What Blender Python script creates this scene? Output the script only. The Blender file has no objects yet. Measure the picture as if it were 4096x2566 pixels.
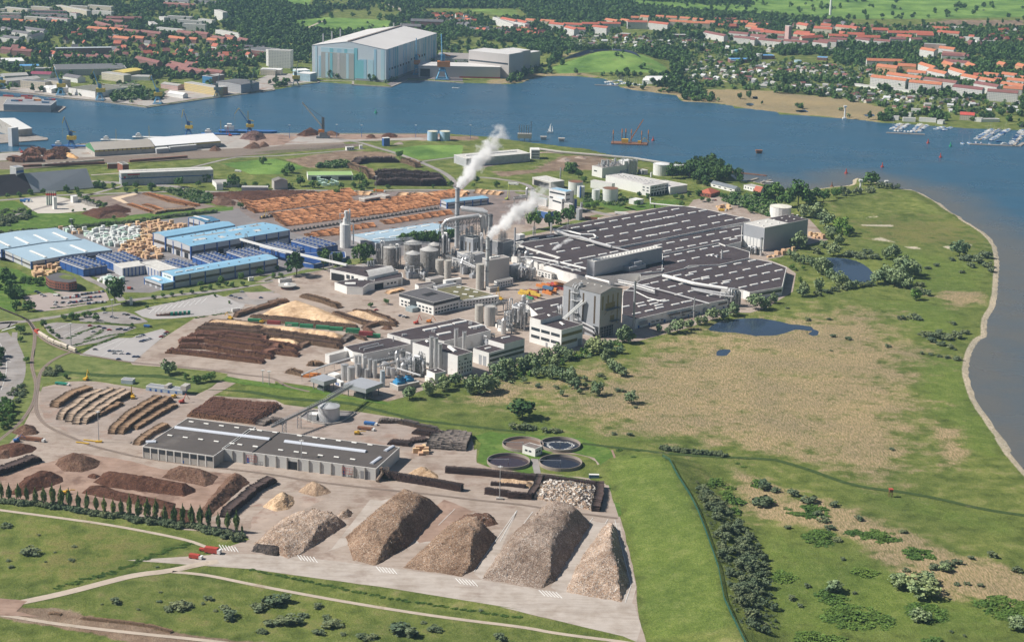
import bpy,bmesh,math,random
import numpy as np
from math import cos,sin
RR=random.Random
from mathutils import Vector as VV,Matrix,geometry
R=math.radians;rg_=range;en=enumerate
random.seed(7);rng=np.random.default_rng(7)
sc=bpy.context.scene
COL=sc.collection
CH,TH,FO,RO=468.554,.2708372,7173.80,-.0245883
IW,IH=4096,2566
_c,_s=cos(RO),sin(RO)
_r0,_u0,_f0=VV((1,0,0)),VV((0,sin(TH),cos(TH))),VV((0,cos(TH),-sin(TH)))
CR,CU=_r0*_c-_u0*_s,_r0*_s+_u0*_c
cd=bpy.data.cameras.new('camera');cam=bpy.data.objects.new('camera',cd);COL.objects.link(cam)
m=Matrix.Identity(4)
for i in rg_(3):
 m[i][0],m[i][1],m[i][2]=CR[i],CU[i],-_f0[i]
m[0][3],m[1][3],m[2][3]=0,0,CH
cam.matrix_world=m
cd.sensor_width=36;cd.lens=36*FO/IW;cd.clip_start=5;cd.clip_end=60000
sc.camera=cam
SAZ,SEL=R(182.8),R(45)
sd_=bpy.data.lights.new('sun','SUN');sun=bpy.data.objects.new('sun',sd_);COL.objects.link(sun)
sd_.energy=5;sd_.angle=R(.53);sd_.color=(1,.945,.87)
sdir=VV((cos(SAZ)*cos(SEL),sin(SAZ)*cos(SEL),sin(SEL)))
sun.rotation_euler=sdir.to_track_quat('Z','Y').to_euler();sun.location=(0,0,900)
w=bpy.data.worlds.new('World');sc.world=w;w.use_nodes=True
nt=w.node_tree;sky=nt.nodes.new('ShaderNodeTexSky');sky.sky_type='NISHITA';sky.sun_disc=False
sky.sun_elevation=SEL;sky.sun_rotation=math.atan2(sdir.x,sdir.y)%(2*math.pi)
sky.air_density=1;sky.dust_density=1;sky.ozone_density=1
nt.links.new(sky.outputs[0],nt.nodes['Background'].inputs[0]);nt.nodes['Background'].inputs[1].default_value=.042
vs=sc.view_settings;vs.view_transform='Standard';vs.look='None';vs.exposure=.38;vs.gamma=1
sc.cycles.max_bounces=5;sc.cycles.diffuse_bounces=2;sc.cycles.glossy_bounces=2
sc.cycles.transparent_max_bounces=6;sc.cycles.volume_bounces=8
sc.cycles.use_adaptive_sampling=True;sc.cycles.adaptive_threshold=.02
FR={'a1':(0,0,2.1945),'a2':(1000,0,2.1945),'a3':(2000,0,2.1945),'a4':(3000,0,2.2026),'b1':(0,580,2.1945),'b2':(1000,580,2.1945),'b3':(2000,580,2.1945),'b4':(3000,580,2.2026),'c1':(0,1160,2.1945),'c2':(1000,1160,2.1945),'c3':(2000,1160,2.1945),'c4':(3000,1160,2.2026),'d1':(0,1740,1.831),'d2':(1000,1740,1.831),'d3':(2000,1740,1.831),'d4':(3000,1740,1.8303),'e1':(1480,880,2.9075),'e2':(1200,1260,2.5681),'e3':(900,1780,1.42),'e4':(2220,1060,4.4475),'e5':(1780,720,3.435),'f1':(0,600,3.4357),'f2':(560,760,1.873),'f3':(0,940,1.973),'f4':(2000,780,1.973),'f5':(2560,780,1.873),'g1':(2100,600,1.98),'g2':(1200,80,1.386),'g3':(0,200,1.98),'g4':(640,200,2.1),'g5':(0,440,1.54),'g6':(1700,480,1.386),'o':(0,0,.58936),'p':(0,0,1)}
def px(f,x,y):
 a,b,s=FR[f];return(a+x/s,b+y/s)
def px3(f,a,b,c,d,e,h):return px(f,a,b),px(f,c,d),px(f,e,h)
def UU(r,a,b):return r.uniform(a,b)
def pl(f,s):
 out=[]
 for t in s.split():
  if ':' in t:
   f,t=t.split(':')
   if not t:continue
  x,y=t.split(',');out.append(px(f,float(x),float(y)))
 return out
def g(p,z=0.0):
 x,y=p[0]-IW/2,p[1]-IH/2
 d=_f0*FO+CR*x-CU*y
 t=(z-CH)/d.z
 return VV((d.x*t,d.y*t,z))
def G2(f,x,y,z=0.0):return g(px(f,x,y),z)
def gl(f,s,z=0.0):return[g(p,z)for p in pl(f,s)]
def proj(v):
 v=VV(v)-VV((0,0,CH));d=v.dot(_f0)
 return(IW/2+FO*v.dot(CR)/d,IH/2-FO*v.dot(CU)/d)
def hgt(x,yb,yt):
 b=g((x,yb));lo,hi=0,320
 for _ in rg_(30):
  mm=(lo+hi)/2
  if proj(b+VV((0,0,mm)))[1]>yt:lo=mm
  else:hi=mm
 return lo
MT={}
def si(n,k,v):n.inputs[k].default_value=v
def lk(t,a,b):t.links.new(a,b)
def nd(t,k,**kw):
 n=t.nodes.new(k)
 for a,b in kw.items():
  if a.startswith('i_'):
   key=a[2:];si(n,int(key)if key.isdigit()else key,b)
  else:setattr(n,a,b)
 return n
def newmat(name):
 mm=bpy.data.materials.new(name);mm.use_nodes=True
 t=mm.node_tree;b=t.nodes['Principled BSDF'];return mm,t,b
def nz_(t,scale,detail=4,rough=.6,vec=None):
 n=nd(t,'ShaderNodeTexNoise');si(n,'Scale',scale);si(n,'Detail',detail)
 si(n,'Roughness',rough)
 if vec is None:
  gm=t.nodes.get('GEO')or nd(t,'ShaderNodeNewGeometry',name='GEO');vec=gm.outputs['Position']
 lk(t,vec,n.inputs['Vector']);return n.outputs['Fac']
def ramp(t,fac,stops):
 r=nd(t,'ShaderNodeValToRGB');cr=r.color_ramp
 while len(cr.elements)<len(stops):cr.elements.new(.5)
 for e,(p,c)in zip(cr.elements,stops):
  e.position=p;e.color=(*c,1)if len(c)==3 else c
 lk(t,fac,r.inputs[0]);return r.outputs[0]
def mixc(t,fac,a,b,mode='MIX'):
 n=nd(t,'ShaderNodeMix',data_type='RGBA',blend_type=mode)
 for s,v in((n.inputs[0],fac),(n.inputs[6],a),(n.inputs[7],b)):
  if isinstance(v,(int,float)):s.default_value=v
  elif isinstance(v,tuple):s.default_value=(*v[:3],1)
  else:lk(t,v,s)
 return n.outputs[2]
def mth(t,op,a,b=None,c=None,clamp=False):
 n=nd(t,'ShaderNodeMath',operation=op,use_clamp=clamp)
 for s,v in zip(n.inputs,(a,b,c)):
  if v is None:continue
  if isinstance(v,(int,float)):s.default_value=v
  else:lk(t,v,s)
 return n.outputs[0]
def sstep(t,v,lo,hi):
 n=nd(t,'ShaderNodeMapRange',interpolation_type='SMOOTHSTEP');lk(t,v,n.inputs[0])
 si(n,1,lo);si(n,2,hi);return n.outputs[0]
def vscale(t,vec,s):
 n=nd(t,'ShaderNodeVectorMath',operation='MULTIPLY');lk(t,vec,n.inputs[0]);si(n,1,s);return n.outputs[0]
def bump(t,b,h,strength=.5,dist=.3):
 n=nd(t,'ShaderNodeBump');si(n,'Strength',strength);si(n,'Distance',dist)
 lk(t,h,n.inputs['Height']);lk(t,n.outputs[0],b.inputs['Normal'])
def mat(name,col=None,rough=.8,var=.18,scale=.25,col2=None,metal=0,bmp=0,stain=None,spec=None,rnd=0,streak=0):
 if name in MT:return MT[name]
 mm,t,b=newmat(name)
 c1=tuple(max(0,c*(1-var))for c in col);c2=col2 or tuple(min(1,c*(1+var))for c in col)
 n=nz_(t,scale,6,.65)
 c=ramp(t,n,[(.3,c1),(.7,c2)])
 if stain:
  s=sstep(t,nz_(t,stain[1],5,.7),stain[2],stain[2]+.12);c=mixc(t,s,c,stain[0])
 if streak:
  gp_=t.nodes['GEO'].outputs['Position']
  for sv,lo in(((.12,.8,1),(.88,.85,.82)),((.16,.13,1),(.84,.80,.76))):c=mixc(t,1,c,ramp(t,nz_(t,.35,4,.7,vscale(t,gp_,sv)),[(.36,lo),(.55,(1.04,1.03,1.02))]),'MULTIPLY')
 if rnd:
  oi=nd(t,'ShaderNodeObjectInfo');hv=nd(t,'ShaderNodeHueSaturation')
  lk(t,mth(t,'MULTIPLY_ADD',oi.outputs['Random'],rnd,1-rnd/2),hv.inputs['Value'])
  lk(t,mth(t,'MULTIPLY_ADD',oi.outputs['Random'],rnd*.08,.5-rnd*.04),hv.inputs['Hue'])
  lk(t,c,hv.inputs['Color']);c=hv.outputs[0]
 lk(t,c,b.inputs['Base Color'])
 si(b,'Roughness',rough);si(b,'Metallic',metal)
 if spec is not None:si(b,'Specular IOR Level',spec)
 if bmp:bump(t,b,nz_(t,scale*4,4),bmp,.4)
 MT[name]=mm;return mm
def sk(name,cols,scale=.5,rough=.95,bmp=.6,big=.05,bigc=None,stretch=None):
 if name in MT:return MT[name]
 mm,t,b=newmat(name)
 gm=nd(t,'ShaderNodeNewGeometry',name='GEO');v=gm.outputs['Position']
 if stretch:v=vscale(t,v,stretch)
 vo=nd(t,'ShaderNodeTexVoronoi');si(vo,'Scale',scale);lk(t,v,vo.inputs['Vector'])
 sp=nd(t,'ShaderNodeSeparateColor');lk(t,vo.outputs['Color'],sp.inputs[0])
 n=len(cols);c=ramp(t,sp.outputs[0],[((i+.5)/n,q)for i,q in en(cols)])
 nn=nz_(t,big,6,.7)
 c=mixc(t,1,c,ramp(t,nn,[(.33,(.52,.46,.42)),(.66,bigc or(1.2,1.18,1.16))]),'MULTIPLY')
 lk(t,c,b.inputs['Base Color']);si(b,'Roughness',rough);si(b,'Specular IOR Level',.15)
 bump(t,b,mth(t,'ADD',sp.outputs[1],nz_(t,1.2,4)),bmp,.5)
 MT[name]=mm;return mm
class M:
 def __init__(s):s.v=[];s.f=[];s.m=[]
 def add(s,vs,fs,mi=0):
  o=len(s.v);s.v.extend(tuple(v)for v in vs);s.f.extend(tuple(i+o for i in f)for f in fs);s.m.extend([mi]*len(fs));return s
 def box(s,x0,y0,z0,x1,y1,z1,mi=0,top=None):
  t=mi if top is None else top
  s.add([(x0,y0,z0),(x1,y0,z0),(x1,y1,z0),(x0,y1,z0),(x0,y0,z1),(x1,y0,z1),(x1,y1,z1),(x0,y1,z1)],[(0,3,2,1),(0,1,5,4),(1,2,6,5),(2,3,7,6),(3,0,4,7)],mi)
  s.add([(x0,y0,z1),(x1,y0,z1),(x1,y1,z1),(x0,y1,z1)],[(0,1,2,3)],t);return s
 def obox(s,c,L,W,H,a=0,mi=0,top=None):
  k=M().box(-L/2,-W/2,0,L/2,W/2,H,mi,top);ca,sa=cos(a),sin(a)
  o=len(s.v);s.v.extend((c[0]+x*ca-y*sa,c[1]+x*sa+y*ca,c[2]+z)for x,y,z in k.v)
  s.f.extend(tuple(i+o for i in f)for f in k.f);s.m.extend(k.m);return s
 def cyl(s,x,y,z0,z1,r,n=12,r2=None,mi=0,cap=True,capmi=None):
  r2=r if r2 is None else r2;k=len(s.v)
  for zz,rr in((z0,r),(z1,r2)):
   for i in rg_(n):
    a=2*math.pi*i/n;s.v.append((x+rr*cos(a),y+rr*sin(a),zz))
  for i in rg_(n):
   j=(i+1)%n;s.f.append((k+i,k+j,k+n+j,k+n+i));s.m.append(mi)
  if cap:
   s.f.append(tuple(k+n+i for i in rg_(n)));s.m.append(mi if capmi is None else capmi)
  return s
 def tube(s,pts,r,n=6,mi=0,r2=None):
  pts=[VV(p)for p in pts];k=len(s.v);N=len(pts)
  for i,p in en(pts):
   d=(pts[min(i+1,N-1)]-pts[max(i-1,0)])
   if d.length<1e-6:d=VV((0,0,1))
   d.normalize();a=d.cross(VV((0,0,1)))
   if a.length<1e-3:a=d.cross(VV((1,0,0)))
   a.normalize();b=d.cross(a);rr=r if r2 is None else r+(r2-r)*i/(N-1)
   for j in rg_(n):
    t=2*math.pi*(j+.5)/n;q=p+a*(rr*cos(t))+b*(rr*sin(t));s.v.append(tuple(q))
  for i in rg_(N-1):
   for j in rg_(n):
    jj=(j+1)%n;s.f.append((k+i*n+j,k+i*n+jj,k+(i+1)*n+jj,k+(i+1)*n+j));s.m.append(mi)
  s.f.append(tuple(k+j for j in rg_(n)));s.f.append(tuple(k+(N-1)*n+j for j in reversed(rg_(n))));s.m+=[mi,mi]
  return s
 def bar(s,a,b,r=.15,mi=0):return s.tube([a,b],r,4,mi)
 def prism(s,poly,z0,z1,mi=0,top=None):
  n=len(poly);k=len(s.v)
  s.v.extend((p[0],p[1],z0)for p in poly);s.v.extend((p[0],p[1],z1)for p in poly)
  for i in rg_(n):
   j=(i+1)%n;s.f.append((k+i,k+j,k+n+j,k+n+i));s.m.append(mi)
  s.f.append(tuple(k+n+i for i in rg_(n)));s.m.append(mi if top is None else top)
  return s
 def truss(s,a,b,wd,ht,n,r=.12,mi=0):
  a,b=VV(a),VV(b);d=(b-a).normalized();sd=d.cross(VV((0,0,1))).normalized()*wd/2;up=VV((0,0,ht))
  cs=[[a+(b-a)*(i/n)+o for i in rg_(n+1)]for o in(sd,-sd,sd+up,-sd+up)]
  for c in cs:s.bar(c[0],c[-1],r,mi)
  for i in rg_(n):
   for p,q in((0,2),(1,3)):
    s.bar(cs[p][i],cs[q][i],r*.7,mi);s.bar(cs[p][i],cs[q][i+1],r*.7,mi)
   s.bar(cs[2][i],cs[3][i+1],r*.7,mi)
  return s
 def tower(s,x,y,z0,z1,wd,n,r=.15,mi=0,wd2=None):
  wd2=wd if wd2 is None else wd2;L=[]
  for i in rg_(n+1):
   q=(wd+(wd2-wd)*i/n)/2;z=z0+(z1-z0)*i/n;L.append([VV((x+sx*q,y+sy*q,z))for sx,sy in((-1,-1),(1,-1),(1,1),(-1,1))])
  for j in rg_(4):
   s.bar(L[0][j],L[-1][j],r,mi)
   for i in rg_(n):
    s.bar(L[i][j],L[i+1][(j+1)%4],r*.6,mi);s.bar(L[i+1][j],L[i+1][(j+1)%4],r*.6,mi)
  return s
 def mesh(s,name,mats,smooth=False):
  me=bpy.data.meshes.new(name);me.from_pydata(s.v,[],s.f)
  for q in(mats if isinstance(mats,(list,tuple))else[mats]):me.materials.append(q)
  if any(s.m):me.polygons.foreach_set('material_index',s.m)
  if smooth:me.polygons.foreach_set('use_smooth',[True]*len(me.polygons))
  me.update();return me
def npmesh(name,v,f,mats,mi=None,smooth=False):
 me=bpy.data.meshes.new(name);k=f.shape[1];n=len(f)
 me.vertices.add(len(v));me.vertices.foreach_set('co',np.ascontiguousarray(v,np.float32).ravel())
 me.loops.add(n*k);me.loops.foreach_set('vertex_index',np.ascontiguousarray(f,np.int32).ravel())
 me.polygons.add(n);me.polygons.foreach_set('loop_start',np.arange(0,n*k,k,dtype=np.int32))
 for q in(mats if isinstance(mats,(list,tuple))else[mats]):me.materials.append(q)
 if mi is not None:me.polygons.foreach_set('material_index',np.ascontiguousarray(mi,np.int32))
 me.polygons.foreach_set('use_smooth',np.full(n,bool(smooth)))
 me.update(calc_edges=True);return me
def link(name,me,parent=None,loc=(0,0,0),rz=0):
 o=bpy.data.objects.new(name,me);COL.objects.link(o);o.parent=parent;o.location=loc;o.rotation_euler=(0,0,rz);return o
def pt(name,mk,mats,parent=None,loc=(0,0,0),rz=0,smooth=False):
 return link(name,mk.mesh(name,mats,smooth),parent,loc,rz)
def tag(o,label,cat,group=None):
 o['label']=label;o['category']=cat
 if group:o['group']=group
 return o
def tg(name,label,cat,loc=(0,0,0),rz=0,group=None):
 o=bpy.data.objects.new(name,None);COL.objects.link(o);o.location=loc;o.rotation_euler=(0,0,rz)
 o.empty_display_size=1;return tag(o,label,cat,group)
def kind(o,k):o['kind']=k;return o
def dup(root,loc,rz=0,label=None,group=None,scale=None,cat=None):
 r=root.copy();COL.objects.link(r);r.location=loc;r.rotation_euler=(0,0,rz)
 if scale is not None:r.scale=scale if isinstance(scale,(tuple,list))else(scale,)*3
 if label:r['label']=label
 if group:r['group']=group
 if cat:r['category']=cat
 def rec(src,dst):
  for ch in src.children:
   c=ch.copy();COL.objects.link(c);c.parent=dst;rec(ch,c)
 rec(root,r);return r
def sdist(P,poly):
 A=np.array([(p[0],p[1])for p in poly],float);B=np.roll(A,-1,0)
 d=np.full(len(P),1e18);ins=np.zeros(len(P),bool)
 for a,b in zip(A,B):
  ab=b-a;L=ab@ab
  if L<1e-9:continue
  t=np.clip(((P-a)@ab)/L,0,1);q=P-(a+t[:,None]*ab);d=np.minimum(d,(q*q).sum(1))
  c=(a[1]>P[:,1])!=(b[1]>P[:,1])
  if a[1]!=b[1]:ins^=c&(P[:,0]<(b[0]-a[0])*(P[:,1]-a[1])/(b[1]-a[1])+a[0])
 d=np.sqrt(d);return np.where(ins,-d,d)
def ldist(P,line):
 A=np.array([(p[0],p[1])for p in line],float);d=np.full(len(P),1e18);sg=np.zeros(len(P));tt=np.zeros(len(P))
 for i,(a,b)in en(zip(A[:-1],A[1:])):
  ab=b-a;L=ab@ab;t=np.clip(((P-a)@ab)/L,0,1);q=P-(a+t[:,None]*ab);e=(q*q).sum(1)
  k=e<d;d=np.where(k,e,d);sg=np.where(k,np.sign(ab[0]*q[:,1]-ab[1]*q[:,0]),sg);tt=np.where(k,i+t,tt)
 return np.sqrt(d),sg,tt
def rough(poly,amp,seg):
 out=[];n=len(poly);rr=RR(len(poly)*31+int(abs(poly[0][0])))
 for i in rg_(n):
  a,b=VV(poly[i][:2]),VV(poly[(i+1)%n][:2]);k=max(1,int((b-a).length/seg));nn=(b-a).normalized();nn=VV((-nn.y,nn.x))
  for j in rg_(k):
   p=a+(b-a)*(j/k);out.append(p+(nn*UU(rr,-amp,amp)if j else nn*0))
 return out
def smooth(line,n=2,closed=False):
 L=[VV(p[:2])for p in line]
 for _ in rg_(n):
  o=[]if closed else[L[0]];rg=rg_(len(L)if closed else len(L)-1)
  for i in rg:
   a,b=L[i],L[(i+1)%len(L)];o+=[a*.75+b*.25,a*.25+b*.75]
  if not closed:o.append(L[-1])
  L=o
 return L
def sheet_mesh(name,poly,z,mt):
 P=[VV((p[0],p[1],0))for p in poly]
 tr=geometry.tessellate_polygon([P]);me=bpy.data.meshes.new(name)
 me.from_pydata([(p.x,p.y,z)for p in P],[],[tuple(t)for t in tr]);me.materials.append(mt)
 bm=bmesh.new();bm.from_mesh(me);bmesh.ops.recalc_face_normals(bm,faces=bm.faces)
 if sum(f.normal.z for f in bm.faces)<0:bmesh.ops.reverse_faces(bm,faces=bm.faces)
 bm.to_mesh(me);bm.free();return me
def sht(name,poly,z,mt,fray=0,seg=6,sm=0):
 if sm:poly=smooth(poly,sm,True)
 if fray:poly=rough(poly,fray,seg)
 return kind(link(name,sheet_mesh(name,poly,z,mt)),'structure')
def rb(k,line,wd,z,mi=0,off=0,hf=None):
 L=[VV(p[:2])for p in line];n=len(L);vs=[]
 for i in rg_(n):
  d=(L[min(i+1,n-1)]-L[max(i-1,0)]).normalized();nn=VV((-d.y,d.x));p=L[i]+nn*off
  for s_ in(-.5,.5):
   q=p+nn*(wd*s_);vs.append((q.x,q.y,z+(hf(q.x,q.y)if hf else 0)))
 return k.add(vs,[(2*i+1,2*i,2*i+2,2*i+3)for i in rg_(n-1)],mi)
def road(name,line,wd,z,mt,sm=2,hf=None):
 if sm:line=smooth(line,sm)
 k=M();rb(k,line,wd,z,hf=hf);return kind(pt(name,k,mt),'structure')
def inside(p,poly):
 r=False;n=len(poly)
 for i in rg_(n):
  a,b=poly[i],poly[(i+1)%n]
  if(a[1]>p[1])!=(b[1]>p[1])and p[0]<(b[0]-a[0])*(p[1]-a[1])/(b[1]-a[1])+a[0]:r=not r
 return r
FAR=("a1:-900,790 0,795 330,832 560,862 900,892 1290,942 1800,868 2414,790 a2:610,722 895,742 1240,762 1390,700 1560,706 1870,728 1960,732 2200,738 ""a3:0,742 120,738 200,728 290,690 370,671 520,668 700,672 900,692 1000,730 1050,768 1180,795 1300,806 1420,825 1540,838 1565,870 1600,893 1700,897 1850,905 2040,932 2120,948 2414,982 ""a4:0,967 200,985 400,1012 620,1032 830,1047 1000,1062 1160,1085 1300,1090 1440,1100 1830,1127 2100,1140 2414,1150 3400,1170")
NEAR=("d4:2700,900 2300,560 2006,240 1920,140 1850,30 c4:2320,1410 2260,1330 2170,1222 2110,1130 2050,1050 1995,950 1960,850 1935,760 1932,700 1945,610 1965,540 2000,480 2030,440 2095,410 2092,330 2100,255 2140,190 2165,150 2168,100 2180,60 ""b4:2180,1400 2190,1250 2195,1150 2204,1060 2200,1010 2180,900 2140,840 2080,780 1990,720 1900,668 1820,615 1750,570 1690,520 1570,450 1500,418 1440,392 1380,392 1340,385 1230,360 1100,325 1030,308 980,292 935,286 905,300 888,345 870,356 760,362 640,378 560,388 490,400 330,385 260,378 190,365 150,345 80,330 20,318 ""b3:2150,322 2100,312 2040,270 2000,228 1800,205 1660,180 1560,166 1370,155 1220,130 a3:1130,1388 1000,1362 860,1330 780,1305 700,1300 620,1290 540,1282 400,1262 280,1252 200,1240 90,1225 a2:2150,1205 2000,1192 1750,1173 1200,1171 500,1169 100,1168 ""a1:2300,1168 1870,1180 1500,1205 700,1262 560,1290 450,1312 0,1337 -900,1390")
SEA_P=pl('a1',FAR)+pl('d4',NEAR)
SEA=[g(p,-.9)for p in SEA_P]
PONDS=[pl('b4',"560,1005 620,992 760,990 850,1000 930,1018 1000,1050 1050,1090 1105,1150 1105,1165 1060,1195 1010,1215 930,1212 900,1200 850,1195 740,1190 715,1165 700,1120 712,1095 690,1070 640,1045 590,1030"),pl('c3',"1830,340 1870,300 1960,265 2080,250 2200,246 2414,248 c4:110,250 220,268 300,285 350,300 430,305 540,320 560,345 605,360 600,385 585,410 545,400 510,385 540,360 470,350 400,345 360,360 300,380 225,398 100,400 c3:2414,398 2250,402 2150,385 2050,370 1960,368 1900,362 1840,355"),pl('c3',"1900,548 1915,525 1960,518 2020,520 2025,535 2000,560 1990,575 1945,584 1900,572"),pl('c3',"2195,685 2215,672 2238,680 2235,697 2205,695"),pl('a3',"2215,850 2260,850 2262,868 2225,875"),pl('a3',"2150,908 2220,902 2235,930 2180,930"),pl('a4',"15,848 60,850 70,870 35,882"),pl('a4',"380,975 480,965 520,985 470,995"),pl('a4',"1000,1010 1090,1004 1100,1025 1030,1028"),pl('a3',"620,72 700,75 690,84 640,84")]
PONDW=[[g(p,-.9)for p in q]for q in PONDS]
BANK=gl('d3',"760,70 1000,120 1190,155 1240,185 1300,300 1390,440 1450,560 1500,690 1560,860 1600,980 1640,1200 1700,1330 1790,1512 2000,1900",11.0)
POLD=[(gl('b4',"470,560 600,517 980,450 1340,392",3),3),(gl('b4',"1340,392 1500,490 1640,560 1760,612",3),3),(gl('b4',"640,560 760,596 1100,606 1400,606 1760,608",3),3)]
HILL=G2('a3',1000,590);
def height(P):
 z=np.zeros(len(P))
 k=(P[:,1]<2050)
 Q=P[k];d,s,t=ldist(Q,BANK)
 n=len(BANK)-1
 wl,wr=46.,34.
 d2=np.where(s>0,d/wr,d/wl)
 fade=np.clip(t/2.2,0,1)
 h=11.0*np.clip(1-d2,0,1);h=np.where(s>0,h,11.0*np.clip(1.04-d2,0,1)**.85);h=np.minimum(h,11.)
 z[k]+=h*fade*fade*(3-2*fade)
 k=(P[:,1]>1700)&(P[:,1]<3000);Q=P[k];zz=np.zeros(len(Q))
 for ln,hh in POLD:
  d,s,t=ldist(Q,ln);zz=np.maximum(zz,hh*np.clip(1.25-d/11,0,1))
 z[k]+=zz
 dx,dy=(P[:,0]-HILL.x)/165,(P[:,1]-HILL.y-60)/230;r=np.sqrt(dx*dx+dy*dy)
 z+=24*np.clip(1-r,0,1)**1.1*np.clip(1,0,1)
 far=np.clip((P[:,1]-4300)/1500,0,1)
 z+=far*(9*np.sin(P[:,0]/310+1)*np.sin(P[:,1]/270)+7*np.sin(P[:,0]/170+P[:,1]/410))
 return z
def hz(x,y):return float(height(np.array([[x,y]]))[0])
LAND_POND=[np.array([(v.x,v.y)for v in q])for q in[SEA]+PONDW]
def surf(P):
 z=height(P)
 for i,q in en(LAND_POND):
  lo,hi=q.min(0)-30,q.max(0)+30
  k=(P[:,0]>lo[0])&(P[:,0]<hi[0])&(P[:,1]>lo[1])&(P[:,1]<hi[1])
  if not k.any():continue
  d=sdist(P[k],q);sl=.12 if i==0 else.3
  zz=np.where(d>0,np.minimum(0,-.9+sl*d),np.maximum(-.9+.35*d,-5))
  z[k]=np.where(d>0,np.where(z[k]>.01,z[k],zz),zz)
 return z
COVER={'reed':[(pl('o',"1440,855 1500,828 1560,785 1680,752 1850,742 1990,712 2110,735 2140,790 2235,830 2170,880 2190,960 2235,1020 2200,1095 2100,1150 1900,1105 1720,1062 1500,1045 1330,1012 1240,965 1290,905"),60,.70),(pl('o',"1740,1185 1900,1165 2080,1225 2250,1305 2500,1370 2500,1450 2250,1400 2090,1305 1960,1245 1790,1225"),16,.95),(pl('o',"2010,1230 2120,1300 2230,1390 2300,1430 2180,1390 2060,1310"),14,.9),(pl('o',"1700,1100 1800,1110 1890,1180 1780,1240 1720,1180"),18,.7),(pl('o',"2190,1000 2260,1010 2290,1080 2220,1110"),16,.8),(pl('c2',"1700,940 1900,930 2200,760 2414,740 2414,1000 2050,1010 1800,980"),18,.75),(pl('c3',"0,700 300,740 700,620 1100,600 1100,960 500,980 0,900"),30,.55),(pl('c4',"1500,40 2060,0 2050,110 1800,180 1650,80"),16,.85),(pl('b4',"1700,1280 2060,1290 2080,1400 1700,1400"),16,.8),(pl('a3',"1040,762 1300,752 1690,785 2130,790 2414,800 a4:400,830 900,880 1240,965 1110,1070 830,1040 400,1005 0,960 a3:2040,925 1850,900 1600,888 1540,833 1300,802 1120,785"),12,1),(pl('a3',"-100,738 100,730 200,722 290,684 370,664 700,664 960,692 1060,770 900,680 700,650 270,644 100,690 -100,700"),10,1),(pl('a3',"500,500 620,490 780,500 500,560"),20,.6)],'dry':[(pl('b4',"850,640 2000,640 2080,860 1900,920 1500,900 1000,860 850,720"),40,.62),(pl('d1',"-20,560 700,600 1400,770 1200,960 500,1180 0,1200"),40,.5),(pl('d1',"500,1150 1300,1030 2014,1160 d2:2014,1400 2014,1512 0,1512 d1:700,1512"),40,.35),(pl('c1',"430,660 700,650 1100,690 1400,720 1200,740 700,730"),15,.8),(pl('c1',"170,340 640,560 1100,640 1160,650 1900,780 500,790 200,700"),15,.5),(pl('a3',"600,560 1500,600 1500,650 900,600"),20,.3)],'lush':[(pl('d3',"860,110 1190,160 1300,330 1560,860 1640,1200 1790,1512 1060,1512 1000,1100 900,620 820,380 780,240"),12,.9),(pl('c4',"1400,600 1600,560 1900,620 1990,900 2200,1240 2200,1500 1900,1400 1800,1200 1560,1100"),22,.9),(pl('d4',"0,640 500,800 900,900 1500,1150 2006,1300 2006,1512 0,1512"),40,.8),(pl('d4',"500,280 1200,450 2006,600 2006,780 1300,640 800,480"),25,.7),(pl('c4',"900,60 1600,80 2000,200 1900,420 1400,400 1100,230"),30,.7),(pl('b4',"1020,840 2100,1050 2150,1410 1700,1410 1300,1200 1000,900"),30,.7),(pl('c2',"0,780 900,940 1200,985 1400,950 1500,1100 2414,1260 2414,1340 1300,1110 900,1010 0,940"),12,.8),(pl('c3',"0,1130 800,1180 1400,1300 2414,1390 2414,1405 0,1290"),20,.85)],'soil':[(pl('b3',"-50,235 300,215 560,90 900,100 1100,180 1350,210 840,215 430,230 0,280"),20,1),(pl('b2',"300,130 800,50 1180,60 1300,100 900,160 520,200"),12,1),(pl('d1',"100,1250 400,1270 1000,1390 1500,1470 2014,1520 1400,1600 0,1330"),9,1),(pl('d2',"0,1000 500,1080 1000,1150 2014,1320 d3:900,1480 600,1420 0,1290"),5,.55),(pl('a2',"400,1180 2000,1195 2000,1230 1300,1235 900,1240 700,1270 0,1290 0,1180"),15,1),(pl('a1',"1900,1180 2414,1180 2414,1290 1700,1330 1300,1340"),15,1),(pl('a4',"900,205 1400,230 1750,180 2414,190 2414,230 1900,235 1300,240"),25,1),(pl('a4',"470,50 600,55 610,80 480,80"),20,.6)],'sand':[(pl('b4',"930,698 1270,700 1270,722 1000,715"),5,.75),(pl('b4',"1330,890 1480,890 1540,925 1400,915"),6,.7),(pl('b4',"1680,890 1960,870 1970,885 1750,920"),6,.8),(pl('b4',"1000,640 1130,632 1130,645 1000,648"),5,.7),(pl('b4',"1000,830 1150,800 1330,860 1300,870"),8,.6),(pl('b4',"1650,715 1800,730 1790,755 1700,745"),8,.5)],'field':[(pl('a4',"-300,-400 600,-400 3000,-400 3000,120 2414,165 1300,170 700,165 400,130 0,120 -400,150 a3:1000,20 1000,-300"),40,1),(pl('a2',"330,160 620,150 1240,180 1240,270 700,290 400,280"),15,.85),(pl('a3',"1500,60 2414,100 2414,165 2000,130 1500,90"),20,.9),(pl('a2',"100,-100 560,-100 540,70 330,75 200,20"),20,.8),(pl('a3',"430,600 800,540 1100,480 1500,620 1450,660 1000,660 500,650"),20,.8),(pl('b2',"1180,40 1500,0 1880,0 1850,110 1500,130 1300,80"),10,.9),(pl('b1',"1900,160 2414,110 b2:520,200 300,260 0,260"),15,.8),(pl('a2',"1500,60 2414,60 2414,160 1900,100"),20,.5)],}
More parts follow.
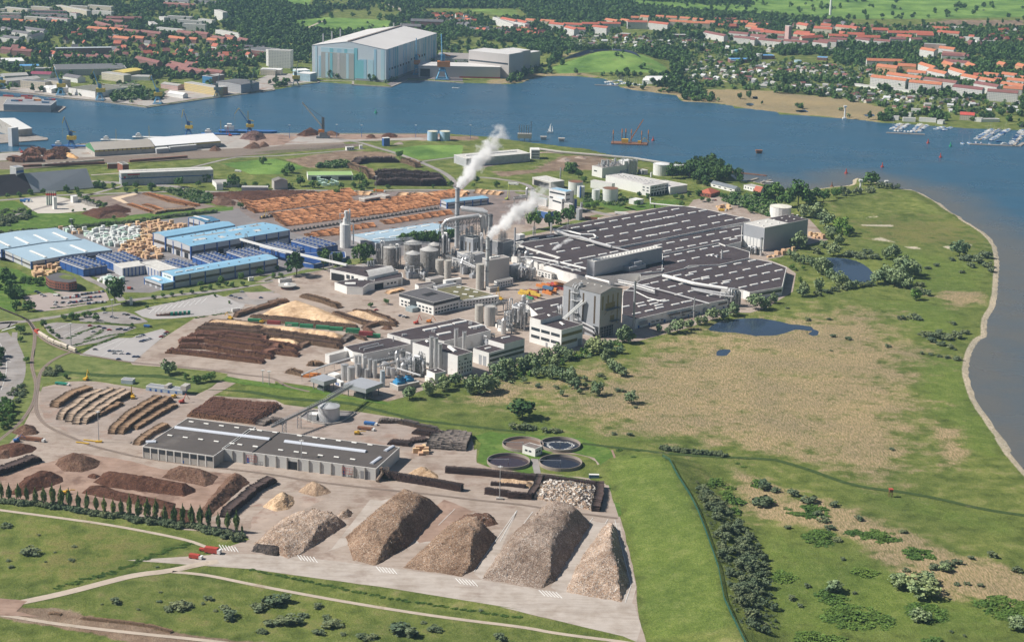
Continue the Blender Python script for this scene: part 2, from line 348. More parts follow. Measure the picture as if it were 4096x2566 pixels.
def build_land():
 mm,t,b=newmat('meadow');gm=nd(t,'ShaderNodeNewGeometry',name='GEO')
 A1=nd(t,'ShaderNodeAttribute',attribute_name='cov1');A2=nd(t,'ShaderNodeAttribute',attribute_name='cov2');A3=nd(t,'ShaderNodeAttribute',attribute_name='cov3')
 S1=nd(t,'ShaderNodeSeparateColor');S2=nd(t,'ShaderNodeSeparateColor');S3=nd(t,'ShaderNodeSeparateColor')
 for a,s in((A1,S1),(A2,S2),(A3,S3)):lk(t,a.outputs['Color'],s.inputs[0])
 nb,nm,nf=nz_(t,.012,8,.62),nz_(t,.06,8,.66),nz_(t,.45,6,.7)
 nv=nz_(t,1.0,3,.6,vscale(t,gm.outputs['Position'],(.9,.16,1)))
 c=ramp(t,nm,[(.3,(.066,.092,.026)),(.45,(.118,.155,.040)),(.57,(.170,.200,.060)),(.7,(.27,.25,.12))])
 def lay(c,wt,col,nz,k=.9,e=.1):
  v=mth(t,'ADD',wt,mth(t,'MULTIPLY',mth(t,'SUBTRACT',nz,.5),k));return mixc(t,sstep(t,v,.5-e,.5+e),c,col)
 lush=ramp(t,mixc(t,.6,nf,nz_(t,.09,8,.7)),[(.34,(.080,.122,.028)),(.5,(.130,.182,.042)),(.66,(.205,.24,.08))])
 reed=ramp(t,nv,[(.3,(.15,.15,.065)),(.45,(.26,.22,.12)),(.58,(.37,.285,.18)),(.72,(.47,.36,.245))])
 dry=ramp(t,nf,[(.3,(.11,.135,.04)),(.55,(.18,.175,.065)),(.75,(.27,.235,.12))])
 soil=ramp(t,nm,[(.3,(.15,.105,.075)),(.5,(.24,.175,.13)),(.7,(.34,.27,.21))])
 field=ramp(t,nb,[(.35,(.10,.19,.045)),(.5,(.155,.265,.065)),(.68,(.21,.33,.09))])
 c=lay(c,S1 .outputs[1],lush,nm,1.6,.2)
 c=lay(c,S2 .outputs[2],field,nb,.3,.06)
 c=lay(c,S1 .outputs[2],dry,nm,1.9,.22)
 c=lay(c,S1 .outputs[0],reed,mixc(t,.5,nm,nz_(t,.022,9,.72,vscale(t,gm.outputs['Position'],(.75,1.2,1)))),2.6,.2)
 c=lay(c,S2 .outputs[0],soil,nm,1.0,.08)
 c=lay(c,S2 .outputs[1],ramp(t,nf,[(.3,(.42,.37,.28)),(.7,(.62,.57,.47))]),nf,.9,.08)
 c=lay(c,S3 .outputs[0],ramp(t,nf,[(.3,(.30,.25,.17)),(.7,(.62,.56,.46))]),nf,.25,.06)
 c=mixc(t,1,c,ramp(t,nb,[(.3,(.78,.80,.82)),(.7,(1.18,1.12,1.05))]),'MULTIPLY')
 c=mixc(t,1,c,ramp(t,nz_(t,1.3,3,.6),[(.32,(.62,.66,.6)),(.68,(1.32,1.28,1.3))]),'MULTIPLY')
 lk(t,c,b.inputs['Base Color']);si(b,'Roughness',1);si(b,'Specular IOR Level',.05)
 bump(t,b,mth(t,'ADD',nz_(t,.5,6,.7),mth(t,'MULTIPLY',nm,3)),.8,1.0)
 cov={k:[([g(p)for p in q],sf,st)for q,sf,st in v]for k,v in COVER.items()}
 names=['reed','lush','dry','soil','sand','field']
 def grid(name,x0,x1,y0,y1,st,tight=None):
  nx,ny=int((x1-x0)/st)+1,int((y1-y0)/st)+1
  X,Y=np.meshgrid(np.linspace(x0,x1,nx),np.linspace(y0,y1,ny));P=np.stack([X.ravel(),Y.ravel()],1)
  z=surf(P)
  W={}
  for k in names:
   wv=np.zeros(len(P))
   for q,sf,stg in cov[k]:
    Qa=np.array([(v.x,v.y)for v in q]);lo,hi=Qa.min(0)-sf*2,Qa.max(0)+sf*2
    kk=(P[:,0]>lo[0])&(P[:,0]<hi[0])&(P[:,1]>lo[1])&(P[:,1]<hi[1])
    if kk.any():wv[kk]=np.maximum(wv[kk],stg*np.clip(.5-sdist(P[kk],q)/(2*sf),0,1))
   W[k]=wv
  d,s,_=ldist(P,gl('d4',NEAR.split(' b3:')[0],-.9));beach=np.clip(1-d/13,0,1)
  i=np.arange(nx*ny).reshape(ny,nx);f=np.stack([i[:-1,:-1].ravel(),i[:-1,1:].ravel(),i[1:,1:].ravel(),i[1:,:-1].ravel()],1)
  if tight:f=f[~((P[f,1].min(1)>=tight[1]-1e-3)&(P[f,1].max(1)<=tight[3]+1e-3)&(P[f,0].min(1)>=tight[0]-1e-3)&(P[f,0].max(1)<=tight[2]+1e-3))]
  me=npmesh(name,np.column_stack([P,z]),f,mm,smooth=True)
  for an,ks in(('cov1',('reed','lush','dry')),('cov2',('soil','sand','field')),('cov3',('beach',None,None))):
   at=me.color_attributes.new(an,'FLOAT_COLOR','POINT');c4=np.ones((len(P),4),np.float32)
   for j,k in en(ks):c4[:,j]=beach if k=='beach' else(W[k]if k else 0)
   at.data.foreach_set('color',c4 .ravel())
  kind(link(name,me),'structure')
 grid('ground',-640,960,700,2240,5)
 grid('terrain',-1600,2200,2240,4880,10)
 grid('fields',-6000,6400,4880,14880,80)
 for nm_,a in(('ground',(-6000,-1600,2240,4880)),('ground',(2200,6400,2240,4880)),('ground',(-6000,-640,0,2240)),('ground',(960,6400,0,2240)),('ground',(-640,960,0,700))):
  grid(nm_,*a,80)
build_land()
def build_water():
 def wmat(name,deep,shal,rg=.28,b1=.5):
  mm,t,b=newmat(name);gm=nd(t,'ShaderNodeNewGeometry',name='GEO');at=nd(t,'ShaderNodeAttribute',attribute_name='shoal');P=gm.outputs['Position']
  n1=nz_(t,.004,6,.6);n2=nz_(t,.02,5,.6,vscale(t,P,(.35,1.3,1)))
  s=nd(t,'ShaderNodeSeparateColor');lk(t,at.outputs['Color'],s.inputs[0])
  dc=mixc(t,n2,tuple(q*.75 for q in deep),tuple(q*1.3 for q in deep))
  w_=mth(t,'MULTIPLY_ADD',mth(t,'SUBTRACT',nz_(t,.02,6,.65),.5),.9,s.outputs[0],clamp=True)
  c=mixc(t,w_,dc,shal);lk(t,c,b.inputs['Base Color'])
  lk(t,mth(t,'MULTIPLY_ADD',n1,.2,rg-.1),b.inputs['Roughness']);si(b,'IOR',1.33)
  bp=nd(t,'ShaderNodeBump');si(bp,'Strength',b1);si(bp,'Distance',.6)
  h=mth(t,'ADD',nz_(t,.35,5,.7,vscale(t,P,(.6,1,1))),mth(t,'MULTIPLY',nz_(t,.07,3),.5))
  lk(t,h,bp.inputs['Height']);lk(t,bp.outputs[0],b.inputs['Normal']);return mm
 mm=wmat('sea_water',(.026,.088,.150),(.115,.112,.102))
 co=gl('d4',NEAR.split(' b3:')[0],-.9)
 V=[];F=[];S=[]
 for x0,x1,y0,y1,st in((-900,1600,900,4300,25),):
  nx,ny=int((x1-x0)/st)+1,int((y1-y0)/st)+1
  X,Y=np.meshgrid(np.linspace(x0,x1,nx),np.linspace(y0,y1,ny));P=np.stack([X.ravel(),Y.ravel()],1)
  d,s,t_=ldist(P,co);sh=np.clip(1-d/np.where(P[:,1]>2100,90,210),0,1)**.8
  i=np.arange(nx*ny).reshape(ny,nx);f=np.stack([i[:-1,:-1].ravel(),i[:-1,1:].ravel(),i[1:,1:].ravel(),i[1:,:-1].ravel()],1)
  cen=P[f].mean(1);dd=sdist(cen,SEA);f=f[dd<40]
  me=npmesh('sea',np.column_stack([P,np.full(len(P),-.9)]),f,mm)
  at=me.color_attributes.new('shoal','FLOAT_COLOR','POINT');c4=np.ones((len(P),4),np.float32);c4[:,0]=sh;at.data.foreach_set('color',c4 .ravel())
  kind(link('sea',me),'structure')
 for x0,x1,y0,y1 in((1600,6000,900,4300),(-5000,-900,1500,4300)):
  me=npmesh('sea',np.array([(x0,y0,-.9),(x1,y0,-.9),(x1,y1,-.9),(x0,y1,-.9)],float),np.array([[0,1,2,3]]),mm);kind(link('sea',me),'structure')
 pm=wmat('pond_water',(.03,.05,.085),(.08,.07,.06),.12,.1)
 for q in PONDW:
  poly=rough([VV(v[:2])for v in q],.6,6);ax=sum((p.x for p in poly))/len(poly);ay=sum((p.y for p in poly))/len(poly)
  poly=[VV((ax+(p.x-ax)*1.01,ay+(p.y-ay)*1.01))for p in poly]
  kind(link('pond_water',sheet_mesh('pond_water',poly,-.9,pm)),'structure')
build_water()
conc=mat('yard_concrete',(.345,.29,.25),.9,.10,.03,streak=1,stain=((.255,.195,.16),.025,.52))
concl=mat('pale_concrete',(.41,.37,.335),.9,.07,.05,streak=1,stain=((.34,.295,.265),.02,.56))
asph=mat('grey_asphalt',(.27,.255,.25),.9,.12,.04,streak=1,stain=((.34,.31,.29),.02,.55))
asphd=mat('dark_asphalt',(.19,.175,.175),.9,.12,.05,stain=((.26,.235,.22),.03,.55))
dirt=mat('packed_dirt',(.36,.285,.235),.95,.2,.05,stain=((.27,.18,.14),.03,.5),bmp=.3)
barks=mat('bark_strewn_ground',(.30,.21,.165),.95,.2,.04,streak=1,stain=((.19,.12,.09),.03,.52),bmp=.3)
trackm=mat('sandy_track',(.44,.37,.30),.95,.15,.1,stain=((.33,.27,.2),.06,.55))
white=mat('road_paint',(.72,.72,.7),.8,.1,1)
lawn=mat('mown_grass',(.12,.17,.045),1,.3,.1,col2=(.20,.225,.08),spec=.05,stain=((.24,.225,.10),.03,.56),bmp=.4)
lawng=mat('green_verge',(.085,.15,.03),1,.35,.2,spec=.05,stain=((.14,.2,.05),.06,.5),bmp=.5)
reedg=mat('ditch_reed',(.055,.085,.028),1,.35,.3,spec=.05,stain=((.16,.14,.08),.08,.6),bmp=.6)
sandm=mat('dusty_sand',(.50,.46,.41),.95,.12,.06,stain=((.42,.36,.3),.04,.55))
Z=.06
sht('yard_paving',gl('c2',"-460,-330 0,-420 400,-460 b2:1800,560 2414,430 b3:500,560 900,600 1300,560 1650,540 1700,480 2000,440 2120,545 2300,610 2414,640 b4:180,640 380,600 420,650 520,650 560,690 685,835 500,880 390,935 270,985 150,1005 320,1070 405,1130 378,1290 ""c4:140,160 0,200 c3:2060,195 1600,345 1200,450 860,455 780,520 600,545 240,625 80,690 c2:2200,720 2000,760 1760,800 1640,830 1510,880 1340,940 1210,975 900,930 520,840 0,768 c1:2000,735 1900,715 1540,680 1165,655 1150,640 1270,520 1480,390 1700,250 1870,180 2100,110 2414,20"),Z,conc)
sht('yard_paving',gl('d1',"-300,170 0,170 150,120 c1:0,1345 180,1245 300,1010 330,905 375,850 600,800 840,800 1250,862 1720,918 1860,850 2010,730 2414,700 2414,850 2200,800 2120,790 1870,925 2414,962 ""c2:300,1003 520,1033 930,1064 1290,1118 1500,1175 1700,1232 1950,1275 1965,1405 d2:1660,100 1660,200 1745,232 2014,275 d3:300,275 700,320 735,260 700,190 645,160 560,140 380,130 370,118 560,132 690,160 770,240 830,400 880,600 950,860 1000,1100 1005,1240 1035,1400 1070,1512 1000,1512 900,1470 600,1400 0,1255 d2:2014,1280 1000,1115 0,978 d1:2014,998 1600,935 1480,922 1560,860 1620,830 1830,760 1780,735 1330,690 1290,640 900,590 500,540 0,490 -300,430"),Z+.03,conc,.5,9)
sht('yard_paving',gl('d2',"-900,915 -200,870 0,870 350,890 700,930 1100,980 1700,1060 2014,1110 d3:300,1130 900,1180 985,1240 1035,1400 1000,1512 900,1470 600,1400 0,1255 d2:2014,1280 1000,1115 0,978"),Z+.06,concl)
for s in("d2:600,830 880,470 960,480 1120,430 820,770 560,850","d2:1640,1010 1960,560 d3:130,540 90,640 0,850 d2:1900,930 1700,1060","d3:370,1110 660,620 740,640 870,640 870,620 1000,1110 960,1250 440,1160","d2:1200,790 1500,520 1560,560 1350,790"):
 sht('concrete_lane',gl('d2',s),Z+.05,concl)
sht('soil_area',gl('d2',"1180,700 1420,470 1640,560 1480,640 1400,760 1240,790"),Z+.09,barks,.8,5)
sht('soil_area',gl('d1',"-100,240 150,220 350,200 600,130 900,180 1200,250 1700,280 1640,560 1400,680 1290,610 900,570 400,500 0,460 -100,440"),Z+.09,barks,1.2,6)
sht('soil_area',gl('d2',"0,520 300,440 560,460 300,600 150,700 0,690 d1:1850,600 1960,520"),Z+.08,dirt,1,5)
sht('soil_area',gl('c1',"360,860 900,830 1250,880 1800,960 1600,1180 1150,1330 700,1280 400,1160 340,1000"),Z+.07,mat('log_yard_gravel',(.31,.26,.23),.95,.12,.04,streak=1,stain=((.30,.22,.18),.02,.53)),1,8)
sht('soil_area',gl('c2',"0,1000 900,1080 1290,1130 1900,1290 1900,1405 1350,1405 0,1240"),Z+.07,mat('log_yard_gravel'),1,8)
sht('timber_yard_paving',gl('b1',"-300,1050 0,1010 0,900 500,720 760,770 900,720 1350,650 1600,620 1820,600 2050,560 2414,520 b2:420,480 900,430 1250,405 1800,400 2200,400 2414,440 2414,620 2000,640 1700,900 1200,1000 850,1010 500,1090 60,1200 0,1215 b1:2414,1160 1500,1300 1000,1290 900,1180 700,1110 300,1060 0,960"),Z+.02,asphd,0)
sht('log_yard_ground',gl('b2',"-100,560 420,480 900,430 1250,405 1900,400 2300,400 2414,470 2414,700 1900,700 1650,640 1000,770 700,860 440,790 0,640"),Z+.05,mat('dark_yard_ground',(.20,.165,.155),.95,.2,.05,streak=1,stain=((.29,.2,.15),.04,.55)),1,8)
sht('soil_area',gl('b1',"770,460 1180,420 1260,415 1500,440 1720,500 1900,540 1500,600 1330,610 900,640 720,600 940,545"),Z+.02,mat('dark_lot',(.22,.17,.14),.95,.2,.05,stain=((.16,.11,.09),.04,.5)),1,6)
sht('soil_area',gl('b1',"1880,440 2200,430 2414,410 b2:0,400 500,400 640,430 500,490 100,500 b1:2300,540 2050,560 1850,490"),Z+.02,mat('dark_lot'),1.2,6)
sht('gravel_lot',gl('b1',"180,480 440,440 600,470 830,520 890,560 640,590 420,605 330,600 210,520"),Z+.03,sandm,.8,6)
sht('sandy_strip',gl('b1',"975,465 1180,420 1210,432 1060,470 1130,510 1090,512"),Z+.06,mat('pale_sand',(.62,.48,.33)),.5,4)
def rd(f,s,wd,m_=asph,z=Z+.10,name='road',sm=2):return road(name,gl(f,s),wd,z,m_,sm)
rd('b1',"-60,490 200,470 500,440 780,435 1250,415 1700,405 2000,415 2414,398 b2:0,398 600,398 1000,405 1400,392 1820,398 2300,400 b3:300,410 700,560 1000,620",8)
rd('b2',"1820,395 1790,310 1700,240 1500,150 1280,70 1100,20 a2:1000,1260 900,1240 600,1200 300,1185",8)
rd('b2',"1480,150 1620,130 1800,108 b1:4100,95",6)
rd('b2',"1900,215 2100,180 2414,130 b3:200,90 400,60 560,75",9,dirt)
rd('b2',"1830,400 1900,330 1960,270 2414,330 b3:300,400",8)
rd('b1',"-60,660 0,650 b2:-200,110 0,105 300,92 700,60 1000,35",6)
rd('b1',"800,265 1000,250 1300,235",5,concl)
rd('b1',"780,320 1000,330 1500,360 1640,380",14,asph,Z+.09)
rd('c1',"-80,300 0,285 240,275 480,235 700,190 900,150 1130,95 b1:1200,1355 1600,1310 2000,1270 2414,1190 b2:100,1190 300,1150 500,1120 800,1040 1000,1020",9)
rd('c1',"1100,120 1040,60 b1:1000,1290 900,1230 760,1170 690,1100 500,1080",8)
rd('c1',"-40,380 20,450 70,560 95,680 70,800 20,910 -60,1060",22,asph)
rd('c1',"-60,330 60,300 120,305",20,asph)
rd('c1',"130,370 125,450 180,560 205,660 190,790 130,870 60,960",5,asph,Z+.12,'footpath')
rd('b2',"1200,1000 1000,1035 b1:3000,1180",7)
sht('parking_lot',gl('b1',"200,1330 500,1285 930,1290 960,1360 c1:900,110 560,165 350,190 280,150 200,60"),Z+.08,mat('reddish_paving',(.34,.285,.26),.9,.12,.05),0)
sht('parking_lot',gl('c1',"380,300 500,282 1150,318 1200,330 1060,385 860,460 640,500 520,440 420,370"),Z+.10,asph)
sht('parking_lot',gl('c1',"700,570 860,470 1040,420 1150,420 1220,395 1420,340 1490,370 1370,460 1170,632 980,605"),Z+.10,mat('pale_asphalt',(.36,.34,.33),.9,.08,.05))
sht('parking_lot',gl('c1',"690,240 800,205 900,190 1100,190 1180,215 1260,250 1300,280 1160,300 800,285 700,275"),Z+.12,asph)
sht('parking_lot',gl('c1',"1180,190 1350,140 1700,70 1890,35 b1:1960,1330 c1:2080,60 2150,120 2130,160 1900,215 1500,250 1340,255 1250,235"),Z+.09,mat('pale_asphalt'))
sht('parking_lot',gl('b1',"1980,1330 2060,1300 2414,1280 b2:200,1300 270,1330 100,1400 b1:2300,1405 2100,1390"),Z+.11,asph)
sht('brick_paving',gl('b2',"-50,1290 250,1300 280,1330 150,1360 0,1350"),Z+.16,mat('reddish_paving'))
sht('grass_verge',gl('c1',"160,340 230,320 290,340 320,420 280,560 290,700 330,830 300,960 180,1240 20,1405 -300,1500 -300,1400 0,1290 140,1130 200,1010 100,960 190,870 230,700 200,560 145,440"),Z+.07,lawn)
sht('grass_verge',gl('c1',"335,430 480,520 610,550 480,620 400,680 330,740 305,720 295,560"),Z+.12,lawn)
sht('grass_verge',gl('c1',"620,555 800,590 1150,655 1540,700 1900,735 2005,750 1860,840 1700,905 1300,860 1100,835 850,790 600,795 380,825 355,900 340,760 420,650"),Z+.12,lawn)
sht('grass_verge',gl('c1',"140,210 500,180 660,150 1100,90 1130,100 900,145 500,225 330,245 200,265 0,275 -60,280 -60,130 0,150"),Z+.12,lawn)
sht('grass_verge',gl('b1',"0,1070 150,1090 280,1160 400,1170 470,1290 560,1320 350,1280 200,1320 150,1400 c1:130,200 0,150 -200,100 b1:-200,1050"),Z+.10,lawng)
sht('grass_verge',gl('b1',"640,1240 850,1280 880,1260 700,1170 660,1190"),Z+.10,lawn)
sht('grass_verge',gl('b1',"1230,1320 1600,1230 2000,1190 2414,1130 b2:60,1200 500,1090 700,1080 850,1000 1080,990 1080,1030 900,1050 500,1120 0,1210 b1:2414,1200 2000,1260 1600,1300 1200,1340"),Z+.12,lawn)
sht('grass_verge',gl('b3',"150,780 500,700 850,610 920,620 850,640 500,740 150,810"),Z+.12,lawn)
sht('grass_verge',gl('b3',"720,470 900,480 1200,570 1050,585 900,540 720,520"),Z+.12,lawng)
sht('grass_verge',gl('b3',"1080,550 1300,500 1550,470 1600,500 1450,540 1200,580"),Z+.12,lawng)
sht('grass_verge',gl('b1',"0,500 130,490 330,600 640,600 850,650 1300,600 1800,560 2050,540 2050,570 1500,625 900,720 0,780 -300,820 -300,500"),Z+.05,lawng,1,8)
sht('reed_ditch',gl('b1',"0,760 500,735 900,690 1500,620 1900,585 1900,600 1500,645 900,715 500,748 0,790"),Z+.09,reedg,.6,5)
sht('reed_ditch',gl('c2',"-440,870 0,880 300,935 700,965 900,985 1200,1060 1500,1135 2414,1240 2414,1258 1500,1155 1200,1085 900,1010 700,990 300,960 0,905 c1:1980,880"),Z+.12,reedg,.8,5)
sht('reed_ditch',gl('c1',"480,700 700,720 1000,740 1400,740 1700,800 1900,810 1700,820 1500,780 1300,765 900,765 640,735 500,760"),Z+.16,reedg,.6,5)
sht('dyke_grass',gl('c2',"-440,720 0,790 300,830 530,855 900,945 1210,985 1230,1010 900,960 600,905 300,870 0,835 -300,790"),Z+.10,lawng,.6,6)
sht('grass_verge',gl('d2',"1665,190 1690,60 1640,0 c2:1960,1285 2100,1240 2414,1290 d3:0,-15 600,20 800,100 880,200 940,420 960,500 870,600 800,380 760,250 690,165 560,135 450,110 410,120 330,140 280,180 290,280 500,300 720,340 700,340 280,300 0,260 d2:2014,270 1750,230"),Z+.10,lawng)
sht('footpath',gl('d3',"225,170 280,175 300,285 250,280"),Z+.13,asph)
def htrack(f,s,wd,z=Z+.14,m_=trackm):return rd(f,s,wd,m_,z,'dirt_track',2)
htrack('d1',"-100,535 0,548 400,600 800,655 1200,730 1400,775 1500,815 1600,845",3.4)
htrack('d1',"-200,1230 0,1250 200,1215 500,1150 800,1070 1000,1020 1240,995 1480,940 1600,925",7)
htrack('d1',"-200,1290 0,1312 400,1380 900,1440 1500,1500 1800,1540",3.6)
htrack('d1',"1260,1000 1450,1015 1600,1040 d2:0,1090 500,1185 1000,1270 1500,1345 2014,1405 d3:400,1450 900,1512 1000,1530",3.6)
sht('dirt_track',gl('d1',"-100,1185 60,1200 200,1215 120,1290 300,1330 0,1320 -100,1300"),Z+.18,barks,.6,5)
htrack('d3',"820,110 860,220 900,400 940,480 930,510",1.6,Z+.3,barks)
_d="600,60 800,85 1000,108 1300,142 1640,160 2014,178 d4:200,185 380,235 560,300 700,350 880,390 1100,412 1400,468 1700,543 2100,600"
htrack('d3',_d,5,Z+.2,reedg)
railm=mat('rail_ballast',(.22,.165,.13),.95,.15,.1);steel=mat('rail_steel',(.34,.30,.27),.5,.1,1,metal=.4)
def rail(f,s,z=Z+.12,sm=2,n=1):
 L=smooth(gl(f,s),sm)if sm else[VV(p[:2])for p in gl(f,s)]
 k=M();rb(k,L,3.2,z);
 for o in(-.75,.75):rb(k,L,.22,z+.18,1,o)
 return kind(pt('railway_track',k,[railm,steel]),'structure')
rail('c1',"-60,130 100,200 230,250 290,310 330,390 400,450 500,500 620,545 800,575 1000,610 1200,640 1500,665 1900,705 2100,740 2414,770 c2:300,840 520,890")
rail('c1',"230,250 290,330 310,400 290,560 275,640 290,720 320,820 310,920 290,1000 200,1140 80,1250 0,1310 -80,1370")
rail('c1',"620,545 500,590 400,660 345,740 330,860 310,980 320,1080 380,1170 500,1240 650,1300 780,1360 d1:800,110 1000,160 1400,215 1700,250 2014,290 d2:400,330 800,380 1300,430 1700,480 2014,510 d3:400,550 860,608",Z+.16)
sht('railway_ballast',gl('a1',"-300,1440 500,1390 1150,1365 1900,1310 2414,1285 a2:300,1270 800,1250 840,1262 600,1300 200,1320 0,1340 b1:2414,70 2000,105 1100,150 500,185 200,215 0,215 -300,230"),Z+.04,mat('ballast_field',(.23,.18,.14),.95,.15,.06,stain=((.17,.2,.09),.03,.58)))
for i in rg_(9):
 a=i/8
 pts=[(a1_*(1-a)+b1_*a,c1_*(1-a)+d1_*a)for a1_,b1_,c1_,d1_ in((0,0,(1412),(1480)),(1150,1100,1372,1425),(1900,1950,1318,1385),(2414,2414,1290,1345),(2900,2850,1270,1310),(3150,3200,1262,1280))]
 L=[g(px('a1',*p))for p in pts];k=M();rb(k,L,2.6,Z+.10)
 for o in(-.75,.75):rb(k,L,.3,Z+.2,1,o)
 kind(pt('railway_track',k,[railm,steel]),'structure')
quay=mat('quay_wall',(.30,.27,.24),.9,.25,.4,stain=((.12,.11,.10),.1,.55));apron=mat('quay_apron',(.36,.33,.30),.9,.15,.05,stain=((.28,.2,.16),.03,.52))
def quaywall(f,s,wd=3,h=1.0,name='quay_wall'):
 L=gl(f,s);k=M()
 for a,b in zip(L[:-1],L[1:]):
  d=(b-a).normalized();nn=VV((-d.y,d.x,0))*wd;a2,b2=a-d*.8,b+d*.8
  k.prism([a2,b2,b2+nn,a2+nn],-4.5,h-.7)
 return kind(pt(name,k,quay),'structure')
quaywall('a1',"0,797 330,834 560,864 900,894 1290,944 1800,870 2414,792 a2:200,770 610,724")
quaywall('a2',"610,724 610,712 895,712 895,744 1240,764 1390,702 1560,708 1870,730",4)
quaywall('a1',"450,1312 0,1337 -400,1365 "),quaywall('a2',"1750,1173 1200,1171 500,1169 100,1168 a1:2300,1168 1870,1180 1500,1205 700,1262 560,1290 450,1312")
sht('quay_apron',gl('a1',"0,790 330,825 560,855 900,885 1290,932 1800,858 2414,782 a2:200,760 600,712 540,690 400,650 200,640 60,700 0,740 a1:2300,700 2000,760 1600,740 1300,860 1000,830 700,780 500,790 300,770 0,760"),Z+.02,apron)
sht('quay_apron',gl('a2',"1240,755 1390,690 1560,695 1870,718 1860,650 1560,640 1480,610 1200,738"),Z+.03,mat('shipyard_apron',(.17,.15,.15)))
sht('quay_apron',gl('a1',"-300,1375 0,1345 450,1318 700,1270 1940,1178 2414,1172 a2:500,1175 1750,1180 1750,1225 900,1238 500,1280 0,1300 a1:2414,1285 1900,1310 1150,1365 500,1390 0,1412 -300,1440"),Z+.02,apron)
sht('soil_area',gl('a2',"0,1178 1740,1180 1740,1200 900,1225 420,1200 300,1270 0,1290"),Z+.06,barks,1,8)
for f,s,nm in(('a1',"-400,1215 0,1180 300,1190 420,1212 418,1228 0,1258 -400,1285",'pier'),('a1',"-300,880 0,850 330,855 490,930 560,935 580,940 520,985 490,985 0,975 -300,960",'pier')):
 P=gl(f,s);k=M().prism(P,-4,.5);kind(pt(nm,k,quay),'structure')
sht('town_street',gl('a2',"1240,250 1330,180 1360,130 1380,130 1390,180 1300,240"),Z,concl)
rd('a2',"1240,250 1290,215 1345,180 1355,130 1330,80 1230,60 1220,35 1270,10 1330,-10",12,concl,Z+.1,'town_street')
rd('a4',"1990,540 2030,580 2040,630 2000,700",10,asph,Z+.1,'town_street')
rd('a1',"380,470 440,520 430,560 470,600",10,asph,Z+.1,'town_street')
rd('a3',"1785,630 1820,660 a3:1990,720",4,trackm,Z+.1,'dirt_track')
rd('a2',"450,270 560,220 680,170",6,trackm,Z+.12,'dirt_track')
rd('a2',"540,70 560,0",6,trackm,Z+.12,'dirt_track')
def bays(f,a,b,n,dx,dy,wd=.35,z=Z+.2):
 k=M()
 for i in rg_(n):
  t=i/(n-1);p=px(f,a[0]+(b[0]-a[0])*t,a[1]+(b[1]-a[1])*t);q=px(f,a[0]+(b[0]-a[0])*t+dx,a[1]+(b[1]-a[1])*t+dy)
  rb(k,[g(p),g(q)],wd,z)
 return kind(pt('road_markings',k,white),'structure')
bays('c1',(1310,205),(1760,120),10,55,-50,.5)
for a,b,n in(((470,350),(600,298),16),((560,400),(720,320),18),((600,440),(800,335),20),((740,470),(960,360),22),((860,520),(1080,425),22),((880,585),(1120,425),24)):bays('c1',a,b,n,5,3,.5)
bays('c1',(1800,185),(2100,140),10,90,12,.4)
k=M()
for i in rg_(9):
 rb(k,[G2('c1',10+i*9,500+i*16),G2('c1',24+i*9,503+i*16)],.9,Z+.22)
for i in rg_(12):rb(k,[G2('c1',15+i*12,360-i*3.4),G2('c1',28+i*12,350-i*3.4)],.9,Z+.3)
rb(k,smooth(gl('c1',"-20,430 40,540 62,640 50,760 10,880"),2),.35,Z+.23);kind(pt('road_markings',k,white),'structure')
k=M()
for s in("d2:1500,540 1380,660","d2:1955,550 1640,1000","d3:125,550 0,780","d3:240,560 60,800","d3:680,605 640,660","d3:790,615 770,650","d3:840,620 960,1100 915,1230"):rb(k,gl('d2',s),.3,Z+.3)
kind(pt('road_markings',k,white),'structure')
for cx,cy,f in((425,905,'d2'),(1005,990,'d2'),(1592,1078,'d2'),(375,1165,'d3'),(1680,830,'d1')):
 k=M();o=g(px(f,cx,cy));ux=(g(px(f,cx+40,cy+5))-o).normalized();vy=VV((-ux.y,ux.x,0))
 for i in rg_(6):
  p=o+ux*(i*2.2-6);rb(k,[p-vy*4+ux*3,p+vy*4-ux*3],.55,Z+.25)
 kind(pt('hatched_marking',k,white),'structure')
tar=mat('roofing_felt',(.062,.049,.053),.95,.16,.05,stain=((.095,.078,.078),.03,.58),spec=.2)
greyroof=mat('grey_felt',(.165,.155,.145),.95,.15,.06,stain=((.22,.2,.18),.04,.58))
plz=mat('white_panel',(.76,.75,.72),.75,.07,.08,stain=((.60,.57,.53),.06,.56))
gp=mat('grey_cladding',(.37,.385,.41),.5,.06,.06,metal=.1)
gd=mat('dark_grey_cladding',(.27,.28,.30),.55,.08,.06)
bg_=mat('beige_cladding',(.42,.40,.37),.6,.06,.06)
tm_=mat('white_trim',(.72,.71,.68),.6,.08,.3)
gz=mat('dark_window_glass',(.035,.045,.055),.15,.4,.3,spec=.6)
amber=mat('amber_glass',(.20,.16,.055),.3,.4,.25)
skyl=mat('skylight_plastic',(.78,.77,.73),.5,.12,.5)
stl=mat('galvanised_steel',(.46,.47,.48),.42,.15,.4,metal=.35)
sd2=mat('steel_framework',(.17,.18,.19),.6,.25,.5,metal=.2)
alu=mat('aluminium_pipe',(.60,.60,.60),.35,.12,.4,metal=.3)
cw=mat('cast_concrete',(.40,.375,.34),.9,.12,.12,stain=((.25,.23,.2),.15,.55))
red=mat('red_paint',(.42,.06,.04),.5,.15,.5);blue=mat('blue_paint',(.03,.10,.32),.5,.12,.3)
lblue=mat('light_blue_roof',(.235,.44,.60),.5,.10,.04,stain=((.33,.49,.60),.05,.58));pblue=mat('pale_blue_roof',(.35,.47,.56),.5,.07,.03)
yel=mat('yellow_paint',(.62,.38,.03),.5,.12,.5);orange=mat('orange_paint',(.60,.20,.03),.55,.15,.5)
rust=mat('rusty_steel',(.20,.09,.05),.85,.3,.6);brick=mat('red_brick',(.24,.085,.055),.9,.2,.4);dk_=mat('black_opening',(.012,.012,.014),.9,.2,1)
wte=mat('white_paint',(.74,.74,.72),.5,.05,.4)
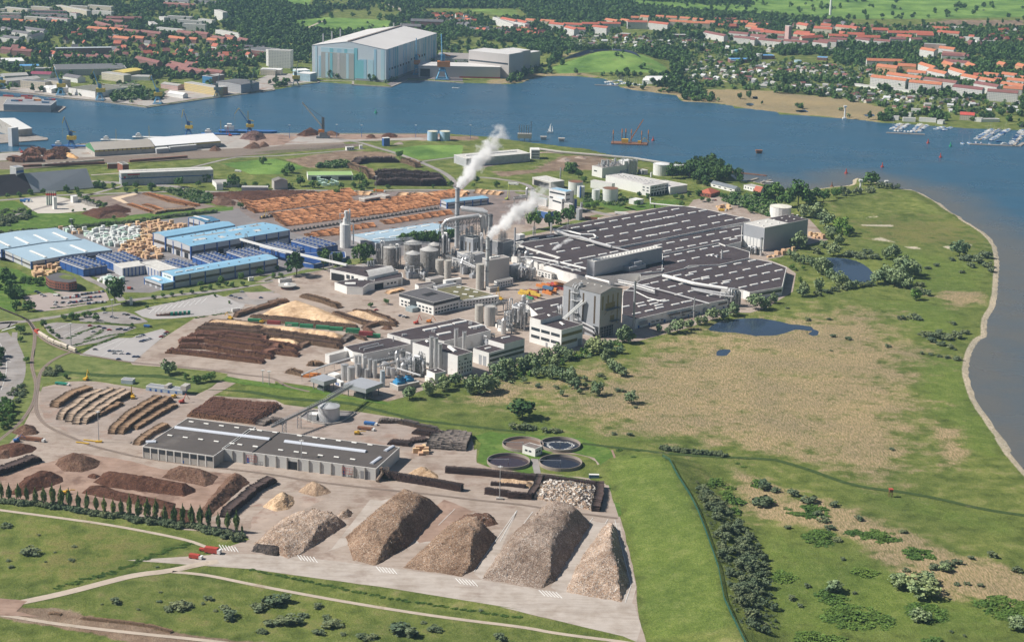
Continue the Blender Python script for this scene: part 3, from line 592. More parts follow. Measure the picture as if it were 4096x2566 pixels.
def oth(P,Q,R_):
 u=R_-Q;v=P-Q;u.z=v.z=0
 if u.length>=v.length:ux=u.normalized();n=VV((-ux.y,ux.x,0));vy=n if v.dot(n)>0 else-n;lx=u.length;ly=abs(v.dot(n))
 else:vy=v.normalized();n=VV((vy.y,-vy.x,0));ux=n if u.dot(n)>0 else-n;ly=v.length;lx=abs(u.dot(n))
 return ux,vy,lx,ly
FOOT=[];NU='one','two','three','four','five','six'
class B_:
 def __init__(s,name,label,cat,B,A,C,h,wall,roof=None,rt='flat',z0=0,group=None,rise=0,par=.7,over=.25,wm=None,root=None):
  b,a,c=g(B,z0+h),g(A,z0+h),g(C,z0+h)
  ux,vy,s.X,s.Y=oth(a,b,c);s.h=h;s.z0=z0
  FOOT.append((b.x+ux.x*s.X/2+vy.x*s.Y/2,b.y+ux.y*s.X/2+vy.y*s.Y/2,math.hypot(s.X,s.Y)/2))
  if root is None:s.root=tg(name,label,cat,(b.x,b.y,z0),math.atan2(ux.y,ux.x),group)
  else:s.root=root
  X,Y=s.X,s.Y;k=M()
  if rt in('gx','gy'):
   r=rise
   k.box(0,0,-1.2,X,Y,h)
   k.f=k.f[:-1];k.m=k.m[:-1]
   if rt=='gx':
    for xx in(0,X):k.add([(xx,0,h),(xx,Y,h),(xx,Y/2,h+r)],[(0,1,2)])
   else:
    for yy in(0,Y):k.add([(0,yy,h),(X,yy,h),(X/2,yy,h+r)],[(0,1,2)])
   s.wall=pt('wall',k,wall,s.root)
   q=M();o=over;e=.28;d=r*o/(Y/2 if rt=='gx' else X/2)
   def slab(p):q.add([(x,y,z)for x,y,z in p]+[(x,y,z+e)for x,y,z in p],[(3,2,1,0),(4,5,6,7),(0,1,5,4),(1,2,6,5),(2,3,7,6),(3,0,4,7)])
   if rt=='gx':
    slab([(-o,-o,h-d),(X+o,-o,h-d),(X+o,Y/2,h+r),(-o,Y/2,h+r)]);slab([(X+o,Y+o,h-d),(-o,Y+o,h-d),(-o,Y/2,h+r),(X+o,Y/2,h+r)])
   else:
    slab([(-o,Y+o,h-d),(-o,-o,h-d),(X/2,-o,h+r),(X/2,Y+o,h+r)]);slab([(X+o,-o,h-d),(X+o,Y+o,h-d),(X/2,Y+o,h+r),(X/2,-o,h+r)])
   s.roof=pt('roof',q,roof or tar,s.root)
  elif rt=='hip':
   k.box(0,0,-1.2,X,Y,h);s.wall=pt('wall',k,wall,s.root);q=M();o=over;e=min(X,Y)/2
   if X>=Y:rr=[(e,Y/2,h+rise),(X-e,Y/2,h+rise)];F=[(0,1,5,4),(1,2,5),(2,3,4,5),(3,0,4)]
   else:rr=[(X/2,e,h+rise),(X/2,Y-e,h+rise)];F=[(0,1,4),(1,2,5,4),(2,3,5),(3,0,4,5)]
   q.add([(-o,-o,h+.02),(X+o,-o,h+.02),(X+o,Y+o,h+.02),(-o,Y+o,h+.02)]+rr,F+[(3,2,1,0)]);s.roof=pt('roof',q,roof or tar,s.root)
  else:
   k.box(0,0,-1.2,X,Y,h-.4);s.wall=pt('wall',k,wall,s.root)
   q=M();q.box(.3,.3,h-.42,X-.3,Y-.3,h-.12);s.roof=pt('roof',q,roof or tar,s.root)
   t=M();w_=.35
   for bx in((-.05,-.05,X+.05,w_),(-.05,Y-w_,X+.05,Y+.05),(-.05,w_,w_,Y-w_),(X-w_,w_,X+.05,Y-w_)):t.box(bx[0],bx[1],h-.5,bx[2],bx[3],h+.1)
   pt('parapet',t,tm_,s.root)
 def bx(s,x0,y0,z0,x1,y1,z1,m_,name,top=None):
  k=M().box(x0,y0,z0,x1,y1,z1,0,1 if top else None);return pt(name,k,[m_,top]if top else m_,s.root)
 def face(s,f,u0,u1,z0,z1,m_,name='window',pr=.12):
  k=M()
  if f=='x':k.box(u0,-pr,z0,u1,.05,z1)
  elif f=='y':k.box(-pr,u0,z0,.05,u1,z1)
  elif f=='X':k.box(u0,s.Y-.05,z0,u1,s.Y+pr,z1)
  else:k.box(s.X-.05,u0,z0,s.X+pr,u1,z1)
  return pt(name,k,m_,s.root)
 def row(s,f,n,z0,z1,fr=.55,m_=None,u0=.04,u1=.96,name='window'):
  L=s.X if f in 'xX' else s.Y
  for i in rg_(n):
   a=L*(u0+(u1-u0)*(i+.5-fr/2)/n);b=L*(u0+(u1-u0)*(i+.5+fr/2)/n);s.face(f,a,b,z0,z1,m_ or gz,name)
 def text(s,f,u,z,size,txt,m_):
  return letters(s.root,txt,size,m_,Matrix.Translation((u,-.2,z))@Matrix.Rotation(R(90),4,'X')if f=='x' else Matrix.Translation((-.2,u,z))@Matrix.Rotation(R(-90),4,'Z')@Matrix.Rotation(R(90),4,'X'))
def letters(root,txt,size,m_,mtx):
 cu=bpy.data.curves.new('lettering','FONT');cu.body=txt;cu.size=size;cu.extrude=.05
 o=bpy.data.objects.new('lettering',cu);COL.objects.link(o);bpy.context.view_layer.update()
 me=bpy.data.meshes.new_from_object(o.evaluated_get(bpy.context.evaluated_depsgraph_get()));bpy.data.objects.remove(o)
 me.materials.clear();me.materials.append(m_);me.transform(mtx);return link('lettering',me,root)
def bld(*a,**k):return B_(*a,**k)
def P_(f,s):return pl(f,s)
_skm={}
def skyt(root,c,ang,L=9,W=2.2,name='skylight',m_=None):
 key=(round(L,1),round(W,1),name)
 if key not in _skm:
  k=M();n=5;pr=[(-W/2,0)]+[(W/2*cos(math.pi*(1-i/n)),.25+W*.28*sin(math.pi*i/n))for i in rg_(n+1)]+[(W/2,0)]
  for sx in(-1,1):k.add([(sx*L/2,y,z)for y,z in pr],[tuple(rg_(len(pr)))if sx>0 else tuple(reversed(rg_(len(pr))))])
  for i in rg_(len(pr)-1):k.add([(-L/2,*pr[i]),(L/2,*pr[i]),(L/2,*pr[i+1]),(-L/2,*pr[i+1])],[(0,1,2,3)])
  _skm[key]=k.mesh(name,m_ or skyl)
 o=link(name,_skm[key],root);a0=root.rotation_euler.z;d=VV(c)-VV(root.location)
 ca,sa=cos(-a0),sin(-a0);o.location=(d.x*ca-d.y*sa,d.x*sa+d.y*ca,d.z);o.rotation_euler=(0,0,ang-a0);return o
def hl(name,label,cat,poly,h,wall,roof,z0=0,rimw=.5,group=None):
 P=[g(p,z0+h)for p in poly];o=P[0];rt=tg(name,label,cat,(o.x,o.y,z0),0,group)
 L=[(p.x-o.x,p.y-o.y)for p in P];ar=sum(L[i][0]*L[(i+1)%len(L)][1]-L[(i+1)%len(L)][0]*L[i][1]for i in rg_(len(L)))
 if ar<0:L.reverse()
 k=M().prism(L,-1.2,h-.3);pt('wall',k,wall,rt)
 me=sheet_mesh('roof',L,h-.15,roof);link('roof',me,rt)
 t=M();n=len(L)
 for i in rg_(n):
  a,b=VV(L[i]),VV(L[(i+1)%n])
  if(b-a).length<.5:continue
  d=(b-a).normalized();nn=VV((-d.y,d.x))*rimw;t.prism([a-nn*.1,b-nn*.1,b+nn,a+nn],h-.5,h+.12+i*.004)
 pt('parapet',t,tm_,rt);return rt,P
def rows(rt,f,h,specs,L=9,W=2.2,dirv=None):
 L*=1.22;W*=1.45
 for x0,y0,x1,y1,n in specs:
  a,b=G2(f,x0,y0,h),G2(f,x1,y1,h);an=math.atan2((b-a).y,(b-a).x)if dirv is None else dirv
  for i in rg_(n):
   t=i/(n-1)if n>1 else.5;skyt(rt,a.lerp(b,t)-VV((0,0,.2)),an,L,W)
def pi_(pts,r,m_=None,n=8,name='pipe',parent=None):
 return pt(name,M().tube(pts,r,n),m_ or alu,parent,smooth=False)
def silo(name,label,f,x,yt,yb,wd,m_,cat='silo',group=None,cone=0,n=20,capm=None,rings=0,z0=0):
 p=px(f,x,yb);s=FR[f][2];h=hgt(p[0],p[1],px(f,x,yt)[1]);q=g(p)
 mpp=(g((p[0]+1,p[1]))-q).length;r=wd/s/2*mpp;q=q+VV((0,r*.9,0))
 t=tg(name,label,cat,(q.x,q.y,z0),0,group)
 k=M().cyl(0,0,-.8,h,r,n,capmi=1)
 for i in rg_(rings):zz=h*(i+1)/(rings+1);k.cyl(0,0,zz-.15,zz+.15,r+.12,n)
 pt('tank_shell',k,[m_,capm or m_],t,smooth=False)
 if cone:pt('roof',M().cyl(0,0,h+.02,h+cone*r,r+.25,n,r2=.4),capm or m_,t)
 rr=M()
 for i in rg_(n):a=2*math.pi*i/n;rr.bar((r*cos(a),r*sin(a),h),(r*cos(a),r*sin(a),h+1),.07)
 rr.tube([(r*cos(2*math.pi*i/n),r*sin(2*math.pi*i/n),h+1)for i in rg_(n+1)],.08,4)
 pt('railing',rr,stl,t);t['r']=r;t['hh']=h;return t
def FH(lab,*a):return hl('factory_hall',lab,'factory hall',*a)
a_,b_=G2('f5',65,185,12),G2('f5',420,130,12);SKA=math.atan2((b_-a_).y,(b_-a_).x)
rt,_=FH('vast dark flat roofed production hall behind the long grey box, nearest the chemical works',P_('f4',"505,243 1335,89 f5:340,84 500,107 640,140 826,180 826,194 435,272 f4:1240,350 1105,376 950,406 880,402 700,352 560,318 430,276"),13,plz,tar)
rows(rt,'f5',13,((265,108,265,108,1),(80,143,170,126,2),(390,133,470,118,2),(105,188,300,150,3),(540,162,615,147,2),(50,254,345,197,4),(250,216,250,216,1)),9.5,2.4,SKA)
rows(rt,'f5',13,((665,190,745,174,2),(100,302,280,264,3),(383,244,475,228,2),(570,209,570,209,1)),9.5,2.4,SKA)
rows(rt,'f4',13,((690,242,1290,132,7),(780,224,780,224,1),(820,272,1350,175,6),(860,326,1330,236,5),(740,340,740,340,1),(870,382,1290,300,5),(725,285,725,285,1),(595,258,595,258,1)),9.5,2.4,SKA)
rt,_=FH('dark flat roofed production hall running from the steaming roof vents to the tall grey store',P_('f4',"180,374 330,352 495,329 560,323 700,358 880,410 950,412 f5:170,340 435,278 765,228 760,348 640,378 590,358 400,398 168,440 f4:1285,470 1280,600 690,650 500,600 345,545 475,492 380,462 150,392"),11,plz,tar)
rows(rt,'f4',11,((310,407,545,360,3),(480,446,715,398,3),(720,486,900,450,3),(530,523,660,498,2),(430,546,620,540,2),(520,566,600,590,2)),9,2.3,SKA)
rows(rt,'f5',11,((135,376,135,376,1),(230,357,720,258,6),(205,418,740,308,7),(700,331,700,331,1)),9,2.3,SKA)
rt,_=FH('dark roofed hall between the tall grey store and long grey box, narrow office front',P_('f5',"168,443 400,401 590,361 640,380 700,388 822,425 820,470 600,520 370,528 330,550 170,590 0,610 0,560 168,520"),10,plz,tar)
rows(rt,'f5',10,((190,464,570,384,5),(310,494,630,427,4),(640,424,640,424,1),(60,580,150,558,2)),8.5,2.2,SKA)
a,b=G2('f5',630,480,8),G2('f5',822,428,8);o_=rt.location
k=M().tube([(p.x-o_.x,p.y-o_.y-1.2,6.9)for p in(a.lerp(b,.02),b)],1.0,4)
pt('window',k,gz,rt)
rt,PD=FH('dark roofed hall at the marsh end of the works beside the two ponds',P_('f5',"178,592 330,552 750,476 880,481 1000,505 1098,542 1066,688 822,728 775,712 720,703 615,690 400,650"),9,plz,tar)
rows(rt,'f5',9,((280,602,840,492,6),(370,598,370,598,1),(415,630,560,600,1),(490,626,900,535,5),(960,519,960,519,1),(550,664,1040,565,6),(640,658,640,658,1),(770,690,1020,632,4),(420,632,420,632,1)),8.5,2.2,SKA)
rt,PE=FH('dark roofed front hall with piped roof, white wall and blue doors along the marsh path',P_('f5',"0,640 176,596 400,655 613,696 600,770 c3:2000,80 1830,112 1480,186 1190,256 1072,212 1075,60 b3:1080,1290"),9.5,plz,tar)
rows(rt,'f5',9.5,((200,636,110,655,2),(320,664,240,686,2),(40,672,40,672,1),(70,710,160,700,1),(290,742,290,742,1),(390,718,390,718,1),(530,750,530,750,1),(90,790,90,790,1),(160,790,340,800,2)),8,2.2,SKA)
rows(rt,'c3',9.5,((1100,145,1540,125,4),(1400,155,1400,155,1),(1350,120,1350,120,1),(1450,98,1450,98,1),(1310,180,1310,180,1),(1200,205,1200,205,1),(1650,100,1650,100,1),(1230,115,1330,90,2)),8,2.2,SKA)
base=rt
def wlr(rt,f,a,b,z0,z1,spans,m_,name='window',out=.15):
 A,Bq=VV(a),VV(b);d=(Bq-A);L=d.length;d.normalize();n=VV((d.y,-d.x,0));o=VV(rt.location)
 for s0,s1 in spans:
  p,q=A+d*L*s0+n*out-o,A+d*L*s1+n*out-o;p2,q2=p-n*.3,q-n*.3
  k=M().prism([(p.x,p.y),(q.x,q.y),(q2 .x,q2 .y),(p2 .x,p2 .y)],z0,z1);pt(name,k,m_,rt)
wa,wb=G2('c3',1190,256,9.5),G2('c3',2000,80,9.5)
wlr(rt,'c3',wa,wb,5.2,7.4,[(.35,.47),(.49,.60),(.90,.995)],gz);wlr(rt,'c3',wa,wb,.2,2.8,[(.03,.045),(.14,.155),(.30,.318),(.42,.43),(.56,.57),(.68,.69),(.80,.81),(.955,.965)],blue,'door')
wlr(rt,'c3',wa,wb,2.6,3.8,[(.09,.13),(.17,.20),(.22,.25),(.27,.29),(.37,.4),(.5,.53),(.6,.66)],gz);wlr(rt,'c3',wa,wb,0,5,[(.735,.775),(.83,.87)],gd,'gate');wlr(rt,'c3',wa,wb,3,6.5,[(.04,.12)],gd,'canopy',1.2)
wa,wb=G2('f5',822,728,9),G2('f5',1066,688,9);wlr(bpy.data.objects['factory_hall.003'],'f5',wa,wb,4,6.8,[(.02,.98)],mat('green_glass',(.05,.07,.045),.3,.3,.3))
rt,_=FH('narrow dark roofed hall behind the shipping containers',P_('b3',"215,1395 555,1325 c3:552,175 330,215 240,130"),8,plz,tar);rows(rt,'c3',8,((340,165,480,132,2),),7,2.2,SKA)
rt,_=FH('small dark roofed hall beside the row of tall trees with a square roof cabin',P_('f4',"70,372 270,320 490,290 497,326 180,372 120,392"),9,plz,tar);rows(rt,'f4',9,((155,371,395,325,3),(262,348,262,348,1)),8,2.2,SKA)
rt,_=FH('low dark roofed hall under the thin steaming vent',P_('f4',"150,395 370,466 470,478 475,492 345,545 180,500 100,480"),9,plz,tar);rows(rt,'f4',9,((230,470,230,470,1),(318,456,318,456,1)),8,2.2,SKA)
b=bld('high_bay_store','long grey windowless box rising out of the dark factory roofs','warehouse',*px3('f4',747,524,684,509,1282,411),27,gp,mat('pale_membrane',(.55,.535,.50)),par=.4)
for i in rg_(22):b.bx(b.X*(i+.3)/22,b.Y*.4,b.h-.1,b.X*(i+.6)/22,b.Y*.6,b.h+.9,skyl,'skylight')
b.bx(b.X*.42,-9,11,b.X*.66,-.02,15.5,gp,'annex');b.bx(b.X*.52,-7,15.5,b.X*.63,-.02,19,gp,'annex')
b=bld('high_bay_store','tall grey windowless store building beside the round white tank','warehouse',*px3('f5',935,245,765,212,1260,180),28,gp,mat('pale_membrane'),par=.4)
b.bx(b.X*.55,.4,b.h-.2,b.X-.4,b.Y-.4,b.h+.12,tar,'dark_roof_area')
for i in rg_(6):b.face('y',b.Y*(.02+i*.16),b.Y*(.15+i*.16),.2,13.5,wte,'panel')
for i in rg_(12):b.bx(b.X*(.08+.09*i),b.Y*(.25+.4*(i%2)),b.h-.1,b.X*(.08+.09*i)+2,b.Y*(.25+.4*(i%2))+2,b.h+.6,skyl,'skylight')
b.face('x',b.X*.93,b.X*.96,0,4,blue,'door')
silo('storage_tank','large round white tank with domed roof behind the tall grey store','f5',1060,98,175,159,wte,'tank',cone=.12,capm=mat('cream_roof',(.68,.65,.56)))
b=bld('tower_building','tall grey tower building with pitched roof, two slanting white conveyors and yellow strip windows','tower',*px3('e4',808,515,153,350,1213,418),hgt(2401,1352,1176),gp,greyroof,'gy',rise=3.6,over=.3)
H=b.h
for u in(.17,.55,.86):b.face('y',b.Y*(1-u)-1,b.Y*(1-u)+1,H*(.18 if u<.5 else.3),H*.93,mat('bronze_glass',(.10,.075,.05),.3),'window')
b.face('x',.02,b.X-.02,.1,H-.1,mat('shaded_beige',(.40,.385,.355),.7,.05,.05),'shaded_face',.1)  # dim beige of the unlit right side, shade put into the face colour
for u in(.12,.36,.58,.80):b.face('x',b.X*u-.9,b.X*u+.9,H*.62,H*.93,amber,'window',.2)
for u,z0,z1 in((.30,.62,.75),(.43,.62,.75),(.52,.62,.75),(.63,.62,.75),(.52,.34,.45),(.62,.34,.45)):b.face('x',b.X*u-1.5,b.X*u+1.5,H*z0,H*z1,amber,'window',.22)
b.face('x',b.X*.80-.7,b.X*.80+.7,H*.25,H*.62,amber,'window',.2)
for z,u0,u1 in((.61,.22,.84),(.33,.44,.82)):
 k=M().box(b.X*u0,-4,H*z-.3,b.X*u1,0,H*z)
 for uu in(u0,(u0+u1)/2,u1):k.bar((b.X*uu,-3.8,H*z-.2),(b.X*uu,0,H*z-5),.18)
 pt('platform',k,sd2,b.root)
b.face('x',b.X*.03,b.X*.62,.1,H*.235,mat('deep_opening',(.03,.032,.036),.8),'opening',.25);b.face('y',b.Y*.02,b.Y*.16,.1,H*.25,mat('deep_opening'),'opening',.25)
k=M()
for i in rg_(5):k.bar((b.X*(.06+.12*i),-.6,0),(b.X*(.06+.12*i),-.6,H*.23),.2)
for z in(.05,.1,.17):k.bar((b.X*.03,-.7,H*z),(b.X*.62,-.7,H*z),.15)
pt('framework',k,stl,b.root)
k=M()
for o2 in(0,3.4):
 p,q=VV((-1.5,b.Y*.44-o2,H*.78-2)),VV((-15,b.Y*.86-o2*.6-2,9));d=(q-p).normalized();s_=VV((d.y,-d.x,0)).normalized()*1.1
 k.add([p-s_,p+s_,q+s_,q-s_,p-s_+VV((0,0,2)),p+s_+VV((0,0,2)),q+s_+VV((0,0,2)),q-s_+VV((0,0,2))],[(3,2,1,0),(4,5,6,7),(0,1,5,4),(1,2,6,5),(2,3,7,6),(3,0,4,7)])
pt('conveyor',k,wte,b.root)
k=M()
for i,u in en((.60,.645,.68,.72)):k.tube([(-1.4,b.Y*u,12),(-1.4,b.Y*u,H*.98+i%2*2),(-.2,b.Y*u,H+2.2+i%2),(3.4,b.Y*u,H+2.6+i%2)],.55,6)
for z in(.45,.72,.9):k.box(-3,b.Y*.56,H*z,0,b.Y*.76,H*z+.25)
pt('pipework',k,alu,b.root)
pt('filter_drum',M().cyl(4,b.Y*.6,H+.6,H+5,2,14),stl,b.root)
k=M()
for o2 in(0,1.6):k.tube([(-2-o2,b.Y*.62,13-o2*2),(-2-o2,b.Y*.35,11.4-o2*2),(-2-o2,b.Y*.08,9-o2*2),(-2-o2,b.Y*.05,6-o2)],.75,6)
pt('duct',k,alu,b.root)
for i in rg_(9):b.bx(b.X*(.30+.1*(i%2)),b.Y*(.12+.09*i),H+1.6+(i%2),b.X*(.30+.1*(i%2))+1.6,b.Y*(.12+.09*i)+1.4,H+2.4+(i%2)*1.1,skyl,'skylight')
b=bld('production_building','white two tier block with yellow strip windows at the foot of the grey tower','building',*px3('c3',540,350,262,274,752,305),hgt(2246,1402,1319),plz,tar)
b.bx(0,b.Y*.66,b.h-.3,b.X*.98,b.Y,b.h+4.2,plz,'upper_storey',tar)
for z in(.34,.70):
 b.face('x',b.X*.03,b.X*.97 if z>.5 else b.X*.75,b.h*z-1.5,b.h*z+1.5,amber);
 for u0 in(.05,.37,.69):b.face('y',b.Y*u0*.98,b.Y*(u0*.98+.27),b.h*z-1.4,b.h*z+1.4,gz)
b.face('x',b.X*.78,b.X*.96,.1,b.h*.34,gd,'gate');b.face('y',b.Y*.42,b.Y*.48,.1,4,gd,'door')
skyt(b.root,G2('c3',545,295,b.h),SKA-1.9,9,2.6);skyt(b.root,G2('c3',432,224,b.h+4),SKA-1.9,5,2.4)
rt,_=FH('long dark roofed hall with four pale skylights behind the front silos',P_('e2',"897,190 1632,30 1800,68 1912,110 1912,128 1960,155 1480,268 1330,240 1135,256"),13,plz,tar)
rows(rt,'e2',13,((1335,145,1335,145,1),(1492,111,1640,76,2),(1478,190,1478,190,1),(1805,118,1805,118,1)),12,3,SKA)
for x,y in((1055,213),(1072,213),(1088,212),(1360,168),(1382,172),(1742,92),(1760,94),(1792,140),(1812,142)):
 q=G2('e2',x,y,13)-VV(rt.location);pt('vent',M().cyl(q.x,q.y,12.8,15,.9,8,capmi=0),alu,rt)
rt,_=FH('dark roofed white walled hall carrying two long roof pipes',P_('e2',"452,322 900,232 1152,262 1152,292 650,398 540,375"),9.5,plz,tar)
for a,b2 in(((612,338),(808,290)),((658,350),(855,306))):
 p,q=G2('e2',*a,10.5)-VV(rt.location),G2('e2',*b2,10.5)-VV(rt.location);pt('pipe',M().tube([(p.x,p.y,9.5),(p.x,p.y,10.8),(q.x,q.y,10.8),(q.x,q.y,9.5)],.55,8),alu,rt)
q=G2('e2',960,262,10)-VV(rt.location);pt('vent',M().cyl(q.x,q.y,9.3,14,.6,8),alu,rt)
b=bld('annex_building','low pale flat annex at the left end of the white walled hall','building',*px3('e2',302,412,267,395,490,365),8,plz,mat('pale_membrane'))
b=bld('production_building','white block with square windows behind the three tall slim silos','building',*px3('e2',1620,418,1157,281,1787,380),hgt(1831,1507,1422.8),plz,tar)
for z in(.18,.38,.56):b.row('x',5,b.h*z-.9,b.h*z+.9,.42)
b.face('x',b.X*.45,b.X*.62,b.h*.72,b.h*.79,gz);b.face('x',b.X*.1,b.X*.17,b.h*.68,b.h*.76,gz)
skyt(b.root,G2('e2',1565,350,b.h),SKA-1.85,16,4);skyt(b.root,G2('e2',1310,272,b.h),SKA-1.85,5,3)
b=bld('production_building','white two step block with dark strip windows nearest the marsh willows','building',*px3('e2',1940,388,1760,345,2307,287),13,plz,tar)
b.bx(b.X*.42,0,b.h-.4,b.X,b.Y,b.h+4.5,plz,'upper_storey',tar)
gg=mat('green_glass');b.face('x',b.X*.03,b.X*.98,8.6,11,gg);b.face('x',b.X*.03,b.X*.98,4.2,6.6,gg)
b.face('y',b.Y*.16,b.Y*.36,.1,9,gp,'gate');b.face('y',b.Y*.44,b.Y*.62,.1,9,gp,'gate')
skyt(b.root,G2('e2',2112,230,b.h+4.5),SKA,9,2.6);skyt(b.root,G2('e2',1930,340,b.h),SKA,6,2.6)
for lab,B,A,C,h in(('small grey canopy roof on posts beside the orange containers',(246,683),(108,640),(336,632),9),('large grey canopy roof on posts where the long conveyor starts',(678,758),(447,700),(818,683),10)):
 Bp,Ap,Cp=G2('e2',*B,h+1),G2('e2',*A,h+1),G2('e2',*C,h+1);ux,vy,X,Y=oth(Ap,Bp,Cp);rt=tg('loading_canopy',lab,'canopy',(Bp.x,Bp.y,0),math.atan2(ux.y,ux.x))
 pt('roof',M().box(0,0,h-2.8,X,Y,h+1),gp,rt)
 for xx in(.12,.5,.88):
  for yy in(.12,.88):pt('post',M().box(X*xx-.3,Y*yy-.3,-.8,X*xx+.3,Y*yy+.3,h-2.8),sd2,rt)
 k=M()
 for i in rg_(5):k.box(X*(.2+.12*i),Y*.3,0,X*(.2+.12*i)+1.6,Y*.7,3+i%3)
 pt('machinery',k,sd2,rt)
b=bld('gatehouse_cabin','tiny white cabin with blue doors between the two canopies','cabin',*px3('e2',418,690,352,660,450,680),4,wte,wte);b.row('x',3,1.2,2.6);b.face('y',b.Y*.3,b.Y*.5,.1,2.6,blue,'door');b.face('y',b.Y*.6,b.Y*.8,.1,2.6,blue,'door')
b=bld('low_shed','low white roofed shed left of the two squat silos','shed',*px3('e2',360,620,285,600,420,600),4.5,plz,wte)
b=bld('pump_house','white pump house with blue doors behind the blue cooling units','building',*px3('e2',1330,640,1255,625,1480,610),5,plz,wte);b.face('x',b.X*.15,b.X*.3,.1,3.4,blue,'door');b.face('x',b.X*.5,b.X*.62,.1,3.4,blue,'door')
b=bld('pump_house','small white block with dark roof above the pump house','building',*px3('e2',1385,598,1300,560,1482,570),9.5,plz,tar);b.face('x',b.X*.3,b.X*.42,.1,4,blue,'door');skyt(b.root,G2('e2',1390,566,9.5),0,2,2)
b=bld('cooling_basin','concrete basin carrying three blue cooling units','cooling tower',px('e2',1008,765-38),px('e2',910,735-45),px('e2',1228,690-10),4.5,cw,cw)
for x,y in((.24,.5),(.42,.75),(.72,.62)):
 bb=mat('cooling_blue',(.05,.27,.50));k=M().box(b.X*x-4,b.Y*y-3.4,4.2,b.X*x+4,b.Y*y+3.4,6.8);k.cyl(b.X*x,b.Y*y,6.8,9.6,2.5,14,capmi=1);pt('cooling_unit',k,[bb,dk_],b.root)
b=bld('office_building','white office building with black flat roof and roof light well','office',*px3('e1',740,960,340,850,1073,893),hgt(1734,1260,1210),plz,mat('office_roof',(.10,.095,.10)))
k=M()
for fx in((-.15,-.15,b.X+.15,.05),(-.15,.05,.05,b.Y)):k.box(fx[0],fx[1],b.h-3.4,fx[2],fx[3],b.h)
pt('fascia',k,mat('fascia',(.05,.05,.055)),b.root);b.bx(b.X*.35,b.Y*.45,b.h-.3,b.X*.75,b.Y*.62,b.h-.02+.2,dk_,'light_well')
for z in(2.2,5.6):
 b.row('x',8,z-.9,z+.9,.7);b.row('y',9,z-.9,z+.9,.6,None)
b.face('y',b.Y*.50,b.Y*.68,.1,b.h-3.4,gz,'entrance_glazing',.3);b.bx(-9,b.Y*.42,0,-.2,b.Y*.62,4.2,mat('atrium_glass',(.30,.36,.38),.2),'atrium')
rt,_=hl('office_wing','moss green flat roofed wing with six white roof lights','building',P_('e1',"778,797 1035,752 1435,862 1075,932 760,850"),8.5,plz,mat('sedum_roof',(.13,.12,.055),1,.3,.12,stain=((.2,.15,.1),.1,.55)))
for x,y in((1035,783),(1130,810),(1228,838),(1000,838),(1100,865),(1180,890)):
 q=G2('e1',x,y,8.5)-VV(rt.location);pt('skylight',M().obox((q.x,q.y,8.4),5,2.6,.8,-.25),skyl,rt)
b=bld('office_wing','long low white wing behind the pair of grey concrete silos','building',px('e1',1025,945),px('e1',1000,930),px('e1',1500,905-22),8,plz,tm_);b.row('x',12,2,3.6,.5);b.row('x',12,5,6.6,.5)
rt,_=hl('service_building','white workshop with dark roof and deep opening beside the log bundle','workshop',P_('b2',"742,1205 940,1168 1042,1182 1090,1190 1085,1148 1330,1118 1338,1130 1340,1160 1090,1205 1042,1215 990,1250 850,1242"),8,plz,tar)
q=G2('b2',880,1218,8);skyt(rt,q,.1,11,5);skyt(rt,G2('b2',975,1185,8),.1,6,4)
q=G2('b2',1150,1190,8)-VV(rt.location)
wa,wb=G2('b2',1090,1205,8),G2('b2',1338,1160,8);wlr(rt,'',wa,wb,.1,6,[(.02,.32)],dk_,'gate',.3);wlr(rt,'',wa,wb,3,5,[(.45,.53),(.58,.66),(.7,.78)],gz);wlr(rt,'',wa,wb,.1,6,[(.85,.95)],bg_,'gate')
wa,wb=G2('b2',850,1242,8),G2('b2',1042,1205,8);wlr(rt,'',wa,wb,.1,7,[(.22,.5)],dk_,'gate',.3);wlr(rt,'',wa,wb,1.5,3.5,[(.80,.86),(.88,.94)],gz)
rt,_=hl('service_building','white intake building with a deep sheltered bay under the thin white conveyor','workshop',P_('b2',"702,1090 860,1052 1000,1065 1120,1050 1225,1062 1300,1100 1165,1130 1030,1160 830,1115"),11,plz,tar)
wa,wb=G2('b2',702,1092,11),G2('b2',830,1116,11);wlr(rt,'',wa,wb,.1,8,[(.1,.95)],dk_,'gate',.3);wa,wb=G2('b2',830,1116,11),G2('b2',1030,1160,11);wlr(rt,'',wa,wb,5,9,[(.08,.22),(.3,.4)],gz)
q0=VV(rt.location);pts=[G2('b2',x,y,11)-q0 for x,y in((1000,1108),(1220,1065),(1270,1108),(1045,1155))]
k=M();n=8
for i in rg_(n):
 u0,u1=i/n,(i+1)/n;z0,z1=3.2*sin(math.pi*u0),3.2*sin(math.pi*u1)
 a0,a1=pts[0].lerp(pts[3],u0),pts[0].lerp(pts[3],u1);c0,c1=pts[1].lerp(pts[2],u0),pts[1].lerp(pts[2],u1)
 k.add([(a0 .x,a0 .y,a0 .z+z0),(a1 .x,a1 .y,a1 .z+z1),(c1 .x,c1 .y,c1 .z+z1),(c0 .x,c0 .y,c0 .z+z0)],[(0,1,2,3)])
pt('barrel_roof',k,mat('zinc_roof',(.50,.49,.47),.5),rt)
for x in(1037,1060,1084):
 q=G2('b2',x,1065,11)-q0;pt('vent',M().cyl(q.x,q.y,11,17,1.2,8,r2=.9),stl,rt)
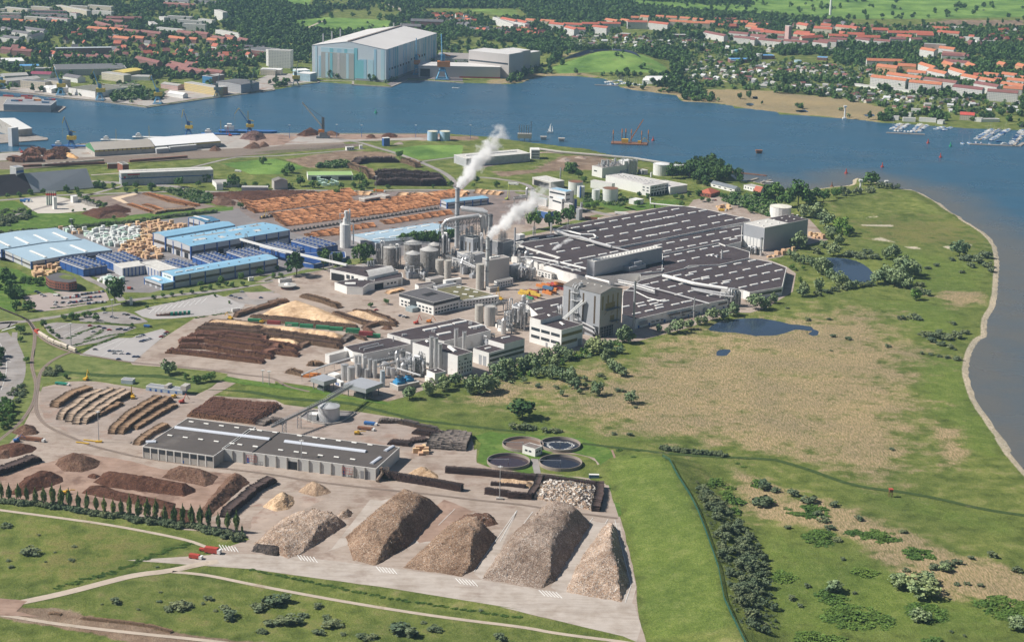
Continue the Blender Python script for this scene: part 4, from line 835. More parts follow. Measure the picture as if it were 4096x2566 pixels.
for lab,B,A,C,h,wl,rf in(('flat dark roofed hall in front of the grain silos, lower one',(565,762),(535,742),(760,735),6,plz,tar),('pale flat block at the foot of the twin concrete silos',(705,690),(655,670),(865,658),6,bg_,mat('dusty_roof',(.30,.27,.25))),('white block with a dark doorway right of the twin concrete silos',(880,705),(865,690),(1068,678),6.5,wte,plz),('low grey block behind the mossy roof',(780,780),(760,760),(1010,735),4,gd,gd),('small two storey white office with dark window rows',(1480,715),(1463,700),(1665,675),7.5,plz,greyroof),('low grey annex in front of the big pale block',(1395,790),(1380,770),(1510,770),4.5,bg_,greyroof),('two storey white office with window bands beside the roof pipes',(2110,622),(1947,578),(2150,612),6.5,plz,mat('dusty_roof')),('grey block beside the pile of ducts',(1645,535),(1622,520),(1740,512),14,gp,gp),('small grey cabin on the roof beside the tall trees',(1745,175),(1697,160),(1795,165),12,gp,tm_)):
 b=bld('plant_block',lab,'building',px('e1',*B),px('e1',*A),px('e1',*C),h,wl,rf)
 if 'office' in lab:b.row('x',6,h*.55,h*.75);b.row('x',6,h*.2,h*.38);b.row('y',4,h*.55,h*.75);b.row('y',4,h*.2,h*.38)
 if 'doorway' in lab:b.face('x',b.X*.48,b.X*.62,.1,5,dk_,'door')
b=bld('plant_block','big pale grey windowless block with steaming roof vent behind the slender chimney','building',*px3('e1',1385,465,1310,437,1623,430),25,mat('warm_grey_cladding',(.43,.41,.395),.6,.05,.05),mat('dusty_roof'))
for i in rg_(4):b.bx(b.X*(.2+.12*i),b.Y*.4,b.h-.2,b.X*(.2+.12*i)+2.4,b.Y*.4+2.4,b.h+1.6,tm_,'vent')
b=bld('plant_block','grey block with open roof pit in front of the boiler house','building',*px3('e5',365,1040,243,1012,555,1000),16.5,gp,gd)
b.bx(b.X*.2,b.Y*.3,b.h-.2,b.X*.9,b.Y*.7,b.h+.1,bg_,'roof_panel');b.face('x',b.X*.1,b.X*.2,5,7,dk_)
b=bld('plant_block','low grey block below the boiler house and the grey chimney','building',px('e5',270,1070-40),px('e5',140,965),px('e5',420,975),12,gp,bg_)
b=bld('plant_block','grey plant block with rooftop cooler right of the steaming chimney','building',*px3('e1',1550,262,1447,228,1672,232),16,gd,mat('dusty_roof'))
k=M()
for i in rg_(5):k.tower(b.X*(.2+.14*i),b.Y*.5,b.h,b.h+7+i%2*3,2.4,3,.2)
pt('framework',k,sd2,b.root);b.face('y',b.Y*.3,b.Y*.7,3,9,gp,'louvre')
b=bld('boiler_house','grey boiler house with strip windows under a steel frame of ducts','boiler house',*px3('e5',385,805,195,765,555,780),27,gp,sd2)
BH=b
for u in(.22,.5,.78):b.face('y',b.Y*u-.8,b.Y*u+.8,7,22,mat('bronze_glass'),'window')
for u in(.22,.48,.92):b.face('x',b.X*u-.7,b.X*u+.7,5,22,mat('bronze_glass'),'window')
k=M();X,Y,H=b.X,b.Y,b.h
for x in(0,.33,.66,1):
 for y in(0,.5,1):k.bar((X*x,Y*y,H),(X*x,Y*y,H+5),.25)
for z in(H+2.5,H+5):
 for y in(0,.5,1):k.bar((0,Y*y,z),(X,Y*y,z),.2)
 for x in(0,.33,.66,1):k.bar((X*x,0,z),(X*x,Y,z),.2)
pt('framework',k,sd2,b.root)
k=M()
for x,y,z0,z1,r in((.35,.35,H+5,H+12,2.2),(.5,.5,H+5,H+11,1.8),(.2,.6,H+3,H+9,1.5)):k.cyl(X*x,Y*y,z0,z1,r,12)
pt('cyclone',k,mat('dull_steel',(.36,.36,.37),.5,.15,.3),b.root)
def gy(x,y,Y):d=_f0*FO+CR*(1600+x/2.1656-IW/2)-CU*(720+y/2.1656-IH/2);t=Y/d.y;return VV((d.x*t,Y,CH+d.z*t))
yb_=b.root.location.y+9;o_=gy(370,560,yb_);o_.z=0
rt=tg('duct_bridge','bent silver duct on a lattice bridge left of the boiler house','pipe bridge',o_)
pts=[gy(x,y,yb_)for x,y in((366,640),(368,430),(374,385),(400,352),(440,338),(520,324),(680,304),(700,320))]
pt('duct',M().tube([p-o_ for p in pts],2,10),alu,rt,smooth=True)
p,q=gy(395,385,yb_)-o_,gy(700,330,yb_)-o_;pt('lattice_tower',M().tower(0,0,0,pts[2].z,7,9,.3).truss(p-VV((0,0,3)),q-VV((0,0,3)),5,5,12,.28),sd2,rt)
k=M()
for i in rg_(4):k.tube([gy(760-12*i,282-8*i,yb_+4+5*i)-o_,gy(600-20*i,262-8*i,yb_+4+5*i)-o_,gy(530,252-3*i,yb_+4+5*i)-o_],2,8)
for x in(715,745):a,c=gy(x,300,yb_+3)-o_,gy(x,470,yb_+3)-o_;k.cyl(a.x,a.y,(a.z+c.z)/2,a.z,2.6,12).cyl(a.x,a.y,c.z,(a.z+c.z)/2,.6,12,r2=2.6)
pt('upper_ducts',k,alu,rt)
k=M()
for x in(530,590,650,700,758):
 for dy in(3,20):a,c=gy(x,300,yb_+dy)-o_,gy(x,475,yb_+dy)-o_;k.tower(a.x,a.y,c.z,a.z,4,6,.22)
pt('frame',k,sd2,rt)
def chy(lab,f,x,yt,yb,w0,w1,m_,bands=4):
 p=px(f,x,yb);h=hgt(p[0],p[1],px(f,x,yt)[1]);q=g(p);mpp=(g((p[0]+1,p[1]))-q).length/FR[f][2]
 t=tg('chimney',lab,'chimney',(q.x,q.y,0));k=M().cyl(0,0,-.8,h,w0/2*mpp,18,r2=w1/2*mpp,capmi=1);pt('shaft',k,[m_,dk_],t)
 for i in rg_(bands):z=h*(.35+.62*i/max(1,bands-1));rr=(w0+(w1-w0)*z/h)/2*mpp;pt('gallery',M().cyl(0,0,z-.25,z+.25,rr+.5,18),sd2,t)
 return t,h,q
chim1=chy('tallest grey chimney, steam pouring from its top, beside the boiler house','e5',160,105,935,60,62,mat('chimney_grey',(.42,.44,.46),.5))
chim2=chy('slender pale chimney with steam blowing right, rising beside the mossy roof','e5',575,780,1500,44,52,mat('chimney_pale',(.50,.52,.52),.5))
chy('thin smooth grey chimney at the left end of the piped roofs','e1',1678,88,500,20,20,gp,1)
chy('thin grey chimney right of the grey tower','e4',1390,285,1200,36,40,gp,2)
chy('grey chimney behind the boiler house frame','e5',615,470,1040,62,62,mat('chimney_grey'),2)
chy('short silver chimney against the end of the tall grey store','f5',905,320,455,17,17,alu,2)
chy('short silver chimney on the roof near the two ponds','f5',608,408,540,15,15,alu,1)
for i,(lab,f,x,yt,yb,w_)in en((('short silver stack on the roof in front of the tall trees','b3',448,680,780,17),('squat roof stack, left of a close pair','b3',291,715,800,11),('squat roof stack, right of a close pair','b3',307,710,800,9),('thin stack amid the blue and white concrete works','b3',258,545,650,10),('white stack beside the open scrap shed','b3',530,197,300,12),('thin roof stack among the pipes behind the grey tower','b3',513,1020,1150,13),('short stack on the white front wall by the marsh path','c3',1700,60,240,12),('thin mast stack behind the front silos','e2',953,375,490,8))):
 chy(lab,f,x,yt,yb,w_,w_,stl,1)
cs=mat('concrete_silo',(.43,.41,.37),.9,.1,.12,stain=((.30,.28,.25),.2,.56));gs=mat('grain_silo_steel',(.27,.26,.25),.7,.25,.5,stain=((.16,.14,.12),.3,.5));ss=mat('silver_silo',(.50,.50,.50),.38,.12,.3,metal=.35)
for i,(lab,x,yt,yb,w_)in en((('weathered grain silo with cone roof, nearest one',492,405,655,172),('weathered grain silo with cone roof left behind the framework',235,330,570,172),('weathered grain silo with cone roof beside the twin concrete silos',680,365,610,215),('weathered grain silo with cone roof, rearmost one',490,290,480,210),('weathered grain silo behind the conveyor towers',740,300,420,150))):
 silo('grain_silo',lab,'e1',x,yt,yb,w_,gs,cone=.42,capm=mat('zinc_cone',(.46,.45,.43),.5,.12,.2),rings=3)
silo('concrete_silo','tall concrete silo, left of the twin pair','e1',805,470,650,95,cs,rings=4);silo('concrete_silo','tall concrete silo, right of the twin pair','e1',902,475,685,82,cs,rings=4)
silo('concrete_silo','tall ringed concrete silo left of the slender chimney','e1',1276,520,815,95,cs,rings=6)
silo('concrete_silo','ringed concrete silo touching a wider tank','e1',1265,995,1205,98,cs,rings=4);silo('concrete_silo','wide smooth concrete tank beside the ringed silo','e1',1390,1015,1235,128,bg_)
for i,(x,yt,yb,w_)in en(((1345,228,572,44),(1392,240,588,46),(1434,300,602,44))):silo('slim_silo',('slim silver silo before the white block, '+('leftmost','middle one','shortest and rightmost')[i]),'e2',x,yt,yb,w_,ss,rings=5)
silo('slim_silo','slim silver silo on the dark roof, left of two','e2',1600,150,402,44,ss,rings=3);silo('slim_silo','slim silver silo on the dark roof, right of two','e2',1684,180,425,44,ss,rings=3)
for i,(x,yt,yb,w_)in en(((575,425,600,36),(613,422,610,38),(662,438,625,44),(715,455,640,44),(766,468,648,50))):silo('slim_silo','silver silo in the row of five, number %s from the left'%NU[i],'e2',x,yt,yb,w_,ss,rings=2)
silo('slim_silo','squat silver silo, left of the front two','e2',455,515,672,78,ss,cone=.2);silo('slim_silo','squat silver silo, right of the front two','e2',520,540,690,82,ss,cone=.2)
silo('slim_silo','silver silo between the squat pair and the row of five','e2',596,505,640,52,ss,cone=.2)
for i,(x,yt,yb,w_)in en(((643,555,640,38),(682,560,645,46),(905,540,625,44),(948,550,650,48),(1250,500,620,40),(1137,540,590,32))):silo('process_tank','small silver process tank '+('under the row of five, left','under the row of five, right','behind the tall pale column, left','behind the tall pale column, right','with domed top beside the duct stack','half hidden behind the duct stack')[i],'e2',x,yt,yb,w_,ss,cone=.3,cat='tank')
silo('concrete_silo','pale slim column in front of the large canopy','e2',845,575,740,52,mat('pale_blue_steel',(.45,.50,.53),.5),rings=1)
silo('white_silo','tall white silo with a filter house on top beside the log yard','b2',832,700,905,95,wte,rings=2)
k=M();t=bpy.data.objects['white_silo'];h=t['hh']
k.cyl(0,0,h,h+7,3,12,r2=2.2);k.cyl(1,0,h+7,h+15,2,12);k.cyl(5,0,h,h+17,1,10)
for x in(-6.2,-5,3.5):k.tube([(x,-1,h+1),(x,-1,h+12),(0,-1,h+12)],.5,6)
k.tube([(6,-2,h+1),(9.5,-2,h+1),(9.5,-2,4)],.8,6);pt('filter_house',k,wte,t)
silo('white_silo','squat pale tank beside the tall white silo','b2',1015,850,900,100,bg_,cone=.1)
q=G2('b2',328,1255);t=tg('gatehouse','round reception pavilion with red base and white disc roof','gatehouse',q)
pt('wall',M().cyl(0,0,-.5,3.2,7,20),mat('gatehouse_red',(.32,.12,.10)),t);pt('window_band',M().cyl(0,0,1.2,2.4,7.1,20),gz,t);pt('roof',M().cyl(0,0,3.2,3.8,9.5,24),bg_,t);pt('roof_dome',M().cyl(0,0,3.8,5.6,3.6,16,r2=1.2),tm_,t)
pan=mat('silver_panel',(.50,.51,.53),.5,.06,.08);strip_=mat('brown_strip_glass',(.075,.065,.06),.3,.3,.3)
def blue_hall(lab,B,A,C,h,rt_='gx',rise=1.5,roof=None,f='f2',bands=True,nb=6,ny=2):
 b=bld('timber_hall',lab,'industrial hall',px(f,*B),px(f,*A),px(f,*C),h,pan,roof or lblue,rt_,rise=rise)
 if bands:
  b.face('x',.5,b.X-.5,h*.42,h*.62,strip_);b.face('y',.5,b.Y-.5,h*.42,h*.62,strip_)
  for i in rg_(nb+1):u=min(b.X-1.6,b.X*i/nb);b.face('x',u,u+1.6,.1,h-.2,blue,'blue_pier',.2)
  for i in rg_(ny+1):u=min(b.Y-1.4,b.Y*i/ny);b.face('y',u,u+1.4,.1,h-.2,blue,'blue_pier',.2)
 return b
b=blue_hall('largest blue roofed sawmill hall, long side with brown strip and blue piers',(380,422),(195,358),(1122,300),15,nb=8,ny=3)
for u in(.1,.42,.75):b.face('y',b.Y*u,b.Y*(u+.15),.1,6,dk_,'gate')
b.face('x',b.X*.24,b.X*.32,1,6.5,dk_,'gate');b.face('x',b.X*.44,b.X*.53,1,7,dk_,'gate')
for i in rg_(26):
 q=(b.X*(.08+.035*i),b.Y*(.22+.5*(i%2)+.06*(i%3)));zz=b.h+1.5*(1-abs(q[1]-b.Y/2)/(b.Y/2));b.bx(q[0],q[1],zz,q[0]+1.6,q[1]+1.4,zz+1,gd,'vent')
for i,(u,v,l,w_)in en(((.12,.3,.12,.12),(.3,.55,.2,.1),(.55,.6,.14,.12),(.8,.7,.1,.14),(.35,.2,.05,.14),(.52,.2,.05,.14),(.72,.25,.06,.14),(.2,.62,.12,.1))):
 zz=b.h+1.5*(1-abs(v+w_/2-.5)*2)+.3;s_=1.5/(b.Y/2)*(1 if v<.5 else-1)
 k=M();x0,x1,y0,y1=b.X*u,b.X*(u+l),b.Y*v,b.Y*(v+w_);z0=b.h+.36+1.5*(1-abs(v-.5)*2);z1=b.h+.36+1.5*(1-abs(v+w_-.5)*2)
 k.add([(x0,y0,z0),(x1,y0,z0),(x1,y1,z1),(x0,y1,z1)],[(0,1,2,3)]);pt('roof_patch',k,mat('roof_patch',(.30,.29,.27))if i%2 else mat('pale_patch',(.50,.52,.52)),b.root)
blue_hall('tall blue gabled sawmill hall adjoining the largest one',(190,350),(108,320),(712,262),17,rise=1.8,nb=1,ny=1)
b=blue_hall('dark blue roofed hall with a white roof light, behind the sawmill',(490,244),(362,208),(660,243),12,roof=mat('dark_blue_roof',(.06,.17,.28)),nb=2,ny=3);b.bx(b.X*.3,b.Y*.1,b.h+1.2,b.X*.42,b.Y*.95,b.h+1.9,wte,'roof_light')
b=blue_hall('long blue roofed hall nearest the truck park, with lettering on its end wall',(253,645),(158,612),(1033,512),12.5,rise=1.3,nb=7,ny=1)
b.text('y',b.Y*.80,b.h-3.4,2.6,'ILIM TIMBER',mat('lettering_green',(.02,.12,.08),.6));b.face('y',b.Y*.02,b.Y*.98,b.h-5,b.h-.3,wte,'sign_panel',.14)
for i in rg_(9):b.bx(b.X*(.05+.1*i),b.Y*.3,b.h+.7,b.X*(.05+.1*i)+(9 if i<3 else 1.6),b.Y*.3+1.5,b.h+1.8,skyl if i<3 else gd,'skylight')
b=blue_hall('low blue roofed annex with three dock gates at the end of the long hall',(167,702),(30,655),(250,682),7,rise=.6,nb=1,ny=1)
for u in(.12,.42,.72):b.face('y',b.Y*u,b.Y*(u+.17),.1,4.5,mat('grey_gate',(.22,.22,.23)),'gate')
k=M();k.box(b.X*.2,b.Y*.3,b.h+.7,b.X*.45,b.Y*.75,b.h+1.3);pt('skylight',k,skyl,b.root)
b=blue_hall('wide pale blue roofed store, nearer one of the two at the left',(245,210),(8,122),(885,118),8.5,'gy',1.6,pblue,'f3',nb=6,ny=3)
for i in rg_(3):b.bx(b.X*(.18+.25*i),b.Y*.05,b.h+1.4,b.X*(.20+.25*i)+.8,b.Y*.62,b.h+2.1,skyl,'skylight')
b=blue_hall('wide pale blue roofed store, farther one of the two at the left',(10,112),(-230,25),(640,33),9.5,'gy',1.6,pblue,'f3',nb=6,ny=3)
for i in rg_(4):b.bx(b.X*(.1+.24*i),b.Y*.05,b.h+1.4,b.X*(.12+.24*i)+.8,b.Y*.6,b.h+2.1,skyl,'skylight')
b=bld('planer_mill','grey roofed hall with blue ribs and blue dust filter between the kilns','industrial hall',*px3('b1',1075,1080,1000,1040,1290,1052),9.5,pan,mat('pale_membrane'))
for i in rg_(6):b.face('x',b.X*(.06+.15*i),b.X*(.06+.15*i)+1.2,.1,9,blue,'blue_pier',.2)
b=bld('planer_mill','pale roofed rear wing of the blue ribbed planing hall','industrial hall',*px3('b1',1400,1105,1215,1030,1565,1085),9.5,pan,mat('pale_membrane'))
for i in rg_(6):b.face('y',b.Y*(.06+.15*i),b.Y*(.06+.15*i)+1.2,.1,9,blue,'blue_pier',.2)
silo('dust_filter','blue dust filter drum beside the grey roofed planing hall','b1',1302,1062,1135,40,blue,'filter')
dkb=mat('kiln_blue',(.015,.055,.20),.5,.12,.2);fan=mat('fan_steel',(.36,.38,.42),.5,.15,1)
fk=M().cyl(0,0,0,.9,.22,6).cyl(0,0,.9,1.15,1.1,8);fm=fk.mesh('fan_cowl',fan)
def kl(lab,f,B,A,C,h,nx,ny):
 b=bld('drying_kiln',lab,'drying kiln',px(f,*B),px(f,*A),px(f,*C),h,dkb,dkb,group='blue timber drying kilns')
 for i in rg_(nx):
  b.bx(b.X*(i+.5)/nx-.9,.6,h-.1,b.X*(i+.5)/nx+.9,b.Y-.6,h+1.2,dkb if i%2 else mat('kiln_grey',(.20,.22,.27)),'roof_duct')
  for j in rg_(ny):o=link('fan_cowl',fm,b.root,(b.X*(i+.5)/nx,b.Y*(j+.5)/ny,h+1.2))
 for i in rg_(max(2,nx-2)):b.face('x',b.X*(i+.12)/max(2,nx-2),b.X*(i+.88)/max(2,nx-2),.3,h*.8,blue,'kiln_door')
 for i in rg_(4):b.face('y',b.Y*(i+.1)/4,b.Y*(i+.9)/4,.3,h*.85,blue,'kiln_door')
 return b
kl('blue kiln block with fan cowls beside the round red office','f3',(660,268),(470,200),(850,238),8.5,6,7)
kl('blue kiln block between the pale blue store and the planing hall','f3',(905,226),(757,163),(1137,199),8.5,8,6)
kl('blue kiln block hidden behind the white lettered end wall','f2',(300,588),(145,540),(443,562),8,5,6)
kl('blue kiln block with fan cowls before the end gates of the sawmill','f2',(535,552),(390,496),(705,520),8.5,6,6)
kl('blue kiln block with fan cowls below the slanting white conveyor','f2',(805,516),(647,463),(985,486),8.5,7,6)
kl('blue kiln block with fan cowls beneath the middle of the white conveyor','f2',(1090,473),(895,421),(1242,446),8.5,6,7)
kl('blue kiln block nearest the tall white silo and the log yard','b2',(590,905),(360,840),(765,870),9,6,7)
rt,_=hl('kiln_annex','low blue flat store with timber packs laid on its roof','store',P_('b2',"322,1003 430,950 835,935 842,985 560,1045"),5,blue,dkb)
b=bld('timber_hall','long pale blue roofed shed right of the tall white silo','industrial hall',*px3('b2',1110,862,885,790,1830,752),6,pan,pblue,'gx',rise=1.5)
for i in rg_(5):b.bx(b.X*(.1+.17*i),b.Y*.72,b.h+.8,b.X*(.1+.17*i)+12,b.Y*.78,b.h+1.6,skyl,'skylight');b.bx(b.X*(.05+.19*i),b.Y*.25,b.h+.8,b.X*(.05+.19*i)+15,b.Y*.3,b.h+1.5,skyl,'skylight')
b=blue_hall('blue roofed log sorting hall behind the chimney',(1730,505),(1627,490),(2095,465),8,f='b2',rise=1,nb=5,ny=1)
b=bld('open_shelter','grey roofed open shelter amid the log rows','shelter',*px3('b2',1005,475,960,462,1145,452),8,cw,bg_);b.face('x',b.X*.1,b.X*.9,.1,6,dk_,'opening')
b=bld('open_shelter','small pale roofed shelter with concrete wall amid the log rows','shelter',*px3('b2',1190,448,1115,432,1230,440),8,cw,bg_)
a,m_,c=G2('b1',2090,822,14),G2('b2',200,905,14),G2('b2',850,1052,14);o_=VV((m_.x,m_.y,0));rt=tg('belt_conveyor','long thin white covered conveyor from the blue sawmill to the intake building','conveyor',o_)
k=M()
for p,q in((a,m_),(m_,c)):k.tube([p-o_,q-o_],1.5,4)
pt('conveyor_casing',k,wte,rt)
for f,x,y in(('b2',200,905),('b2',425,955),('b2',710,1020),('b1',2160,840)):q=G2(f,x,y,12)-o_;pt('trestle',M().tower(q.x,q.y,0,20 if x!=200 else 13,5,5,.22,wd2=2),stl,rt)
rt=tg('office_building','curved red brick office with flat roof and a grassy roof court','office',G2('b1',640,1290));o_=VV(rt.location)
P=[G2('b1',x,y,10)-o_ for x,y in((400,1150),(430,1178),(480,1192),(540,1200),(600,1206),(672,1192),(665,1165),(620,1138),(560,1122),(500,1118))]
L=[(p.x,p.y)for p in P];ar=sum(L[i][0]*L[(i+1)%10][1]-L[(i+1)%10][0]*L[i][1]for i in rg_(10));L=L[::-1]if ar<0 else L
pt('wall',M().prism(L,-1,9.7),brick,rt);link('roof',sheet_mesh('roof',L,9.9,mat('office_roof')),rt)
k=M();cx=sum(p[0]for p in L)/10;cy=sum(p[1]for p in L)/10
for i in rg_(len(L)):
 a,b2=VV(L[i]),VV(L[(i+1)%10]);n=int((b2-a).length/2.6)
 for z in(3.4,6.2):
  for j in rg_(n):
   p=a.lerp(b2,(j+.25)/n);q=a.lerp(b2,(j+.75)/n);d=(q-p).normalized();nn=VV((d.y,-d.x))*.12;k.prism([p+nn,q+nn,q-nn,p-nn],z,z+1.5)
 p,q=a,b2;d=(q-p).normalized();nn=VV((d.y,-d.x))*.15;k.prism([p+nn,q+nn,q-nn,p-nn],.1,2)
pt('window',k,gz,rt);link('roof_court',sheet_mesh('roof_court',[(cx+(x-cx)*.5+4,cy+(y-cy)*.5+3)for x,y in L],10.1,lawn),rt)
sh_roof=mat('fibre_roof',(.082,.070,.064),.95,.12,.05,stain=((.12,.105,.095),.03,.57))
b=bld('storage_shed','very long grey roofed shed with white ribbed walls, left half with strip windows','warehouse',*px3('d1',1045,80,1375,-128,1570,148),9.5,cw,sh_roof)
rt0=b;
for i in rg_(9):b.face('x',b.X*(i+.05)/9,b.X*(i+.85)/9,5.3,8.6,gz)
for i in rg_(10):b.face('x',b.X*i/9-.2 if i else 0,b.X*i/9+.4 if i<9 else b.X,.1,9.2,plz,'pier',.3)
b.face('x',b.X*.56,b.X*.58,.1,2.6,blue,'door')
Bp=px('d1',1625,97);Cp=px('d2',925,243)
b3=bld('storage_shed','very long grey roofed shed with white ribbed walls and a dark gateway, right part','warehouse',Bp,px('d1',1848,-48),Cp,9.5,mat('shed_white',(.52,.52,.50),.8,.07,.1,stain=((.36,.33,.29),.08,.58)),sh_roof)
for i in rg_(15):u=b3 .X*i/14;b3 .face('x',max(0,u-.35),min(b3 .X,u+.35),.1,9.3,cw,'pier',.9)
b3 .face('x',b3 .X*.435,b3 .X*.495,.1,6.5,dk_,'gate',.1);b3 .face('x',b3 .X*.90,b3 .X*.96,.1,6.3,mat('grey_gate'),'gate');b3 .face('x',b3 .X*.165,b3 .X*.18,1,5,blue,'door');b3 .face('x',b3 .X*.79,b3 .X*.80,1,5,blue,'door')
for xx in(.20,.82):
 k=M()
 for z in(3,5.6,7.6):k.bar((b3 .X*xx-4,-1.6,z),(b3 .X*xx+4,-1.6,z),.12)
 for i in rg_(5):k.bar((b3 .X*xx-4+2*i,-1.6,2.8),(b3 .X*xx-4+2*i,-1.6,7.8),.12)
 pt('fire_stair',k,red,b3 .root)
def longsky(bb,p,q,w_):
 a,c=g(p,9.6),g(q,9.6);skyt(bb.root,(a+c)/2-VV((0,0,.1)),math.atan2((c-a).y,(c-a).x),(c-a).length,w_,m_=mat('blue_white_light',(.55,.58,.64),.4,.06,1))
longsky(b,px('c1',1540,1205),px('c1',2370,1308),4.4);longsky(b3,px('d2',255,45),px('d2',850,120),4.4);longsky(b,px('c1',1280,1332),px('c1',1370,1330),4);longsky(b3,px('d2',990,115),px('d2',1050,80),3.2);longsky(b3,px('d2',890,208),px('d2',955,162),3.2)
for f,s,bb in(('c1',"1680,1155 1812,1172 1945,1190 2080,1206 2215,1223 2280,1232 1493,1274 1628,1292 1763,1309 1900,1327 2038,1345 2107,1355 2243,1373",b),('c2',"20,1222 87,1232 220,1248 435,1277 571,1294 640,1303 778,1321 915,1338 1054,1357 48,1371 270,1402",b3),('d2',"340,122 400,130 517,147 634,160 753,176",b3)):
 for t_ in s.split():
  x,y=map(float,t_.split(','));c=G2(f,x,y,9.6);skyt(bb.root,c,b.root.rotation_euler.z,4,1.5,m_=None)
k=M()
for x in(.55,):k.box(b3 .X*.2,.0,9.6,b3 .X*.205,b3 .Y,9.85)
pt('roof_joint',k,dk_,b3 .root);
k=M();k.tube([(b3 .X+3,2,10),(b3 .X+4,2,6),(b3 .X+2,-1,2),(b3 .X+2,-3,1)],1.3,8);k.tower(b3 .X+5,8,0,8,3,3,.2);pt('extraction_duct',k,mat('dull_rust',(.22,.16,.12)),b3 .root)
t=silo('storage_tank','big silver tank with shallow ribbed cone roof under the long lattice conveyor','c2',684,1040,1160,192,mat('tank_silver',(.52,.53,.54),.4,.06,.1,metal=.2),'tank',cone=.3,n=32,capm=mat('cone_silver',(.55,.56,.57),.45,.06,.1,metal=.2))
r,h=t['r'],t['hh'];k=M()
for i in rg_(22):a=R(200+i*5);k.bar(((r+.5)*cos(a),(r+.5)*sin(a),h-h*i/22),((r+.5)*cos(a+R(5)),(r+.5)*sin(a+R(5)),h-h*(i+1)/22),.22)
pt('stairs',k,stl,t)
a,bb_,c=G2('c2',895,845,13),G2('c2',690,960,15),G2('c2',190,1205,11);o_=VV((bb_.x,bb_.y,0));rt=tg('lattice_conveyor','long lattice conveyor bridge from the large canopy over the silver tank to the shed','conveyor',o_)
k=M();k.truss(a-o_,bb_-o_,3.4,3,14,.2);pt('lattice_girder',k,stl,rt);k=M();k.truss(bb_-o_,c-o_,2.4,2.2,26,.16);pt('lattice_girder',k,stl,rt)
k=M()
for p,q in((a,bb_),(bb_,c)):k.tube([p-o_+VV((0,0,.6)),q-o_+VV((0,0,.6))],.8,4)
pt('belt_cover',k,sd2,rt)
for x,y in((520,1030),(432,1085),(700,985),(300,1150)):q=G2('c2',x,y,12)-o_;pt('trestle',M().tower(q.x,q.y,0,12,3,4,.18),stl,rt)
P=gl('c2',"435,1120 500,1072 560,1060 900,1075 930,1085 800,1165 680,1185 560,1168");cx=sum(p.x for p in P)/8;k=M();L=[(p.x-cx,p.y-P[0].y)for p in P]
rt=tg('bund_wall','low concrete wall ringing the big silver tank','wall',(cx,P[0].y,0))
for i in rg_(8):
 a,b2=VV(L[i]),VV(L[(i+1)%8]);d=(b2-a).normalized();nn=VV((-d.y,d.x))*.35;k.prism([a-nn,b2-nn,b2+nn,a+nn],-.5,1.3+.003*i)
pt('wall',k,cw,rt);sht('yard_paving',[VV((x+cx,y+P[0].y))for x,y in L],Z+.22,asphd)
b=bld('pump_shed','white box shed beside the big silver tank','shed',*px3('c2',583,1095,515,1085,600,1070),5,wte,wte)
for lab,x,y,wd,wc in(('round treatment basin with brown water, back left',2092,1770+7,165,(.19,.125,.09)),('round treatment basin with foaming dark water, back right',2241,1771+7,162,(.02,.022,.035)),('round treatment basin with purple brown water, front left',2034,1838+7,172,(.045,.028,.035)),('round treatment basin with still dark water, front right',2242.5,1843+7,172,(.02,.02,.03))):
 q=g((x,y-7),2.5);mp=(g((x+1,y-7),2.5)-q).length;r=wd/2*mp;t=tg('treatment_basin',lab,'basin',(q.x,q.y,0));n=48;k=M()
 for r0,z0,r1,z1 in((r,-1,r,2.5),(r,2.5,r-.5,2.5),(r-.5,2.5,r-.5,-2)):
  vs=[(rr*cos(2*math.pi*i/n),rr*sin(2*math.pi*i/n),z)for rr,z in((r0,z0),(r1,z1))for i in rg_(n)];k.add(vs,[(i,(i+1)%n,n+(i+1)%n,n+i)for i in rg_(n)])
 pt('basin_wall',k,mat('basin_concrete',(.30,.25,.215),.9,.15,.2),t)
 mm,tt,bb=newmat('basin_water');si(bb,'Base Color',(*wc,1));si(bb,'Roughness',.1);bump(tt,bb,nz_(tt,.8,4),.2,.2)
 pt('basin_water',M().cyl(0,0,-.5,.4,r-.4,n),mm,t)
 k=M();k.bar((-r,0,2.9),(0,0,2.9),.3);k.bar((0,0,.4),(0,0,3.2),.5);pt('scraper_bridge',k,stl,t)
 if 'foam' in lab:
  k=M();rr=RR(3)
  for i in rg_(230):
   a=UU(rr,0,6.28);q_=r*(.60+.06*sin(3*a)+UU(rr,-.07,.07));k.obox((q_*cos(a),q_*sin(a),.42),UU(rr,.5,2.2),UU(rr,.3,.9),.08,a+1.57)
  pt('foam',k,wte,t)
b=bld('pump_house','white two storey pump house between the four round basins','building',*px3('d3',258,100,165,74,323,82),6.5,plz,mat('pump_roof',(.17,.14,.125)),par=.3);b.face('x',b.X*.12,b.X*.4,2.8,4.2,gz);b.face('x',b.X*.5,b.X*.75,2.8,4.2,gz);b.face('y',b.Y*.3,b.Y*.5,2.8,4.2,gz);b.face('y',b.Y*.6,b.Y*.8,2.8,4.2,gz);b.face('x',b.X*.82,b.X*.93,.1,2.6,blue,'door')
q=G2('d3',688,312);t=tg('storage_container','small blue container with white top on the grass by the basin road','container',q,0);pt('body',M().obox((0,0,-.2),7.5,2.6,3),mat('container_blue',(.07,.15,.26)),t);pt('roof',M().obox((0,0,2.8),7.6,2.7,.15),tm_,t)
b=bld('scale_office','row of grey blue site cabins with a lookout on the right','site office',*px3('c1',1280,840,1300,812,1600,880),4,mat('cabin_blue_grey',(.36,.42,.48)),gd)
for u in(.1,.25,.4,.6,.8):b.face('x',b.X*u,b.X*(u+.05),.1,2.4,blue,'door')
b.bx(b.X*.95,0,4,b.X*1.1,b.Y,8,bg_,'lookout');b.bx(b.X*.5,0,4,b.X*.6,b.Y,6.5,bg_,'lookout')
